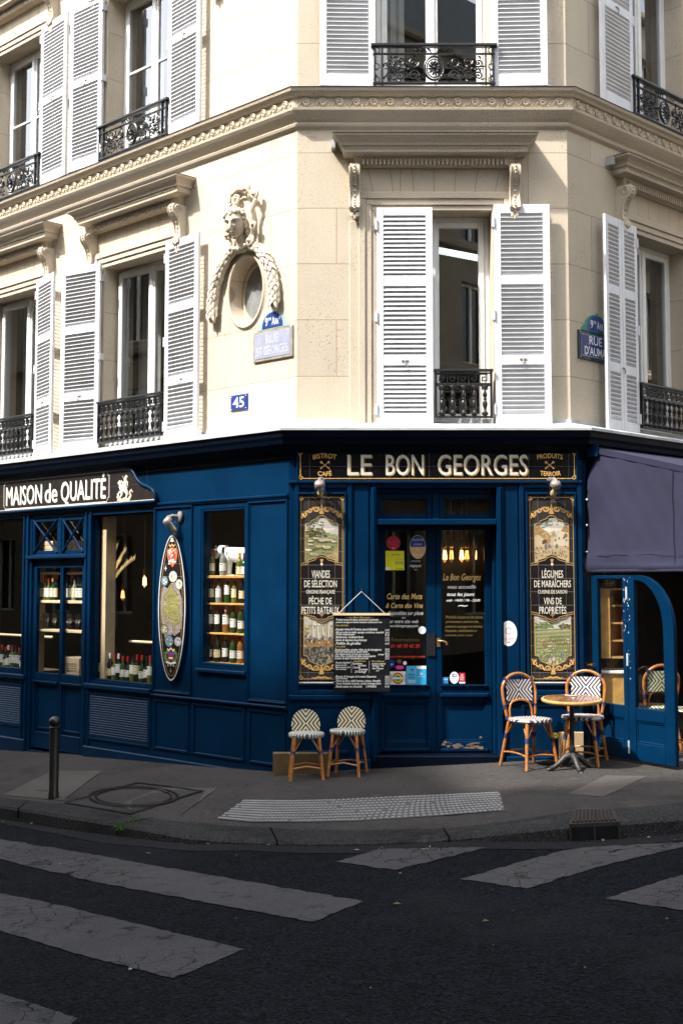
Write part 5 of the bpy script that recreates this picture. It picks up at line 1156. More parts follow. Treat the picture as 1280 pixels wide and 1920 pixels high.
    for sg in (-1, 0, 1): m_.ribbon([(cx, V(.372)), (cx+sg*.012, V(.350))], [.006, .010], yg-.0004, col=GOLD)
    m_.disc(cx, V(.376), .012, .014, yg-.0005, 10, col=CREAM)
    for a in range(4): t_ = a*pi/2; m_.ribbon([(cx, V(.643)), (cx+.024*cos(t_), V(.643)+.026*sin(t_))], [.014, .001], yg-.0004, col=GOLD)
    for v in (.493, .528): m_.ribbon([(cx-.05, V(v)), (cx, V(v)), (cx+.05, V(v))], [.001, .006, .001], yg-.0002, col=GOLD)
    # tile joints
    for i in range(1, 14): m_.ribbon([(x0+.012, V(.028+i*.0705)), (x1-.012, V(.028+i*.0705))], .0016, yg-.0010, col=(.34, .31, .28))
    for u in (.22, .5, .78): m_.ribbon([(Uu(u), z0+.012), (Uu(u), z1-.012)], .0014, yg-.0010, col=(.26, .24, .22))
    m_.build('tiles', 'painted_tile', tp_, org=og)
    m_ = MB()
    for s_, p0, p1, yt, yb, ser in lines:
        zb_ = X(p0, yb)[1]; hh = X(p0, yt)[1]-zb_; xa, xb = X(p0, yb)[0], X(p1, yb)[0]
        text(m_, s_, xa+.004, xb-.004, zb_, hh, yg-.0012, bold=.010)
    m_.build('lettering', 'cream_letter', tp_, org=og)
    return tp_
tile_panel(559, 647, 925, 1281, 'tall painted tile panel lettered VIANDES DE SÉLECTION, half hidden by the hanging menu', (('VIANDES', 583.5, 619, 1069.8, 1083.3, 1), ('DE SÉLECTION', 569.5, 632, 1088.5, 1101, 1), ('ORIGINE FRANÇAISE', 573, 628.5, 1106.5, 1113, 0), ('PÊCHE DE', 578.5, 622.5, 1121, 1133, 1), ('PETITS BATEAUX', 564.5, 636.5, 1138, 1150.8, 1)), ('pasture', 'harbour'), 0)
tile_panel(987, 1083, 925, 1281, 'tall painted tile panel lettered LÉGUMES DE MARAÎCHERS, behind the bistro table', (('LÉGUMES', 1014.5, 1055.7, 1069.8, 1083.3, 1), ('DE MARAÎCHERS', 1000, 1070.3, 1088.5, 1101, 1), ('CUISINE DE SAISON', 1007, 1063, 1106.5, 1113, 0), ('VINS DE', 1018, 1053, 1121, 1133, 1), ('PROPRIÉTÉS', 1009.5, 1061.5, 1138, 1150.8, 1)), ('village', 'fields'), 0)
# oval panel with the map
F = 'L'; o_ = GO+.05; X = SX(F, o_)
top_, bot_ = X(322, 1003)[1], X(322, 1277)[1]; xl, xr = X(296.5, 1140)[0], X(347.5, 1140)[0]; cx, cz, rx, rz = (xl+xr)/2, (top_+bot_)/2, (xr-xl)/2, (top_-bot_)/2
og = (cx, -GO, cz-rz); ov = thing('oval_panel', 'tall pointed oval tile panel with a painted map and crests on the left front', 'tile panel', at(F, *og))
def ovp(k=1, n=48): return [(cx+rx*k*(abs(cos(a))**1.0)*(1 if cos(a) > 0 else -1)*(1-.10*abs(sin(a))**2), cz+(rz-(1-k)*rx*1.1)*sin(a)) for a in (2*pi*i/n for i in range(n))]
m_ = MB(); m_.prism(ovp(1.03), -o_, -GO+.0006); m_.build('board', 'navy_paint', ov, org=og)
m_ = MB(); m_.poly(ovp(1.0), -o_-.0006, col=(.50, .48, .45)); m_.poly(ovp(.935), -o_-.0012, col=(.013, .011, .011)); y = -o_-.0016
m_.ribbon([p for p in ovp(.80)]+[ovp(.80)[0]], .0035, y, col=GOLD)
UV = lambda u, v: (cx+u*rx, cz+v*rz)
random.seed(4)
SEA = [(-.62, .30), (-.3, .26), (-.1, .33), (.2, .36), (.55, .24), (.74, .12), (.78, -.1), (.72, -.28), (.45, -.36), (.1, -.36), (-.25, -.42), (-.45, -.44), (-.72, -.2), (-.80, .02), (-.74, .2)]
m_.poly([UV(*p) for p in SEA], y-.0001, col=(.21, .18, .165))
for i in range(80): u, v = random.uniform(-.62, .62), random.uniform(-.38, .26); blob(m_, *UV(u, v), rx*random.uniform(.05, .16), rz*random.uniform(.008, .02), y-.0002-.000002*i, vary((.25, .20, .17), .3), (cx-rx, cx+rx, cz-rz, cz+rz), 8, .4)
LAND = [(-.1, .33), (.1, .30), (.12, .24), (.4, .20), (.55, .1), (.6, .0), (.5, -.06), (.66, -.1), (.6, -.2), (.3, -.24), (.24, -.32), (.1, -.3), (.14, -.18), (-.2, -.12), (-.55, -.12), (-.66, -.02), (-.5, .06), (-.6, .14), (-.35, .2), (-.2, .24)]
m_.poly([UV(*p) for p in LAND], y-.0006, col=(.20, .185, .07)); m_.ribbon([UV(*p) for p in LAND+LAND[:1]], .006, y-.0008, col=(.06, .05, .03))
for i in range(120): u, v = random.uniform(-.5, .55), random.uniform(-.22, .2); blob(m_, *UV(u, v), rx*random.uniform(.05, .15), rz*random.uniform(.004, .010), y-.001-.000002*i, vary((.24, .23, .09), .35) if i % 3 else (.13, .12, .05), (cx-rx*.6, cx+rx*.6, cz-rz*.3, cz+rz*.3), 7, .4)
def crest(u, v, ru, rv, c, ring=(.55, .42, .25)): a = UV(u, v); m_.disc(*a, ru*rx, rv*rz, y-.0020, 20, col=(.04, .035, .03)); m_.disc(*a, ru*rx*.88, rv*rz*.88, y-.0023, 20, col=c)
for u, v, ru, rv, c, k in ((.10, .425, .33, .085, (.46, .43, .38), 0), (-.52, .365, .27, .072, (.16, .22, .26), 1), (.54, .32, .28, .075, (.42, .40, .34), 2), (-.5, -.30, .29, .072, (.20, .21, .10), 3), (-.14, -.46, .32, .085, (.12, .20, .24), 4), (.50, -.46, .29, .07, (.30, .30, .30), 5)):
    crest(u, v, ru, rv, c)
    for i in range(9): a = UV(u+random.uniform(-.5, .5)*ru, v+random.uniform(-.5, .5)*rv); blob(m_, *a, rx*ru*.2, rz*rv*.10, y-.0026-.00001*i, vary(random.choice((c, (.5, .42, .3), (.1, .1, .1), (.7, .7, .66))), .3), (cx-rx, cx+rx, cz-rz, cz+rz), 7, .4)
sh = [(-.32, .80), (0, .83), (.34, .80), (.40, .72), (.30, .62), (.05, .555), (-.22, .62), (-.36, .72)]
m_.poly([UV(*p) for p in sh], y-.0020, col=(.50, .12, .06)); m_.poly([UV(p[0]*.72, .70+(p[1]-.70)*.72) for p in sh], y-.0023, col=(.42, .05, .05))
for i in range(26): a = UV(random.uniform(-.28, .3), random.uniform(.60, .81)); blob(m_, *a, rx*.07, rz*.012, y-.0026-.00001*i, random.choice(((.72, .52, .36), (.70, .60, .50), (.60, .25, .15))), (cx-rx, cx+rx, cz-rz, cz+rz), 6, .4)
text(m_, 'WWW', UV(-.2, .85)[0], UV(.22, .85)[0], UV(0, .835)[1], .03, y-.0026, col=(.60, .42, .18)) if False else m_.ribbon([UV(*p) for p in ((-.2, .865), (-.12, .84), (0, .87), (.12, .84), (.2, .865))], .016, y-.0026, col=(.62, .42, .16))
for a in range(5): t_ = pi*(.1+.2*a); m_.ribbon([UV(0, .905), (UV(0, .905)[0]+.03*cos(t_), UV(0, .905)[1]+.045*sin(t_))], [.008, .014], y-.002, col=CREAM)
for a in range(4): t_ = a*pi/2; m_.ribbon([UV(-.46, .54), (UV(-.46, .54)[0]+.022*cos(t_), UV(-.46, .54)[1]+.03*sin(t_))], [.020, .006], y-.002, col=(.5, .5, .48)); m_.ribbon([UV(0, -.865), (UV(0, -.865)[0]+.020*cos(t_), UV(0, -.865)[1]+.03*sin(t_))], [.012, .001], y-.002, col=GOLD)
for sg in (-1, 1):
    for i in range(10): t_ = -1.2+.25*i; a = UV(sg*(.40*cos(t_*.9)), -.66+.075*sin(t_)); blob(m_, *a, .018, .020, y-.002-.00001*i, vary((.08, .17, .05)), (cx-rx, cx+rx, cz-rz, cz+rz), 7, .3)
m_.poly([UV(*p) for p in ((-.24, -.60), (.24, -.60), (.24, -.68), (0, -.74), (-.24, -.68))], y-.0024, col=(.30, .03, .05)); m_.poly([UV(*p) for p in ((-.24, -.60), (.24, -.60), (.24, -.64), (-.24, -.64))], y-.0026, col=(.05, .06, .32)); m_.ribbon([UV(-.15, -.69), UV(.15, -.69)], .016, y-.0028, col=(.75, .75, .72))
m_.ribbon([UV(*p) for p in ((-.26, -.565), (-.16, -.59), (0, -.555), (.16, -.59), (.26, -.565))], .022, y-.0026, col=(.62, .46, .18)); m_.ribbon([UV(*p) for p in ((-.36, -.745), (0, -.765), (.36, -.745))], .022, y-.0028, col=(.66, .66, .62))
for u in (-.2, 0, .2): m_.ribbon([UV(u, -.775), UV(u, -.80)], .014, y-.0026, col=(.5, .48, .42))
for i in range(1, 11): v = .95-i*.175; hw_ = sqrt(max(0, 1-v*v))*.9; m_.ribbon([UV(-hw_, v), UV(hw_, v)], .0016, y-.0034, col=(.30, .28, .26))
m_.build('tiles', 'painted_tile', ov, org=og); random.seed(21)
# ---------------------------------------------------------------- enamel plates on the stone
def plate(F, x0, x1, z0, z1, label, cat, name, edge, face, lines, arch=None, letter='white_letter', th=.022):
    og = ((x0+x1)/2, 0, z0); t_ = thing(name, label, cat, at(F, *og)); m_ = MB()
    m_.bev(x0, x1, -th, -.001, z0, z1, .004, 0); e_ = .026 if edge else .008
    m_.bev(x0+e_, x1-e_, -th-.004, -th+.001, z0+e_, z1-e_, .002, 1); m_.build('plate', [edge or face, face], t_, org=og)
    l_ = MB(); yy = -th-.0052
    if edge: l_.ribbon([(x0+e_+.012, z0+e_+.012), (x1-e_-.012, z0+e_+.012), (x1-e_-.012, z1-e_-.012), (x0+e_+.012, z1-e_-.012), (x0+e_+.012, z0+e_+.006)], .003, yy)
    for s_, a, b, c, h_ in lines: text(l_, s_, x0+(x1-x0)*a, x0+(x1-x0)*b, z0+(z1-z0)*c, h_, yy-.0004, bold=.012)
    for px in (x0+.02, x1-.02):
        for pz_ in (z0+.02, z1-.02): l_.disc(px, pz_, .006, .006, -th-.0048, 8)
    l_.build('lettering', letter, t_, org=og); return t_
def archplate(F, x0, x1, z0, h, label, edge, th=.02):
    og = ((x0+x1)/2, 0, z0); t_ = thing('district_plate', label, 'plate', at(F, *og)); cx = og[0]; w_ = (x1-x0)/2
    def sil(k, d): return [(cx-w_*k, z0+d), (cx-w_*k*.92, z0+h*.18+d), (cx-w_*k*.80, z0+h*.30*k+d)]+[(cx+w_*k*.74*cos(a), z0+(h*.22+h*.74*sin(a))*k+d) for a in (pi*(1-i/12) for i in range(1, 12))]+[(cx+w_*k*.80, z0+h*.30*k+d), (cx+w_*k*.92, z0+h*.18+d), (cx+w_*k, z0+d)]
    m_ = MB(); m_.prism(sil(1, 0), -th, -.001, 0); m_.prism([(cx-w_*.66, z0+.014)]+[(cx+w_*.64*cos(a), z0+.02+h*.78*sin(a)) for a in (pi*(1-i/12) for i in range(0, 13))]+[(cx+w_*.66, z0+.014)], -th-.004, -th+.001, 1); m_.disc(cx, z0+h*.97, .02, .02, -th-.003, 12, 0); m_.build('plate', [edge, 'enamel_blue'], t_, org=og)
    l_ = MB(); yy = -th-.0052; text(l_, '9', cx-w_*.44, cx-w_*.28, z0+h*.20, h*.42, yy, bold=.012); text(l_, 'me', cx-w_*.25, cx-w_*.06, z0+h*.46, h*.22, yy); text(l_, 'A', cx-w_*.02, cx+w_*.16, z0+h*.20, h*.40, yy, bold=.012); text(l_, 'RR', cx+w_*.18, cx+w_*.40, z0+h*.20, h*.31, yy, bold=.012); text(l_, 't', cx+w_*.43, cx+w_*.49, z0+h*.42, h*.2, yy)
    l_.build('lettering', 'white_letter', t_, org=og); return t_
zt = 4.352
plate('L', -.655, -.045, 4.03, zt, 'sun bleached street name plate under the oval window, too faded to read easily', 'street sign', 'street_plate', 'plate_edge', 'enamel_faded', (('RUE', .34, .66, .56, .088), ('ST GEORGES', .10, .90, .19, .088)), letter='enamel_letter')
archplate('L', -.60, -.10, zt+.004, .20, 'small arched blue plate reading 9me ARRt above the bleached street name plate', 'enamel_pale')
plate('L', -1.028, -.752, 3.545, 3.718, 'small blue enamel house number plate reading 45', 'house number', 'number_plate', None, 'enamel_blue', (('45', .17, .83, .20, .108),), th=.014)
plate('R', .135, .80, 4.02, 4.32, 'dark blue street name plate on the right front, half hidden behind a shutter', 'street sign', 'street_plate', 'enamel_dark', 'enamel_deep', (('RUE', .27, .62, .56, .085), ("D'AUMALE", .14, .88, .18, .085)))
archplate('R', .19, .745, 4.324, .20, 'small arched blue plate with a green border above the half hidden street name plate', 'enamel_green')
# ---------------------------------------------------------------- wall lamps
def wall_lamp(F, px, py, label, yaw=0, out=.0):
    x, z = q(F, px, py, GO+out+.15); og = (x, -GO-out, z+.10)
    t_ = thing('wall_lamp', label, 'lamp', at(F, *og) @ Matrix.Rotation(radians(yaw), 4, 'Z') @ Matrix.Scale(1.35, 4), 'glass jar wall lamps')
    m_ = MB(); m_.lathe([(.042, 0), (.042, .012), (.02, .022)], 14); m_.T = Matrix.Rotation(pi/2, 4, 'X'); b_ = MB(); b_.T = Matrix.Rotation(pi/2, 4, 'X'); b_.lathe([(.045, 0), (.045, .014), (.022, .026)], 14); b_.T = None
    b_.tube([(0, -.02, 0), (0, -.07, .004), (0, -.105, -.01), (0, -.125, -.035)], .016, 8); b_.build('bracket', 'chrome', t_, smooth=40)
    A = Matrix.Translation((0, -.12, -.025)) @ Matrix.Rotation(radians(38), 4, 'X')
    c_ = MB(); c_.T = A; c_.lathe([(.022, .01), (.036, 0), (.040, -.012), (.040, -.03), (.036, -.034)], 14); c_.build('collar', 'chrome', t_, smooth=40)
    g_ = MB(); g_.T = A; g_.lathe([(.036, -.032), (.048, -.045), (.052, -.12), (.046, -.155), (.026, -.178), (.004, -.184)], 16, cap=False); g_.build('glass_jar', 'clear_glass', t_, smooth=60)
    u_ = MB(); u_.T = A; u_.lathe([(.010, -.045), (.012, -.06), (.024, -.09), (.024, -.105), (.014, -.125), (.002, -.13)], 12); u_.build('bulb', 'brass' if False else 'straw', t_, smooth=60)
    return t_
wall_lamp('C', 602, 917, 'glass jar wall lamp above the VIANDES DE SÉLECTION tile panel', -6)
wall_lamp('C', 1036, 917, 'glass jar wall lamp above the LÉGUMES DE MARAÎCHERS tile panel', 12)
wall_lamp('L', 318, 985, 'glass jar wall lamp above the oval map panel', -20)
# ---------------------------------------------------------------- hanging menu
F = 'C'; o_ = GO+.10; X = SX(F, o_); a = X(625, 1152); b = X(731, 1297); og = ((a[0]+b[0])/2, -GO, b[1])
mn = thing('menu_board', 'black handwritten menu sheet hung on strings from a hook left of the door', 'menu', at(F, *og))
W = b[0]-a[0]; m_ = MB(); m_.box(a[0]-.004, b[0]+.004, -o_-.012, -o_+.010, a[1]-.010, a[1]+.012); m_.build('wooden_bar', 'wood_pale', mn, org=og)
m_ = MB(); vv = []
for j in range(13):
    for i in range(7): t_ = j/12; vv.append((a[0]+W*i/6, -o_-.004*sin(t_*5+i*.4)*t_, a[1]-.008-(a[1]-b[1]-.008)*t_))
m_.add(vv, [(j*7+i, j*7+i+1, (j+1)*7+i+1, (j+1)*7+i) for j in range(12) for i in range(6)]); m_.add([(x, y+.004, z) for x, y, z in vv], [(j*7+i, (j+1)*7+i, (j+1)*7+i+1, j*7+i+1) for j in range(12) for i in range(6)]); m_.build('sheet', 'slate', mn, org=og, smooth=60)
hk = X(677.5, 1109); m_ = MB()
for x in (a[0]+.05, b[0]-.05): m_.tube([(x, -o_, a[1]+.01), (hk[0], -o_+.01, hk[1])], .0028, 5)
m_.build('string', 'chalk', mn, org=og)
m_ = MB(); m_.tube([(hk[0], -GO-.01, hk[1]+.02), (hk[0], -o_+.005, hk[1]+.015), (hk[0], -o_-.01, hk[1]+.02)], .006, 6); m_.build('hook', 'iron', mn, org=og)
m_ = MB(); yy = -o_-.0095; PM = lambda px, py: X(610+px/8.73, 1090+py/8.727)   # from the enlarged photograph
for s_, x0_, x1_, yb, hh, c_ in (('~ Le Bon Georges ~', 340, 785, 605, 26, 1), ('Produits locaux de saison, producteurs passionnés,', 175, 870, 642, 30, 0), ('poissons sauvages et viandes françaises cuisinés avec nous', 170, 925, 682, 28, 0), ('Les entrées', 165, 375, 735, 34, 1),
    ('. Asperges vertes de Provence, sauce hollandaise', 150, 850, 803, 38, 0), ('. Pâté en croûte de volaille, asperges, cornichons, moutarde', 150, 950, 850, 32, 0), ('. Oeufs mayonnaise', 145, 480, 882, 32, 0), ('. Betteraves, haddock fumé', 145, 620, 930, 36, 0), ('. Salade de légumes du printemps', 145, 675, 978, 34, 0), ('. Poêlée de girolles', 140, 578, 1036, 42, 0), ('Les plats', 155, 330, 1082, 34, 1),
    ('. Viande bouchère, carottes rôties, jus de champignons', 135, 915, 1135, 34, 0), ('. Pavé de boeuf poivré, sauce verte', 135, 690, 1167, 32, 0), ("Côte d'agneau fermier à l'ail des ours et romarin", 160, 720, 1205, 30, 0), ('. Veau, chou, courgette en tajine, sauce piquante', 135, 820, 1238, 32, 0), ('. Cuisses de lapin, artichauts poivrade', 130, 700, 1275, 34, 0), ('à partager', 860, 960, 1208, 26, 0),
    ("Planche d'apéritif", 165, 405, 1345, 28, 0), ('Terrine du chef', 160, 350, 1385, 26, 0), ('Pâté maison 24', 160, 400, 1420, 26, 0), ('Glace du moment', 165, 345, 1450, 22, 0), ('Suppléments', 460, 660, 1318, 28, 1), ('Sucrières', 440, 600, 1362, 34, 0), ('verveine', 535, 660, 1392, 32, 0), ('Canelé', 450, 570, 1424, 32, 0), ('fromage', 545, 690, 1455, 32, 0), ('20 €/kilogr', 475, 670, 1497, 36, 0), ('Menu Déjeuner', 755, 965, 1322, 28, 1), ('du lundi au vendredi', 755, 980, 1362, 26, 0), ('Entrée + Plat', 765, 955, 1395, 26, 0), ('ou', 830, 870, 1412, 18, 0), ('Plat + Dessert', 765, 950, 1440, 28, 0), ('26 €', 825, 880, 1475, 26, 0),
    ('. Mousse de fromages de la maison Beaumont', 150, 830, 1575, 36, 0), ('. Saint Honoré', 150, 360, 1604, 28, 0), ('. Poire au four, sablé breton, citron, chantilly', 150, 905, 1645, 34, 0), ('. Tarte rhubarbe amande, sorbet fromage blanc', 150, 910, 1688, 34, 0), ('. Boule cacao ou chocolat', 150, 600, 1740, 40, 0), ("L'AFFINEUR", 660, 830, 1738, 34, 0)):
    p = PM(x0_, yb); p2 = PM(x1_, yb); text(m_, s_, p[0], p2[0], p[1], PM(0, yb-hh)[1]-p[1], yy-.0002*(yb > 1200)-.0015*(yb > 700), c_, shear=.28, bold=.012)
for i, (yb, s_) in enumerate(((815, '15 €'), (858, '20 €'), (898, '9 €'), (942, '13 €'), (980, '12 €'), (1035, '16 €'), (1130, '34 €'), (1167, '27 €'), (1205, '90 €'), (1240, '28 €'), (1278, '25 €'), (1578, '18 €'), (1612, '12 €'), (1650, '12 €'), (1690, '14 €'), (1740, '9 €'))): p = PM(975, yb); p2 = PM(1045, yb); text(m_, s_, p[0], p2[0], p[1], PM(0, yb-30)[1]-p[1], yy-.002, 0, shear=.2, bold=.012)
for px in (425, 715): p = PM(px, 1300); p2 = PM(px, 1500); m_.ribbon([p, p2], .0022, yy-.002, 0)
for i in range(40): p = PM(random.uniform(500, 850), random.uniform(880, 1240)); m_.ribbon([p, (p[0]+random.uniform(.03, .09), p[1]+random.uniform(-.004, .004))], [.001, .0012], yy+.001, 2)
m_.build('handwriting', ['chalk', 'ochre_chalk', 'slate'], mn, org=og)
# ---------------------------------------------------------------- lettering and stickers on the door glass
F = 'C'; GY = DY+.0165; X = SX(F, -GY)
def lettered(parent, name, lines, mats, y=GY-.0006):
    m_ = MB()
    for s_, x0_, x1_, yt, yb, c_ in lines:
        a = X(x0_, yb); b = X(x1_, yb); text(m_, s_, a[0], b[0], a[1], X(x0_, yt)[1]-a[1], y, c_, shear=.32, bold=.012)
    return m_.build(name, mats, parent)
lettered(dl1, 'glass_lettering', (('Carte des Mets', 725, 791.5, 1113, 1123.5, 1), ('& Carte des Vins', 723, 792.5, 1131, 1140, 1), ('disponibles sur place', 726, 793, 1146, 1153, 0), ('ou', 753, 760, 1156, 1160, 0), ('sur notre site web', 727, 784, 1162, 1168.5, 0), ('www.lebongeorges.paris', 727, 784, 1171, 1176, 0), ('Réservations', 732, 786, 1196, 1203, 2), ('01 48 78 40 30', 732, 787, 1208, 1215, 3), ('www.lebongeorges.paris', 727, 797, 1229, 1233, 3)), ['white_letter', 'gold_letter', 'sticker_gold', 'red_letter'])
m_ = lettered(dl2, 'glass_lettering', (('Le Bon Georges', 830, 901.5, 1076, 1088, 1), ('vous accueille', 839, 892, 1097, 1103.5, 0), ('tous les jours', 838, 889, 1111, 1117.5, 0), ('midi - 14h00 / 19h - 22h00', 836.5, 900, 1123.5, 1128, 0), ('~', 858, 877, 1130, 1140, 0), ('Produits locaux et de saison,', 835, 905, 1154, 1160, 2), ('producteurs passionnés,', 835, 897, 1163, 1168, 2), ('poissons sauvages et viandes', 834, 904, 1172, 1177, 2), ('françaises, sélectionnés et', 834, 894, 1180, 1185, 2), ('cuisinés avec nous', 834, 886, 1189, 1193, 2)), ['white_letter', 'gold_letter', 'sticker_gold'])
def sticker(label, px, py, rx_, ry_, col, kind='disc', extra=(), lines=(), y=None, out=None):
    Xs = SX('C', out) if out is not None else X; yb = -out if out is not None else GY
    cx, cz = Xs(px, py); sc = Xs(px+1, py)[0]-cx; og = (cx, yb, cz); t_ = thing('sticker', label, 'sticker', at('C', *og), 'stickers on the entrance'); m_ = MB(); y = yb-.0012; cols = [col]
    rx_ *= sc; rz_ = ry_*sc
    if kind == 'disc': m_.prism([(cx+rx_*cos(2*pi*i/28), cz+rz_*sin(2*pi*i/28)) for i in range(28)], y, yb-.0003)
    else: m_.prism([(cx-rx_, cz-rz_), (cx+rx_, cz-rz_), (cx+rx_, cz+rz_), (cx-rx_, cz+rz_)], y, yb-.0003)
    for j, (u0, u1, v0, v1, c_) in enumerate(extra):
        if c_ not in cols: cols.append(c_)
        if kind == 'disc':
            def inside(u, v): L = math.hypot(u, v); return (u, v) if L <= .97 else (u/L*.97, v/L*.97)
            N = 10; bd = [(u0+(u1-u0)*i/N, v0) for i in range(N)]+[(u1, v0+(v1-v0)*i/N) for i in range(N)]+[(u1-(u1-u0)*i/N, v1) for i in range(N)]+[(u0, v1-(v1-v0)*i/N) for i in range(N)]
            m_.poly([(cx+a*rx_, cz+b*rz_) for a, b in (inside(*p) for p in bd)], y-.0002*(j+1), cols.index(c_))
        else: m_.poly([(cx+u0*rx_, cz+v0*rz_), (cx+u1*rx_, cz+v0*rz_), (cx+u1*rx_, cz+v1*rz_), (cx+u0*rx_, cz+v1*rz_)], y-.0002*(j+1), cols.index(c_))
    m_.build('sticker_sheet', cols, t_, org=og)
    if lines:
        m_ = MB(); cols = []
        for s_, u0, u1, v, h_, c_ in lines:
            if c_ not in cols: cols.append(c_)
            text(m_, s_, cx+u0*rx_, cx+u1*rx_, cz+v*rz_, h_*rz_, y-.0016, cols.index(c_), bold=.012)
        m_.build('lettering', cols, t_, org=og)
    return t_
sticker('round dark red MICHELIN sticker at the top of the left door pane', 737, 1018, 13, 13, 'sticker_red', 'disc', ((-1, 1, -1, -.42, 'sticker_red'),), (('MICHELIN', -.8, .8, .1, .22, 'sticker_pink'), ('2019', -.36, .36, -.28, .22, 'sticker_pink'), ('w', -.2, .22, -.85, .3, 'white_letter')))
sticker('square yellow sticker with a year 2018 on the left door pane', 740, 1051, 17.5, 18, 'sticker_yellow', 'box', ((-1, -.55, -1, -.7, 'sticker_white'),), (('2018', .0, .88, -.4, .32, 'sticker_green'), ('guide', -.4, .5, .55, .14, 'ochre_chalk'), ('recommandé', .05, .9, .1, .08, 'ochre_chalk'), ('GUIDE', .2, .9, -.92, .14, 'ink')))
sticker('oval blue and orange VILLE DE PARIS LICENCE IV sticker', 783, 1025.5, 15, 22, 'sticker_white', 'disc', ((-.93, .93, .0, .95, 'sticker_blue'), (-.93, .93, -.95, .0, 'sticker_orange')), (('LICENCE', -.52, .5, .14, .14, 'white_letter'), ('IV', -.22, .24, -.34, .25, 'white_letter'), ('VILLE DE PARIS', -.7, .7, .52, .16, 'white_letter'), ('PREFECTURE', -.62, .62, -.74, .14, 'white_letter')))
lettered(dl1, 'repast_lettering', (('APPROVED', 770, 788, 1051, 1053.5, 0), ('repast', 767, 790, 1057.5, 1063.5, 0), ('2019', 776, 782, 1067, 1069.5, 0)), ['chalk'])
sticker('small plain white round sticker near the lock', 791, 1181.8, 7.2, 7.2, 'sticker_white')
sticker('small dark purple round sticker at the menu edge', 734, 1244.5, 6, 7, 'sticker_blue', 'disc', (), (('o', -.4, .4, -.4, .6, 'white_letter'),))
sticker('small dull olive round sticker on the left door pane', 748.5, 1240.5, 4.5, 4, 'sticker_gold'); sticker('tiny white round sticker on the left door pane', 758.8, 1243.6, 3.6, 3.6, 'sticker_white')
sticker('pink flat oval sticker on the left door pane', 749, 1251.5, 8.6, 4.2, 'sticker_pink', 'disc', (), (('paris', -.5, .5, -.25, .4, 'white_letter'),))
rb = sticker('square white sticker with a rainbow plate at the menu edge', 745.5, 1272, 15, 12.8, 'sticker_white', 'box')
m_ = MB(); 
for i, (r_, c_) in enumerate(((1, (.45, .02, .02)), (.84, (.75, .30, .02)), (.68, (.72, .62, .04)), (.52, (.05, .35, .08)), (.36, (.04, .16, .5)))): m_.poly([(.058*r_*cos(2*pi*k/24), .058*r_*sin(2*pi*k/24)) for k in range(24)], -.0020-.0002*i, col=c_)
m_.ribbon([(-.055, 0), (.055, 0)], .018, -.0034, col=(.75, .75, .72)); m_.ribbon([(-.070, -.04), (-.070, .04)], .006, -.0022, col=(.08, .08, .08)); m_.ribbon([(.070, -.04), (.070, .04)], .006, -.0022, col=(.08, .08, .08)); m_.build('rainbow_plate', 'painted_tile', rb)
sticker('light blue sticker lettered Hallo Paris 2020', 771.2, 1266.5, 9.6, 17.6, 'sticker_cyan', 'box', (), (('Hallo', -.66, .72, -.02, .24, 'ink'), ('PARIS', -.66, .72, -.36, .24, 'ink'), ('2020', -.7, .7, -.76, .24, 'white_letter'), ('~e', -.3, .4, .4, .5, 'ink')))
sticker('bright sky blue sticker with a white top beside the Hallo Paris one', 790, 1266.5, 8.8, 17.6, 'sticker_sky', 'box', ((-1, 1, .68, 1, 'sticker_white'),), (('le', -.3, .3, .05, .3, 'white_letter'), ('bistro paris', -.7, .7, -.16, .10, 'white_letter')))
sticker('small blue square payment card sticker', 834.5, 1276, 5.4, 6, 'sticker_amex', 'box', ((-.8, .8, -.1, .7, 'sticker_sky'),), (('AM', -.7, .7, .1, .4, 'white_letter'),))
sticker('white egg shaped sticker with a blue emblem on the right door pane', 851.4, 1271, 8.6, 11, 'sticker_white', 'disc', ((-.45, .45, .12, .68, 'sticker_blue'), (-.2, .35, .25, .55, 'sticker_white')), (('2019', -.4, .4, -.2, .16, 'sticker_red'), ('maitre', -.5, .5, -.45, .12, 'sticker_orange')))
sticker('upright red sticker with white marks on the right door pane', 866, 1271.8, 5.6, 9.8, 'sticker_red', 'box', ((-1, 1, -1, -.72, 'sticker_white'),), (('BIB', -.6, .6, .0, .3, 'white_letter'), ('BIO', -.6, .6, -.4, .3, 'white_letter'), ('o', -.4, .4, .4, .5, 'white_letter')))
cs = sticker('oval white enamel plaque with a red dotted C beside the door', 953, 1188, 16, 23.5, 'sticker_white', 'disc', (), (('COLLEGE CULINAIRE', -.7, .7, -.42, .07, 'sticker_pink'), ('DE FRANCE', -.4, .4, -.54, .07, 'sticker_pink'), ('2019', -.15, .15, -.76, .06, 'white_letter')), out=GO+.0125)
m_ = MB()
for i in range(17): a = .7+i*(2*pi-1.4)/16; m_.ribbon([(.026*cos(a), .025+.026*sin(a)), (.036*cos(a), .025+.036*sin(a))], .006, -.0022, 0)
m_.ribbon([(-.016, -.087), (.016, -.087)], .014, -.0020, 0); m_.build('emblem', 'sticker_red', cs)
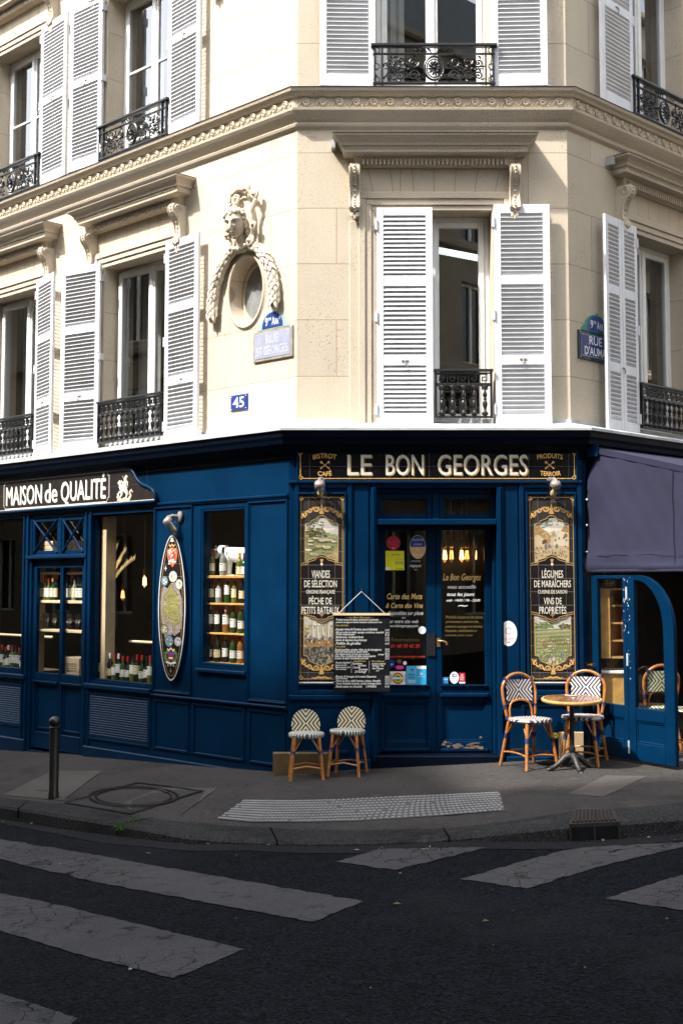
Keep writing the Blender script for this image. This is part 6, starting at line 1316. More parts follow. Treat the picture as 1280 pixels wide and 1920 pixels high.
# ---------------------------------------------------------------- things behind the left shop windows
ORD = ['first', 'second', 'third', 'fourth', 'fifth', 'sixth', 'seventh', 'eighth', 'ninth', 'tenth', 'eleventh', 'twelfth', 'thirteenth', 'fourteenth']
GLN = dict(bottle_green='green', bottle_dark='dark', bottle_olive='olive', bottle_amber='amber', bottle_grey='grey')
BPARTS = {}
def bottle(px, z, out, gm, cap, lab, i, where, h=.295, r=.0375, lz=(.07, .16), burg=False):
    F = 'L'; x = q(F, px, 1150, out)[0]; og = (x, -out, z); gn = GLN[gm]; cn = cap.split('_')[1]
    t_ = thing('wine_bottle', f'{gn} bottle with {cn} capsule, {ORD[i]} from left {where}', 'bottle', at(F, *og), 'wine bottles in the left windows')
    key = (gm, cap, lab, round(h, 3), lz, burg)
    if key not in BPARTS:
        sh_ = .62 if not burg else .52; b = MB(); b.lathe([(.012, 0), (r, .003), (r, h*sh_-.02), (r*.93, h*sh_), (r*.62, h*(sh_+.07)), (r*.40, h*(sh_+.14)), (.0145, h*.80), (.0145, h*.98)], 14)
        c = MB(); c.lathe([(.0155, h*.80), (.0158, h), (.004, h+.001)], 12); l = MB(); n_ = 10
        l.add([((r+.0006)*cos(-pi+pi*1.0*k/n_), (r+.0006)*sin(-pi+pi*1.0*k/n_), zz) for zz in lz for k in range(n_+1)], [(k, k+1, n_+2+k, n_+1+k) for k in range(n_)])
        d = MB(); zc = sum(lz)/2
        for s_, k_ in ((-.25, .010), (0, .004), (.2, .004), (.35, .003)):
            zz = zc-s_*(lz[1]-lz[0]); d.add([((r+.0012)*cos(-pi/2+a), (r+.0012)*sin(-pi/2+a), zz+e) for e in (0, k_) for a in (-.45, -.15, .15, .45)], [(k, k+1, 5+k, 4+k) for k in range(3)])
        BPARTS[key] = [b.build('glass_body', gm, t_, smooth=50), c.build('capsule', cap, t_, smooth=50), l.build('paper_label', lab, t_, smooth=60)]
        d.build('label_print', 'ink', BPARTS[key][2])
    else:
        for o in BPARTS[key]:
            c = o.copy(); COL.objects.link(c); c.parent = t_
            for g in o.children: gg = g.copy(); COL.objects.link(gg); gg.parent = c
    t_.rotation_euler.z += random.uniform(-.35, .35)
gms = ['bottle_green', 'bottle_dark', 'bottle_dark', 'bottle_olive']; R_ = random.choice
def rowof(pxs, zb, out, caps, where, glass_=None, lz=None, h=None):
    for i, px in enumerate(pxs):
        bottle(px, zb, out+random.uniform(-.015, .015), (glass_ or gms)[i % len(glass_ or gms)], caps[i % len(caps)], R_(['label_white', 'label_white', 'label_white', 'label_cream']), i, where, h or R_((.285, .30, .31)), .0375, lz or R_(((.06, .15), (.05, .13), (.09, .19))), R_((True, False)))
RC, YC, KC, WC_ = 'capsule_red', 'capsule_yellow', 'capsule_black', 'capsule_white'
SILL = .585
sb = MB(); sb.box(-6.65, -4.89, -.06, .5, .55, SILL+.0); sb.box(-3.35, -2.18, -.06, .5, .54, .57); o = sb.build('display_sill', 'room_wall', SH, mw=FR['L'])
rowof([5, 12, 17.6, 24.6, 31.6, 38, 43.6], SILL, .0, [RC, RC, WC_, RC, KC, RC, RC], 'on the leftmost window sill')
rowof([181, 190.5, 199.7, 208, 216, 224, 232, 241, 249.8, 258.4, 267.5, 276.5, 283], .571, .0, [KC, KC, YC, WC_, RC, WC_, RC, RC, KC, RC, RC, KC, RC], 'on the big window sill', ['bottle_olive', 'bottle_dark', 'bottle_green', 'bottle_dark'])
# shelf bay behind the side door
zA = q('L', 100, 1127, -.0)[1]; zB = q('L', 100, 1181, -.0)[1]; zT = q('L', 100, 1077, -.0)[1]
sv = thing('shelf_rack', 'pale wooden shelves with bottles and glasses behind the glazed side door', 'shelf', at('L', -4.1, -.02, zB)); og = (-4.1, -.02, zB)
for z, th in ((zT, .03), (zA-.025, .035), (zB-.025, .03)): m_ = MB(); m_.bev(-4.875, -3.525, -.06, .16, z, z+th, .004); m_.build('shelf', 'wood_pale', sv, org=og)
m_ = MB(); m_.box(-4.90, -4.88, -.05, .16, -.05, 2.3); m_.box(-3.52, -3.495, -.05, .16, -.05, 2.3); m_.build('side_board', 'wood_pale', sv, org=og)
rowof([77, 84.4, 91, 98.5, 105], zA+.0105, .0, [YC, RC, RC, YC, RC], 'behind the left door leaf', ['bottle_dark', 'bottle_olive', 'bottle_olive', 'bottle_green'], (.04, .15))
rowof([125, 132.5, 139.5, 147, 153], zA+.0105, .0, [KC, RC, KC, KC, KC], 'behind the right door leaf', ['bottle_dark', 'bottle_green', 'bottle_grey', 'bottle_dark'], (.04, .15))
first = None
for i, px in enumerate((75, 82, 89, 96, 103, 123, 131, 139, 147, 154)):
    x = q('L', px, 1170, -.03)[0]; mw = at('L', x, .03+.03*(i % 2), zB+.0055); lb = f'clear wine glass, {ORD[i]} from the left on the shelf behind the side door'
    if first is None:
        first = thing('wine_glass', lb, 'glass', mw, 'wine glasses on the shelf'); m_ = MB(); m_.lathe([(.034, 0), (.030, .004), (.005, .010), (.004, .075), (.010, .085), (.036, .115), (.040, .15), (.033, .20)], 16, cap=False); m_.build('bowl', 'clear_glass', first, smooth=60)
    else: copy_tree(first, mw, lb)
cz0 = q('L', 134, 1272, .04)[1]; xa, xb = q('L', 119, 1250, .04)[0], q('L', 150, 1250, .04)[0]
def crate(F, xa, xb, y0, y1, z0, z1, label, mat='wood_pale', marks=True):
    og = ((xa+xb)/2, (y0+y1)/2, z0); t_ = thing('wooden_crate', label, 'crate', at(F, *og)); m_ = MB(); m_.bev(xa, xb, y0, y1, z0, z1, .004); k = 3
    for i in range(1, k): z = z0+(z1-z0)*i/k; m_.box(xa-.001, xb+.001, y0-.0012, y0+.004, z-.002, z+.002, 1)
    m_.build('crate_board', [mat, 'bark'], t_, org=og)
    if marks:
        m_ = MB(); 
        for j in range(4): z = z0+(z1-z0)*(.35+.11*j); m_.ribbon([(xa+.05, z), (xb-.05, z+.01)], .006, y0-.0015)
        m_.build('stamp', 'bark', t_, org=og)
crate('L', xa, xb, -.055, .16, cz0, cz0+.25, 'pale wooden wine crate standing inside at the foot of the side door')
m_ = MB(); m_.box(-4.7, -3.52, -.06, .2, cz0-.04, cz0); m_.build('inner_sill', 'room_wall', SH, mw=FR['L'])
za = q('L', 130, 1033, .02)[1]
for px, lb in ((96, 'pale box behind the left crossed transom light'), (135, 'larger pale box behind the right crossed transom light')):
    x = q('L', px, 1010, -.02)[0]; crate('L', x-.12, x+.10, -.02, .16, zT+.035 if False else za-.02, za+.13, lb, marks=False)
m_ = MB(); m_.box(-4.875, -3.525, -.03, .2, za-.05, za-.021); m_.build('transom_shelf', 'room_wall', SH, mw=FR['L'])
# hand rails seen through the big panes
for a, b in ((-6.6, -4.9), (-3.24, -2.35)):
    z = q('L', 230, 1202, -.3)[1]; m_ = MB(); m_.tube([(a, .3, z), (b, .3, z)], .016, 8); o = m_.build('hand_rail', 'wood_pale', SH, mw=FR['L'])
# dried stalks on a dark carved post
x, z = q('L', 208, 1180, -.16); og = (x, .16, .0)
dp = thing('dried_plant', 'tall dark twisted trunk holding dried wheat stalks in the big left window', 'plant', at('L', x, .16, -.05)); og = (x, .16, -.05)
m_ = MB(); P = [(x+.03*sin(i*1.3),   .16+.02*cos(i), -.05+1.75*i/14) for i in range(15)]; m_.tube(P, [.085-.002*i+.012*sin(i*2) for i in range(15)], 9)
m_.tube([(x, .16, 1.45), (x-.08, .12, 1.40), (x-.13, .10, 1.34), (x-.19, .10, 1.40)], [.07, .06, .05, .02], 8); m_.build('trunk', 'bark', dp, smooth=60, org=og)
m_ = MB()
for i, (dx, dz, b) in enumerate(((.10, .75, .02), (.16, .78, .05), (.24, .72, .12), (.34, .66, .2), (.05, .62, .0), (.02, .45, 0), (.20, .6, .08))):
    pts = [(x+.02+dx*t_**1.4+b*t_**3, .09, 1.42+dz*t_-b*.5*t_**3) for t_ in [k/26 for k in range(27)]]; m_.tube(pts, .0035, 5)
    for k in range(11, 27):
        for s_ in (-1, 1): p = pts[k]; m_.tube([p, (p[0]+s_*random.uniform(.006, .013), .085, p[2]+.018), (p[0]+s_*random.uniform(.008, .022), .09, p[2]+random.uniform(.045, .075))], [.002, .006, .0006], 4)
m_.build('stalks', 'straw', dp, org=og)
# pendant bulbs
def pendant(F, px, py, out, label, mat='filament', s=1):
    x, z = q(F, px, py, out); og = (x, -out, z); t_ = thing('pendant_bulb', label, 'lamp', at(F, *og), 'bare filament bulbs'); m_ = MB(); m_.tube([(0, 0, .12), (0, 0, max(.3, 3.0-z))], .004, 5); m_.lathe([(.012, .16), (.020, .14), (.022, .09), (.016, .08)], 10); m_.build('cord', 'brass', t_)
    m_ = MB(); m_.lathe([(.014, .08), (.034*s, .03), (.040*s, -.02), (.030*s, -.065), (.006, -.085)], 12); m_.build('glass_bulb', 'clear_glass', t_, smooth=60)
    m_ = MB()
    for k in range(5): a = k*1.256; m_.tube([(.012*cos(a), .012*sin(a), .05), (.020*cos(a), .020*sin(a), -.045)], .006*s, 5)
    m_.build('filament', mat, t_)
pendant('L', 271, 1090, -.7, 'bare filament bulb hanging near the right side of the big left window')
pendant('L', 230, 1115, -1.3, 'distant bare bulb glowing left of the other one in the big left window', 'filament_dim')
for px, mt, lb in ((833.5, 'filament', 'bright filament bulb at the left of the row behind the right door pane'), (846, 'filament_dim', 'dim amber bulb second in the row behind the right door pane'), (865, 'filament', 'bright filament bulb in the middle of the row behind the right door pane'), (875, 'filament_dim', 'dim amber bulb right of the middle one behind the right door pane'), (894.5, 'filament', 'bright filament bulb at the right of the row behind the right door pane')):
    pendant('C', px, 1041, -1.2, lb, mt, .8 if mt == 'filament' else .6)
a = q('C', 818, 468, -1.3); b = q('C', 906, 490, -1.3); t_ = thing('ceiling_lamp', 'lit strip lamp on the ceiling inside the middle first floor window', 'lamp', at('C', (a[0]+b[0])/2, 1.3, (a[1]+b[1])/2)); m_ = MB(); w2 = (b[0]-a[0])/2
m_.T = Matrix.Rotation(radians(11), 4, 'Y'); m_.box(-w2, w2, -.02, .10, .045, .075); m_.T = None; m_.build('housing', 'white_frame', t_); m_ = MB(); m_.T = Matrix.Rotation(radians(11), 4, 'Y')
for i in range(16): x = -w2+.01+i*(2*w2-.02)/16; m_.bev(x, x+(2*w2-.02)/16*.78, -.02, .08, -.005, .044, .004)
m_.T = None; m_.build('diffuser', 'tube_light', t_)
# oak shelf unit with bottles and the white cow
xa, xb = q('L', 376, 1100, .09)[0], q('L', 462, 1100, .09)[0]+.04; zsv = [q('L', 420, p, .08)[1] for p in (1079, 1131, 1187, 1243)]
su = thing('shelf_unit', 'oak shelf unit filling the narrow window right of the oval panel', 'shelf', at('L', (xa+xb)/2, 0, .83)); og = ((xa+xb)/2, 0, .83)
m_ = MB(); m_.bev(xa-.01, xa+.028, -.09, .14, .83, zsv[0], .004); m_.bev(xb-.035, xb, -.09, .14, .83, zsv[0], .004); m_.box(xa, xb, .141, .155, .83, zsv[0]); m_.build('case', 'wood_oak', su, org=og)
for i, z in enumerate(zsv): m_ = MB(); (m_.bev(xa-.01, xb, -.092, .139, z-.030, z, .004) if i == 0 else m_.bev(xa+.029, xb-.036, -.08, .14, z-.020, z, .003)); m_.build('shelf', 'wood_oak', su, org=og)
rowof([386, 396.8, 417.5], zsv[0]+.001, .02, [RC, RC, KC], 'beside the white cow', ['bottle_olive', 'bottle_olive', 'bottle_grey']); rowof([448.5, 457.5], zsv[0]+.001, .05, [YC, RC], 'before the white cow', ['bottle_olive', 'bottle_green'], (.01, .09), .235)
rowof([396.5, 410, 426.6, 439.7, 454], zsv[1]+.001, .02, [KC, KC, WC_, YC, KC], 'on the highest inner oak shelf', ['bottle_dark', 'bottle_grey', 'bottle_green', 'bottle_olive', 'bottle_dark'])
rowof([394.5, 408.3, 423.8, 438, 452.5], zsv[2]+.001, .02, [WC_, RC, WC_, RC, WC_], 'on the middle inner oak shelf', ['bottle_dark', 'bottle_dark', 'bottle_amber', 'bottle_green', 'bottle_green'])
rowof([393.5, 408, 423.5, 437.5, 451.5], zsv[3]+.001, .02, [KC, KC, YC, RC, RC], 'on the lowest inner oak shelf', ['bottle_dark', 'bottle_dark', 'bottle_dark', 'bottle_green', 'bottle_amber'])
x, z = q('L', 451, 1073, -.04); og = (x, .055, zsv[0]); cw = thing('cow_figurine', 'glossy white cow figurine standing on top of the oak shelf unit', 'figurine', at('L', *og))
m_ = MB(); rings = []
for i in range(15):
    t_ = i/14; xx = -.27+.54*t_; hh = .085*(sin(pi*min(1, max(.02, t_*.94+.04)))**.35); zc = .235+.01*cos(t_*6)-.012*sin(pi*t_); rings.append((xx, zc, hh, .058*(sin(pi*min(.98, max(.03, t_)))**.4)))
v = [(xx, ry*cos(2*pi*k/14), zc+hh*sin(2*pi*k/14)) for xx, zc, hh, ry in rings for k in range(14)]
m_.add(v, [(i*14+k, i*14+(k+1) % 14, (i+1)*14+(k+1) % 14, (i+1)*14+k) for i in range(14) for k in range(14)]+[tuple(range(14)), tuple(range(14*14, 15*14))])
for xx, s_ in ((-.20, 1), (-.17, -1), (.20, 1), (.235, -1)): m_.tube([(xx, s_*.03, .21), (xx+(.01 if xx > 0 else 0), s_*.032, .12), (xx-(.008 if xx > 0 else 0), s_*.032, .06), (xx, s_*.032, .012), (xx-.012, s_*.032, 0)], [.042, .024, .016, .017, .020], 9)
m_.tube([(-.24, 0, .26), (-.31, 0, .275), (-.36, 0, .245), (-.41, 0, .20)], [.066, .056, .046, .028], 10)
for s_ in (-1, 1): m_.tube([(-.33, s_*.04, .275), (-.325, s_*.085, .285)], [.018, .006], 6); m_.tube([(-.335, s_*.025, .29), (-.345, s_*.05, .325)], [.009, .003], 6)
m_.tube([(.27, 0, .29), (.30, 0, .25), (.30, .0, .12)], [.010, .008, .012], 6); m_.ball((.12, 0, .150), .045, 8); m_.box(-.27, .27, -.05, .05, -.0, .008); cwb = m_.build('cow_body', 'wax_white', cw, smooth=60)
cwb.matrix_local = Matrix.Diagonal((1.12, .95, 1.0, 1)).to_4x4()

# ---------------------------------------------------------------- bistro chairs, table, stools
def bistro_chair(mw, label, group, weave_back='weave_back', weave_seat='weave_seat'):
    t_ = thing('bistro_chair', label, 'chair', mw, group)
    # local: seat centre at origin in plan, the back at +y, ground z=0
    s_ = MB(); n = 28; prof = [(.175, .425), (.198, .430), (.207, .445), (.200, .462), (.16, .467), (.0, .462)]
    def shp(a): return 1.0-.06*abs(sin(2*a))
    v = [(r*cos(2*pi*k/n)*1.0, r*sin(2*pi*k/n)*1.02, z) for r, z in prof[:-1] for k in range(n)]+[(0, 0, .460)]
    m = len(prof)-1; s_.add(v, [(i*n+k, i*n+(k+1) % n, (i+1)*n+(k+1) % n, (i+1)*n+k) for i in range(m-1) for k in range(n)]+[((m-1)*n+k, (m-1)*n+(k+1) % n, m*n) for k in range(n)]+[tuple(range(n))])
    s_.build('seat', weave_seat, t_, smooth=50)
    # hooped back with two uprights from the rear legs
    def by(z): return .165+.14*max(0, z-.44)
    hoop = [(-.155, by(.46), .46), (-.172, by(.56), .56), (-.185, by(.68), .68)]+[(.188*cos(a), by(.70+.175*sin(a)), .70+.175*sin(a)) for a in (pi*(1-i/14) for i in range(1, 14))]+[(.185, by(.68), .68), (.172, by(.56), .56), (.155, by(.46), .46)]
    b_ = MB(); b_.tube(hoop, .0155, 10); inner_ = [(-.125, by(.45)-.004, .45), (-.125, by(.53)-.004, .53)]+[(.115*cos(a), by(.565+.06*sin(a))-.004, .565+.06*sin(a)) for a in (pi*(1-i/10) for i in range(0, 11))]+[(.125, by(.53)-.004, .53), (.125, by(.45)-.004, .45)]; b_.tube(inner_, .0105, 8); b_.build('back_hoop', 'rattan', t_, smooth=60)
    p_ = MB(); N = 10; vv = []
    for j in range(N+1):
        for i in range(N+1):
            u = -1+2*i/N; z = .612+.205*j/N; hw_ = .142+.004*cos(j); vv.append((u*hw_, by(z)-.012+.022*(1-u*u)*.6, z-.72))
    Pv = vv+[(x, y+.014, z) for x, y, z in vv]; K = (N+1)**2
    f = [(j*(N+1)+i, j*(N+1)+i+1, (j+1)*(N+1)+i+1, (j+1)*(N+1)+i) for j in range(N) for i in range(N)]; p_.add(Pv, f+[tuple(K+a for a in reversed(ff)) for ff in f]+[(i, i+1, K+i+1, K+i) for i in range(N)]+[(N*(N+1)+i, N*(N+1)+i+1, K+N*(N+1)+i+1, K+N*(N+1)+i) for i in range(N)]+[(i*(N+1), (i+1)*(N+1), K+(i+1)*(N+1), K+i*(N+1)) for i in range(N)]+[(i*(N+1)+N, (i+1)*(N+1)+N, K+(i+1)*(N+1)+N, K+i*(N+1)+N) for i in range(N)])
    pb = p_.build('back_panel', weave_back, t_, smooth=40); pb.location = (0, 0, .72)
    w_ = MB()
    for sx in (-1, 1):
        for z0_ in (.475, .60, .80):
            hx = [p for p in hoop if abs(p[2]-z0_) < .06 and p[0]*sx > 0]
            if not hx: continue
            c = min(hx, key=lambda p: abs(p[2]-z0_)); w_.tube([(c[0], c[1], c[2]-.022), (c[0]*1.003, c[1]+.004, c[2]+.022)], .0185, 8)
        w_.tube([(sx*.145, by(.815)-.006, .81), (sx*.150, by(.84), .845)], .010, 6); w_.tube([(sx*.13, by(.60), .585), (sx*.165, by(.60)+.004, .60)], .012, 6)
    legs = {'f': [((sx*.120, -.135, .435), (sx*.175, -.205, 0)) for sx in (-1, 1)], 'b': [((sx*.135, .150, .47), (sx*.19, .245, 0)) for sx in (-1, 1)]}
    for grp in legs.values():
        for a, b in grp:
            l_ = MB(); A, Bv = Vector(a), Vector(b); l_.tube([A, A.lerp(Bv, .5), Bv], [.0185, .0175, .0155], 9); l_.build('leg', 'rattan', t_, smooth=60); c = A.lerp(Bv, .38); d = (Bv-A).normalized()*.022; w_.tube([c-d, c+d], .022, 9)
    w_.build('binding', 'navy_wrap', t_, smooth=50)
    r_ = MB()
    Lp = [Vector(a).lerp(Vector(b), .72) for g in ('f', 'b') for a, b in legs[g]]
    for a, b in ((0, 1), (2, 3), (0, 2), (1, 3)):
        P, Q = Lp[a], Lp[b]; mid = (P+Q)/2; mid.z += .03; c0 = mid*.80; c0.z = mid.z; r_.tube([P.lerp(Q, 0)]+[P*(1-t)**2+c0*2*t*(1-t)+Q*t*t for t in (.15, .3, .5, .7, .85)]+[Q], .0085, 7)
    for g in ('f', 'b'):
        for a, b in legs[g]:
            A, Bv = Vector(a), Vector(b); k = A.lerp(Bv, .38)
            for d in (Vector((-.07 if a[0] > 0 else .07, 0, .005)), Vector((0, .07 if a[1] < 0 else -.06, .005))): e = A+d; e.z = .43; r_.tube([k, (k+e)/2+Vector((0, 0, -.004)), e], .0075, 6)
    r_.build('stretcher', 'rattan', t_, smooth=60)
    return t_
def place(px, py, rz, dz=0): p = on_walk(px, py); return Matrix.Translation((p.x, p.y, p.z+dz)) @ Matrix.Rotation(radians(rz), 4, 'Z')
CH = 'bistro chairs at the pavement table'
X_ = lambda px, y: (px-PXC)/FOC*(y-CAMP.y)
pa = Vector((X_(990, -.62), -.62, 0)); ch1 = bistro_chair(Matrix.Translation((pa.x, pa.y, gz(pa.x, pa.y)-.003)) @ Matrix.Rotation(radians(24), 4, 'Z') , 'rattan bistro chair with blue and cream woven seat standing left of the round table', CH)
pb_ = Vector((X_(1087, -.56), -.58, 0)); ch2 = copy_tree(ch1, Matrix.Translation((pb_.x+.0, pb_.y+.02, gz(pb_.x, pb_.y+.02)-.003)) @ Matrix.Rotation(radians(-20), 4, 'Z'), 'rattan bistro chair with blue and cream woven seat standing right behind the round table')
TX, TY = X_(1066, -.86), -.86; tz = gz(TX, TY)
tb = thing('bistro_table', 'small round bistro table with brass edged brown top on a cast iron foot', 'table', Matrix.Translation((TX, TY, tz)) @ Matrix.Rotation(radians(3), 4, 'X'))
TT = q('C', 1054, 1310, -TY)[1]-tz; ttx = q('C', 1054, 1310, -TY)[0]-TX
m_ = MB(); m_.lathe([(.262, -.030), (.280, -.022), (.285, -.008), (.280, .004), (.262, .006)], 36, (0, 0, TT)); m_.build('rim', 'wood_oak', tb, smooth=50)
m_ = MB(); m_.lathe([(.0, .004), (.2635, .0045)], 36, (0, 0, TT+.002), cap=False); m_.lathe([(.02, -.0305), (.26, -.0305)], 36, (0, 0, TT), cap=False); m_.build('table_top', 'table_laminate', tb, smooth=50)
m_ = MB(); m_.lathe([(.030, .10), (.036, .12), (.028, .17), (.036, .19), (.026, .21), (.024, .23)], 14); m_.lathe([(.0225, .23), (.0225, TT-.03)], 12); m_.build('column', 'iron', tb, smooth=50)
for k in range(4):
    a = radians(12+90*k); L_ = MB(); c, s_ = cos(a), sin(a)
    L_.tube([(c*.02, s_*.02, .13), (c*.07, s_*.07, .115), (c*.13, s_*.13, .06), (c*.18, s_*.18, .028), (c*.215, s_*.215, .016)], [.036, .034, .026, .022, .026], 9); L_.tube([(c*.05, s_*.05, .155), (c*.10, s_*.10, .11), (c*.16, s_*.16, .055)], [.008, .010, .006], 6); L_.ball((c*.225, s_*.225, .014), .024, 8, sc=(1, 1, .6)); L_.build('foot', 'cast_iron', tb, smooth=60)
m_ = MB(); at_ = thing('ashtray', 'clear glass ashtray on the round table', 'ashtray', Matrix.Translation((TX-.005, TY-.03, tz+TT+.008))); m_.lathe([(.052, 0), (.056, .006), (.060, .026), (.050, .028), (.044, .010), (.0, .009)], 24, cap=False); m_.build('bowl', 'clear_glass', at_, smooth=40)
m_ = MB(); m_.lathe([(.058, .024), (.062, .028), (.050, .030)], 24, cap=False); m_.build('rim', 'ceramic_white', at_, smooth=40)
def stool(mw, label):
    t_ = thing('bar_stool', label, 'stool', mw, 'low rattan stools by the shopfront'); HS = .44
    s_ = MB(); n = 28; prof = [(.15, HS-.05), (.170, HS-.038), (.174, HS-.012), (.165, HS), (.13, HS+.004), (0, HS+.004)]
    v = [(r*cos(2*pi*k/n), r*sin(2*pi*k/n)*.92, z) for r, z in prof[:-1] for k in range(n)]+[(0, 0, HS+.004)]; m = len(prof)-1
    s_.add(v, [(i*n+k, i*n+(k+1) % n, (i+1)*n+(k+1) % n, (i+1)*n+k) for i in range(m-1) for k in range(n)]+[((m-1)*n+k, (m-1)*n+(k+1) % n, m*n) for k in range(n)]+[tuple(range(n))]); s_.build('seat', 'stool_seat', t_, smooth=50)
    p_ = MB(); out_ = [(-.125, -.02), (-.14, .05), (-.135, .09)]+[(.13*cos(a), .09+.115*sin(a)) for a in (pi*(1-i/12) for i in range(1, 12))]+[(.135, .09), (.14, .05), (.125, -.02)]
    bk = lambda x, y: .150+.10*(y)-.35*x*x
    k = len(out_); fr = [(x, bk(x, z)-.014, z-.07) for x, z in out_]; bc = [(x, bk(x, z)+.014, z-.07) for x, z in out_]; cf = [(x*.5, bk(x*.5, .07+(z-.07)*.5)-.016, (z-.07)*.5) for x, z in out_]; cb = [(x*.5, bk(x*.5, .07+(z-.07)*.5)+.016, (z-.07)*.5) for x, z in out_]
    p_.add(fr+bc+cf+cb, [(i, (i+1) % k, k+(i+1) % k, k+i) for i in range(k)]+[(i, (i+1) % k, 2*k+(i+1) % k, 2*k+i) for i in range(k)]+[(k+i, k+(i+1) % k, 3*k+(i+1) % k, 3*k+i) for i in range(k)]+[tuple(range(2*k, 3*k)), tuple(range(3*k, 4*k))])
    o = p_.build('backrest', 'stool_back', t_, smooth=50); o.location = (0, 0, HS+.07)
    w_ = MB(); r_ = MB(); Lp = []
    for sx, sy in ((-1, -1), (1, -1), (-1, 1), (1, 1)):
        A, Bv = Vector((sx*.115, sy*.10, HS-.04)), Vector((sx*.155, sy*.145, 0)); l_ = MB(); l_.tube([A, Bv], [.0165, .015], 9); l_.build('leg', 'rattan', t_, smooth=60); c = A.lerp(Bv, .36); d = (Bv-A).normalized()*.020; w_.tube([c-d, c+d], .021, 9); Lp.append(A.lerp(Bv, .72))
        for e in (Vector((-sx*.075, 0, .0)), Vector((0, -sy*.07, .0))): r_.tube([c, A+e], .0075, 6)
        r_.tube([A.lerp(Bv, .36)+Vector((sx*.004, -.016, 0)), A.lerp(Bv, .78)+Vector((sx*.004, -.015, 0))], .008, 6)
    for a, b in ((0, 1), (2, 3), (0, 2), (1, 3)): P, Q = Lp[a], Lp[b]; r_.tube([P, (P+Q)/2*.92+Vector((0, 0, P.z*.08+.022)), Q], .0085, 7)
    w_.build('binding', 'navy_wrap', t_, smooth=50); r_.build('stretcher', 'rattan', t_, smooth=60); return t_
pa = Vector((X_(575, -.62), -.74, 0)); st1 = stool(Matrix.Translation((pa.x, pa.y+.14, gz(pa.x, pa.y+.14)-.003)) @ Matrix.Rotation(radians(4), 4, 'Z'), 'low rattan stool with black and cream woven seat beside the plank box')
pb2 = Vector((X_(651, -.52), -.64, 0)); copy_tree(st1, Matrix.Translation((pb2.x, pb2.y+.13, gz(pb2.x, pb2.y+.13)-.003)) @ Matrix.Rotation(radians(-16), 4, 'Z') @ Matrix.Diagonal((1, 1, .99, 1)), 'low rattan stool with black and cream woven seat turned slightly, nearer the door')
# plank box under the front, beige board behind the table with a yellow disc
a = q('C', 503, 1410, .20); b = q('C', 622, 1454, .20); bx = thing('plank_box', 'plain brown plank box at the foot of the front behind the stools', 'box', at('C', (a[0]+b[0])/2, -.26, b[1]-.03)); og = ((a[0]+b[0])/2, -.26, b[1]-.03)
m_ = MB(); m_.bev(a[0]+.05, b[0]-.03, -.315, -.205, b[1]-.03, a[1], .004); xs_ = (a[0]+.05+(b[0]-a[0])*.36); m_.box(xs_-.002, xs_+.002, -.3165, -.31, b[1]-.02, a[1]-.004, 1); m_.build('boards', ['box_board', 'bark'], bx, org=og)
a = q('C', 1047, 1373, .21); b = q('C', 1094, 1425, .21); bb = thing('beige_board', 'beige boarding at the foot of the right front behind the bistro chairs', 'board', at('C', (a[0]+b[0])/2, -.21, b[1])); og = ((a[0]+b[0])/2, -.21, b[1])
m_ = MB(); m_.bev(a[0], b[0], -.225, -.186, b[1]-.08, a[1], .004); m_.build('panel', 'beige_board', bb, org=og)
yd = q('C', 1041, 1379.5, .235); t_ = thing('round_label', 'small yellow round label on the beige boarding behind the table', 'label', at('C', yd[0], -.2255, yd[1])); m_ = MB(); m_.prism([(.026*cos(2*pi*i/20), .030*sin(2*pi*i/20)) for i in range(20)], -.003, 0); m_.build('disc', 'yellow_disc', t_); m_ = MB(); text(m_, '3M', -.012, .012, -.008, .016, -.0036, bold=.01); m_.build('print', 'ink', t_)
# bollard
p = on_walk(98, 1500); bd = thing('bollard', 'dark brown iron bollard with a ball top at the kerb edge', 'bollard', Matrix.Translation((p.x, p.y+.05, p.z-.005)))
hb = q('C', 98, 1342, -(p.y+.05))[1]-p.z
m_ = MB(); m_.lathe([(.050, -.02), (.050, .06), (.045, .075), (.045, hb-.115), (.038, hb-.108), (.032, hb-.095)], 18); m_.build('post', 'bollard_paint', bd, smooth=40)
m_ = MB(); m_.ball((0, 0, hb-.052), .053, 18); m_.lathe([(.050, -.0), (.052, .01), (.045, .016)], 18, (0, 0, hb-.112)); m_.build('ball_cap', 'bollard_paint', bd, smooth=60)
# ---------------------------------------------------------------- terrace inside the right front
fl = gz(3.0, .2)
m_ = MB(); m_.T = FR['R']; m_.box(.3, 5, .2, 3.0, -.3, -.03); m_.T = None; m_.build('terrace_floor', 'room_wall', SH)
m_ = MB(); m_.T = FR['R']; m_.box(-.3, 7, 1.75, 1.8, -.3, 3.0); m_.box(.24, .29, .0, 1.75, -.3, 3.0); m_.T = None; m_.build('terrace_partition', 'room_dark', SH)
FR['I'] = frame(0, -.15, 0)
def cab(px0, px1, pxs, py0, py1, label, shelves):
    F = 'I'; a = q(F, px0, py0); b = q(F, pxs, py1); xe = q(F, px1, py0)[0]; og = ((a[0]+xe)/2, 0, b[1]); t_ = thing('wall_cabinet', label, 'cabinet', at(F, *og)); m_ = MB(); D_ = .28
    m_.bev(a[0], b[0], 0, D_, b[1], a[1], .004)
    for z in (b[1], a[1]-.02): m_.box(b[0], xe, .01, D_, z, z+.02)
    m_.box(xe-.02, xe, .01, D_, b[1]+.02, a[1]-.02); m_.box(b[0], xe-.02, D_-.015, D_, b[1]+.02, a[1]-.02); m_.build('case', 'wood_oak', t_, org=og)
    for k in range(shelves): z = b[1]+(a[1]-b[1])*(k+1)/(shelves+1); s_ = MB(); s_.box(b[0], xe-.021, .02, D_-.016, z-.008, z+.008); s_.build('shelf', 'wood_oak', t_, org=og)
cab(1120, 1178, 1145, 1103, 1235, 'tall oak wall cabinet seen through the open folding door', 3)
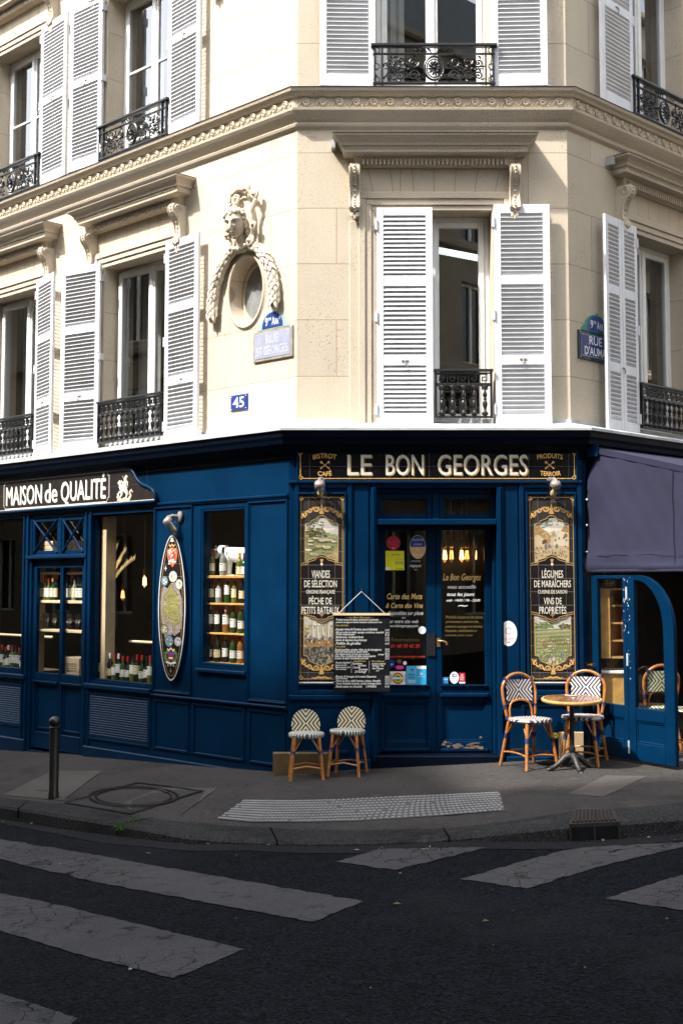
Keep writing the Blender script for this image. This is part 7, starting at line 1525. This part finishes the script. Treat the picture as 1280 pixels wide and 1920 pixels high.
a = q('I', 1118, 1258); b = q('I', 1149, 1345); xe = q('I', 1182, 1258)[0]; og = (a[0], 0, -.10); t_ = thing('counter', 'oak counter with a white top below the wall cabinet', 'counter', at('I', *og))
m_ = MB(); m_.bev(a[0], xe, .02, .4, -.10, a[1]-.03, .004); m_.build('case', 'wood_oak', t_, org=og); m_ = MB(); m_.bev(a[0]-.01, xe+.01, .0, .41, a[1]-.029, a[1], .004); m_.build('counter_top', 'ceramic_white', t_, org=og)
x, z = q('I', 1132, 1102); pp = thing('potted_plant', 'small leafy plant on top of the tall oak cabinet', 'plant', at('I', x, .12, z)); m_ = MB(); m_.lathe([(.025, 0), (.035, .05)], 12); m_.build('pot', 'room_wall', pp)
m_ = MB()
for i in range(70):
    a_ = random.uniform(0, 6.28); rr = random.uniform(.01, .07); zz = random.uniform(.03, .17); L_ = random.uniform(.025, .05); c, s_ = cos(a_), sin(a_); b0 = Vector((rr*c, rr*s_, zz)); m_.add([b0, b0+Vector((-s_*L_*.35, c*L_*.35, L_*.3)), b0+Vector((c*L_, s_*L_, random.uniform(-.02, .04))), b0+Vector((s_*L_*.35, -c*L_*.35, L_*.3))], [(0, 1, 2, 3)])
m_.build('leaves', 'leaf', pp)
TC = 'woven terrace chairs inside the right front'
def tchair(px, py, out, rz, label):
    x, z = q('I', px, py, out); return bistro_chair(Matrix.Translation((x, -.15-out, gz(x, -.15-out))) @ Matrix.Rotation(radians(rz), 4, 'Z'), label, TC, 'terrace_weave', 'terrace_weave')
tc1 = tchair(1226, 1400, -.31, 190, 'terrace chair with striped woven back seen through the arched door leaf')
x2, _ = q('I', 1296, 1400, .10); copy_tree(tc1, Matrix.Translation((x2, -.25, gz(x2, -.25))) @ Matrix.Rotation(radians(205), 4, 'Z'), 'terrace chair with striped woven back at the right edge beyond the arched door leaf')
# ---------------------------------------------------------------- unseen houses (they shade the crossing, hold back low sky and stand in the reflections)
nL = Vector((-.7071, -.7071, 0)); mD = Vector((.7071, -.7071, 0)); C0 = Vector((XL, 0, 0))
FR['S'] = frame(*(C0+nL*11.0)[:2], 135)      # outward normal faces our left front
def surf(F, px, py): x, z = q(F, px, py, GO); return FR[F] @ Vector((x, -GO, z))
shade = [surf('L', -160, 1120), surf('L', 0, 1140), surf('L', 60, 1165), surf('L', 200, 1185), surf('L', 330, 1200), surf('L', 430, 1230), surf('L', 500, 1262), surf('C', 600, 1288), surf('C', 660, 1292), surf('C', 715, 1318), surf('C', 770, 1388), on_walk(820, 1446), on_walk(900, 1487), on_walk(1010, 1487), on_walk(1085, 1470), on_walk(1200, 1461), on_walk(1280, 1456)]
prof = []
for P in shade:
    k = (11.0-(P-C0).dot(nL))/(-SUN).dot(nL); Q = P-SUN*k; prof.append(((Q-C0).dot(mD), Q.z))  # roofline shaped by carrying the wanted shade edge back towards the sun
prof.sort()
BASE = -2.2
def house(name, F, x0, x1, depth, top, label, mat, roofprof=None):
    og = ((x0+x1)/2, 0, 0); t_ = thing('unseen_house', label, 'building', at(F, *og), 'unseen stone houses across the street'); zt_ = min(z for _, z in roofprof)-1.2 if roofprof else top
    m_ = MB(); holes = []; ww = 1.15; k = int((x1-x0)/2.7); st = (x1-x0)/k
    for i in range(k):
        for fl_ in range(5):
            z = .9+fl_*3.2
            if z+2.2 < zt_-.3: xx = x0+st*(i+.5); holes.append((xx-ww/2, xx+ww/2, z, z+2.1))
    panel(m_, x0, x1, BASE, zt_, 0, .4, holes); m_.box(x0, x1, .45, depth, BASE, zt_-.01); m_.build('wall', mat, t_, org=og)
    w_ = MB()
    for a, b, c, d in holes: w_.add([(a, .25, c), (b, .25, c), (b, .25, d), (a, .25, d)], [(0, 1, 2, 3)], 0); w_.frm(a, b, c, d, .07, .18, .24, .005, 1); w_.bev((a+b)/2-.04, (a+b)/2+.04, .18, .24, c+.07, d-.07, .005, 1)
    w_.build('windows', ['opposite_glass', 'white_frame'], t_, org=og)
    c_ = MB()
    for z in [.9+fl_*3.2-.35 for fl_ in range(1, 5)]+[zt_-.25]:
        if z < zt_: c_.bev(x0, x1, -.22, -.002, z, z+.22, .05)
    c_.build('cornice', mat, t_, org=og)
    if roofprof:
        r_ = MB(); P = [(x0, zt_)]+[(x, z) for x, z in roofprof]+[(x1, zt_)]; r_.prism(P, 0, .9); r_.build('roof', 'roof_slate', t_, org=og)
    return t_
# frame S has x running opposite to mD
sp = [(-m_1, z) for m_1, z in prof]; sp.sort()
rightmost = sp[-1][0]; hz_ = sp[-1][1]
house('a', 'S', -24, sp[0][0]-.02, 9, sp[0][1]+1.2, 'tall unseen stone house behind the viewer shading the crossing', 'unseen_house_stone', [(-24, sp[0][1]+.3), (sp[0][0]-4, sp[0][1]+.3), (sp[0][0]-.02, sp[0][1])])
house('b', 'S', sp[0][0], 14, 9, 0, 'unseen stone house across the left street, roofline shaped to cast the shade edge', 'unseen_house_stone', sp+[(rightmost+.5, hz_-.2), (14, hz_-.6)])
house('d', 'S', 14.03, 48, 9, 10.5, 'long unseen stone house added further along the left street for window reflections', 'unseen_house_stone')  # added so the panes mirror a wall instead of bright horizon sky
house('e', 'L', -50, -9.03, 9, 17.5, 'unseen neighbouring house added up the left street to block low sky', 'unseen_house_stone'); house('f', 'R', 7.03, 44, 9, 17.5, 'unseen neighbouring house added down the right street to block low sky', 'unseen_house_stone')  # both added to shut out low sky light at the street ends
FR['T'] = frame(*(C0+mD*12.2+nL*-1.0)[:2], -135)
house('c', 'T', -30, 1, 9, 17, 'unseen sunlit stone house across the right street', 'opposite_pale')
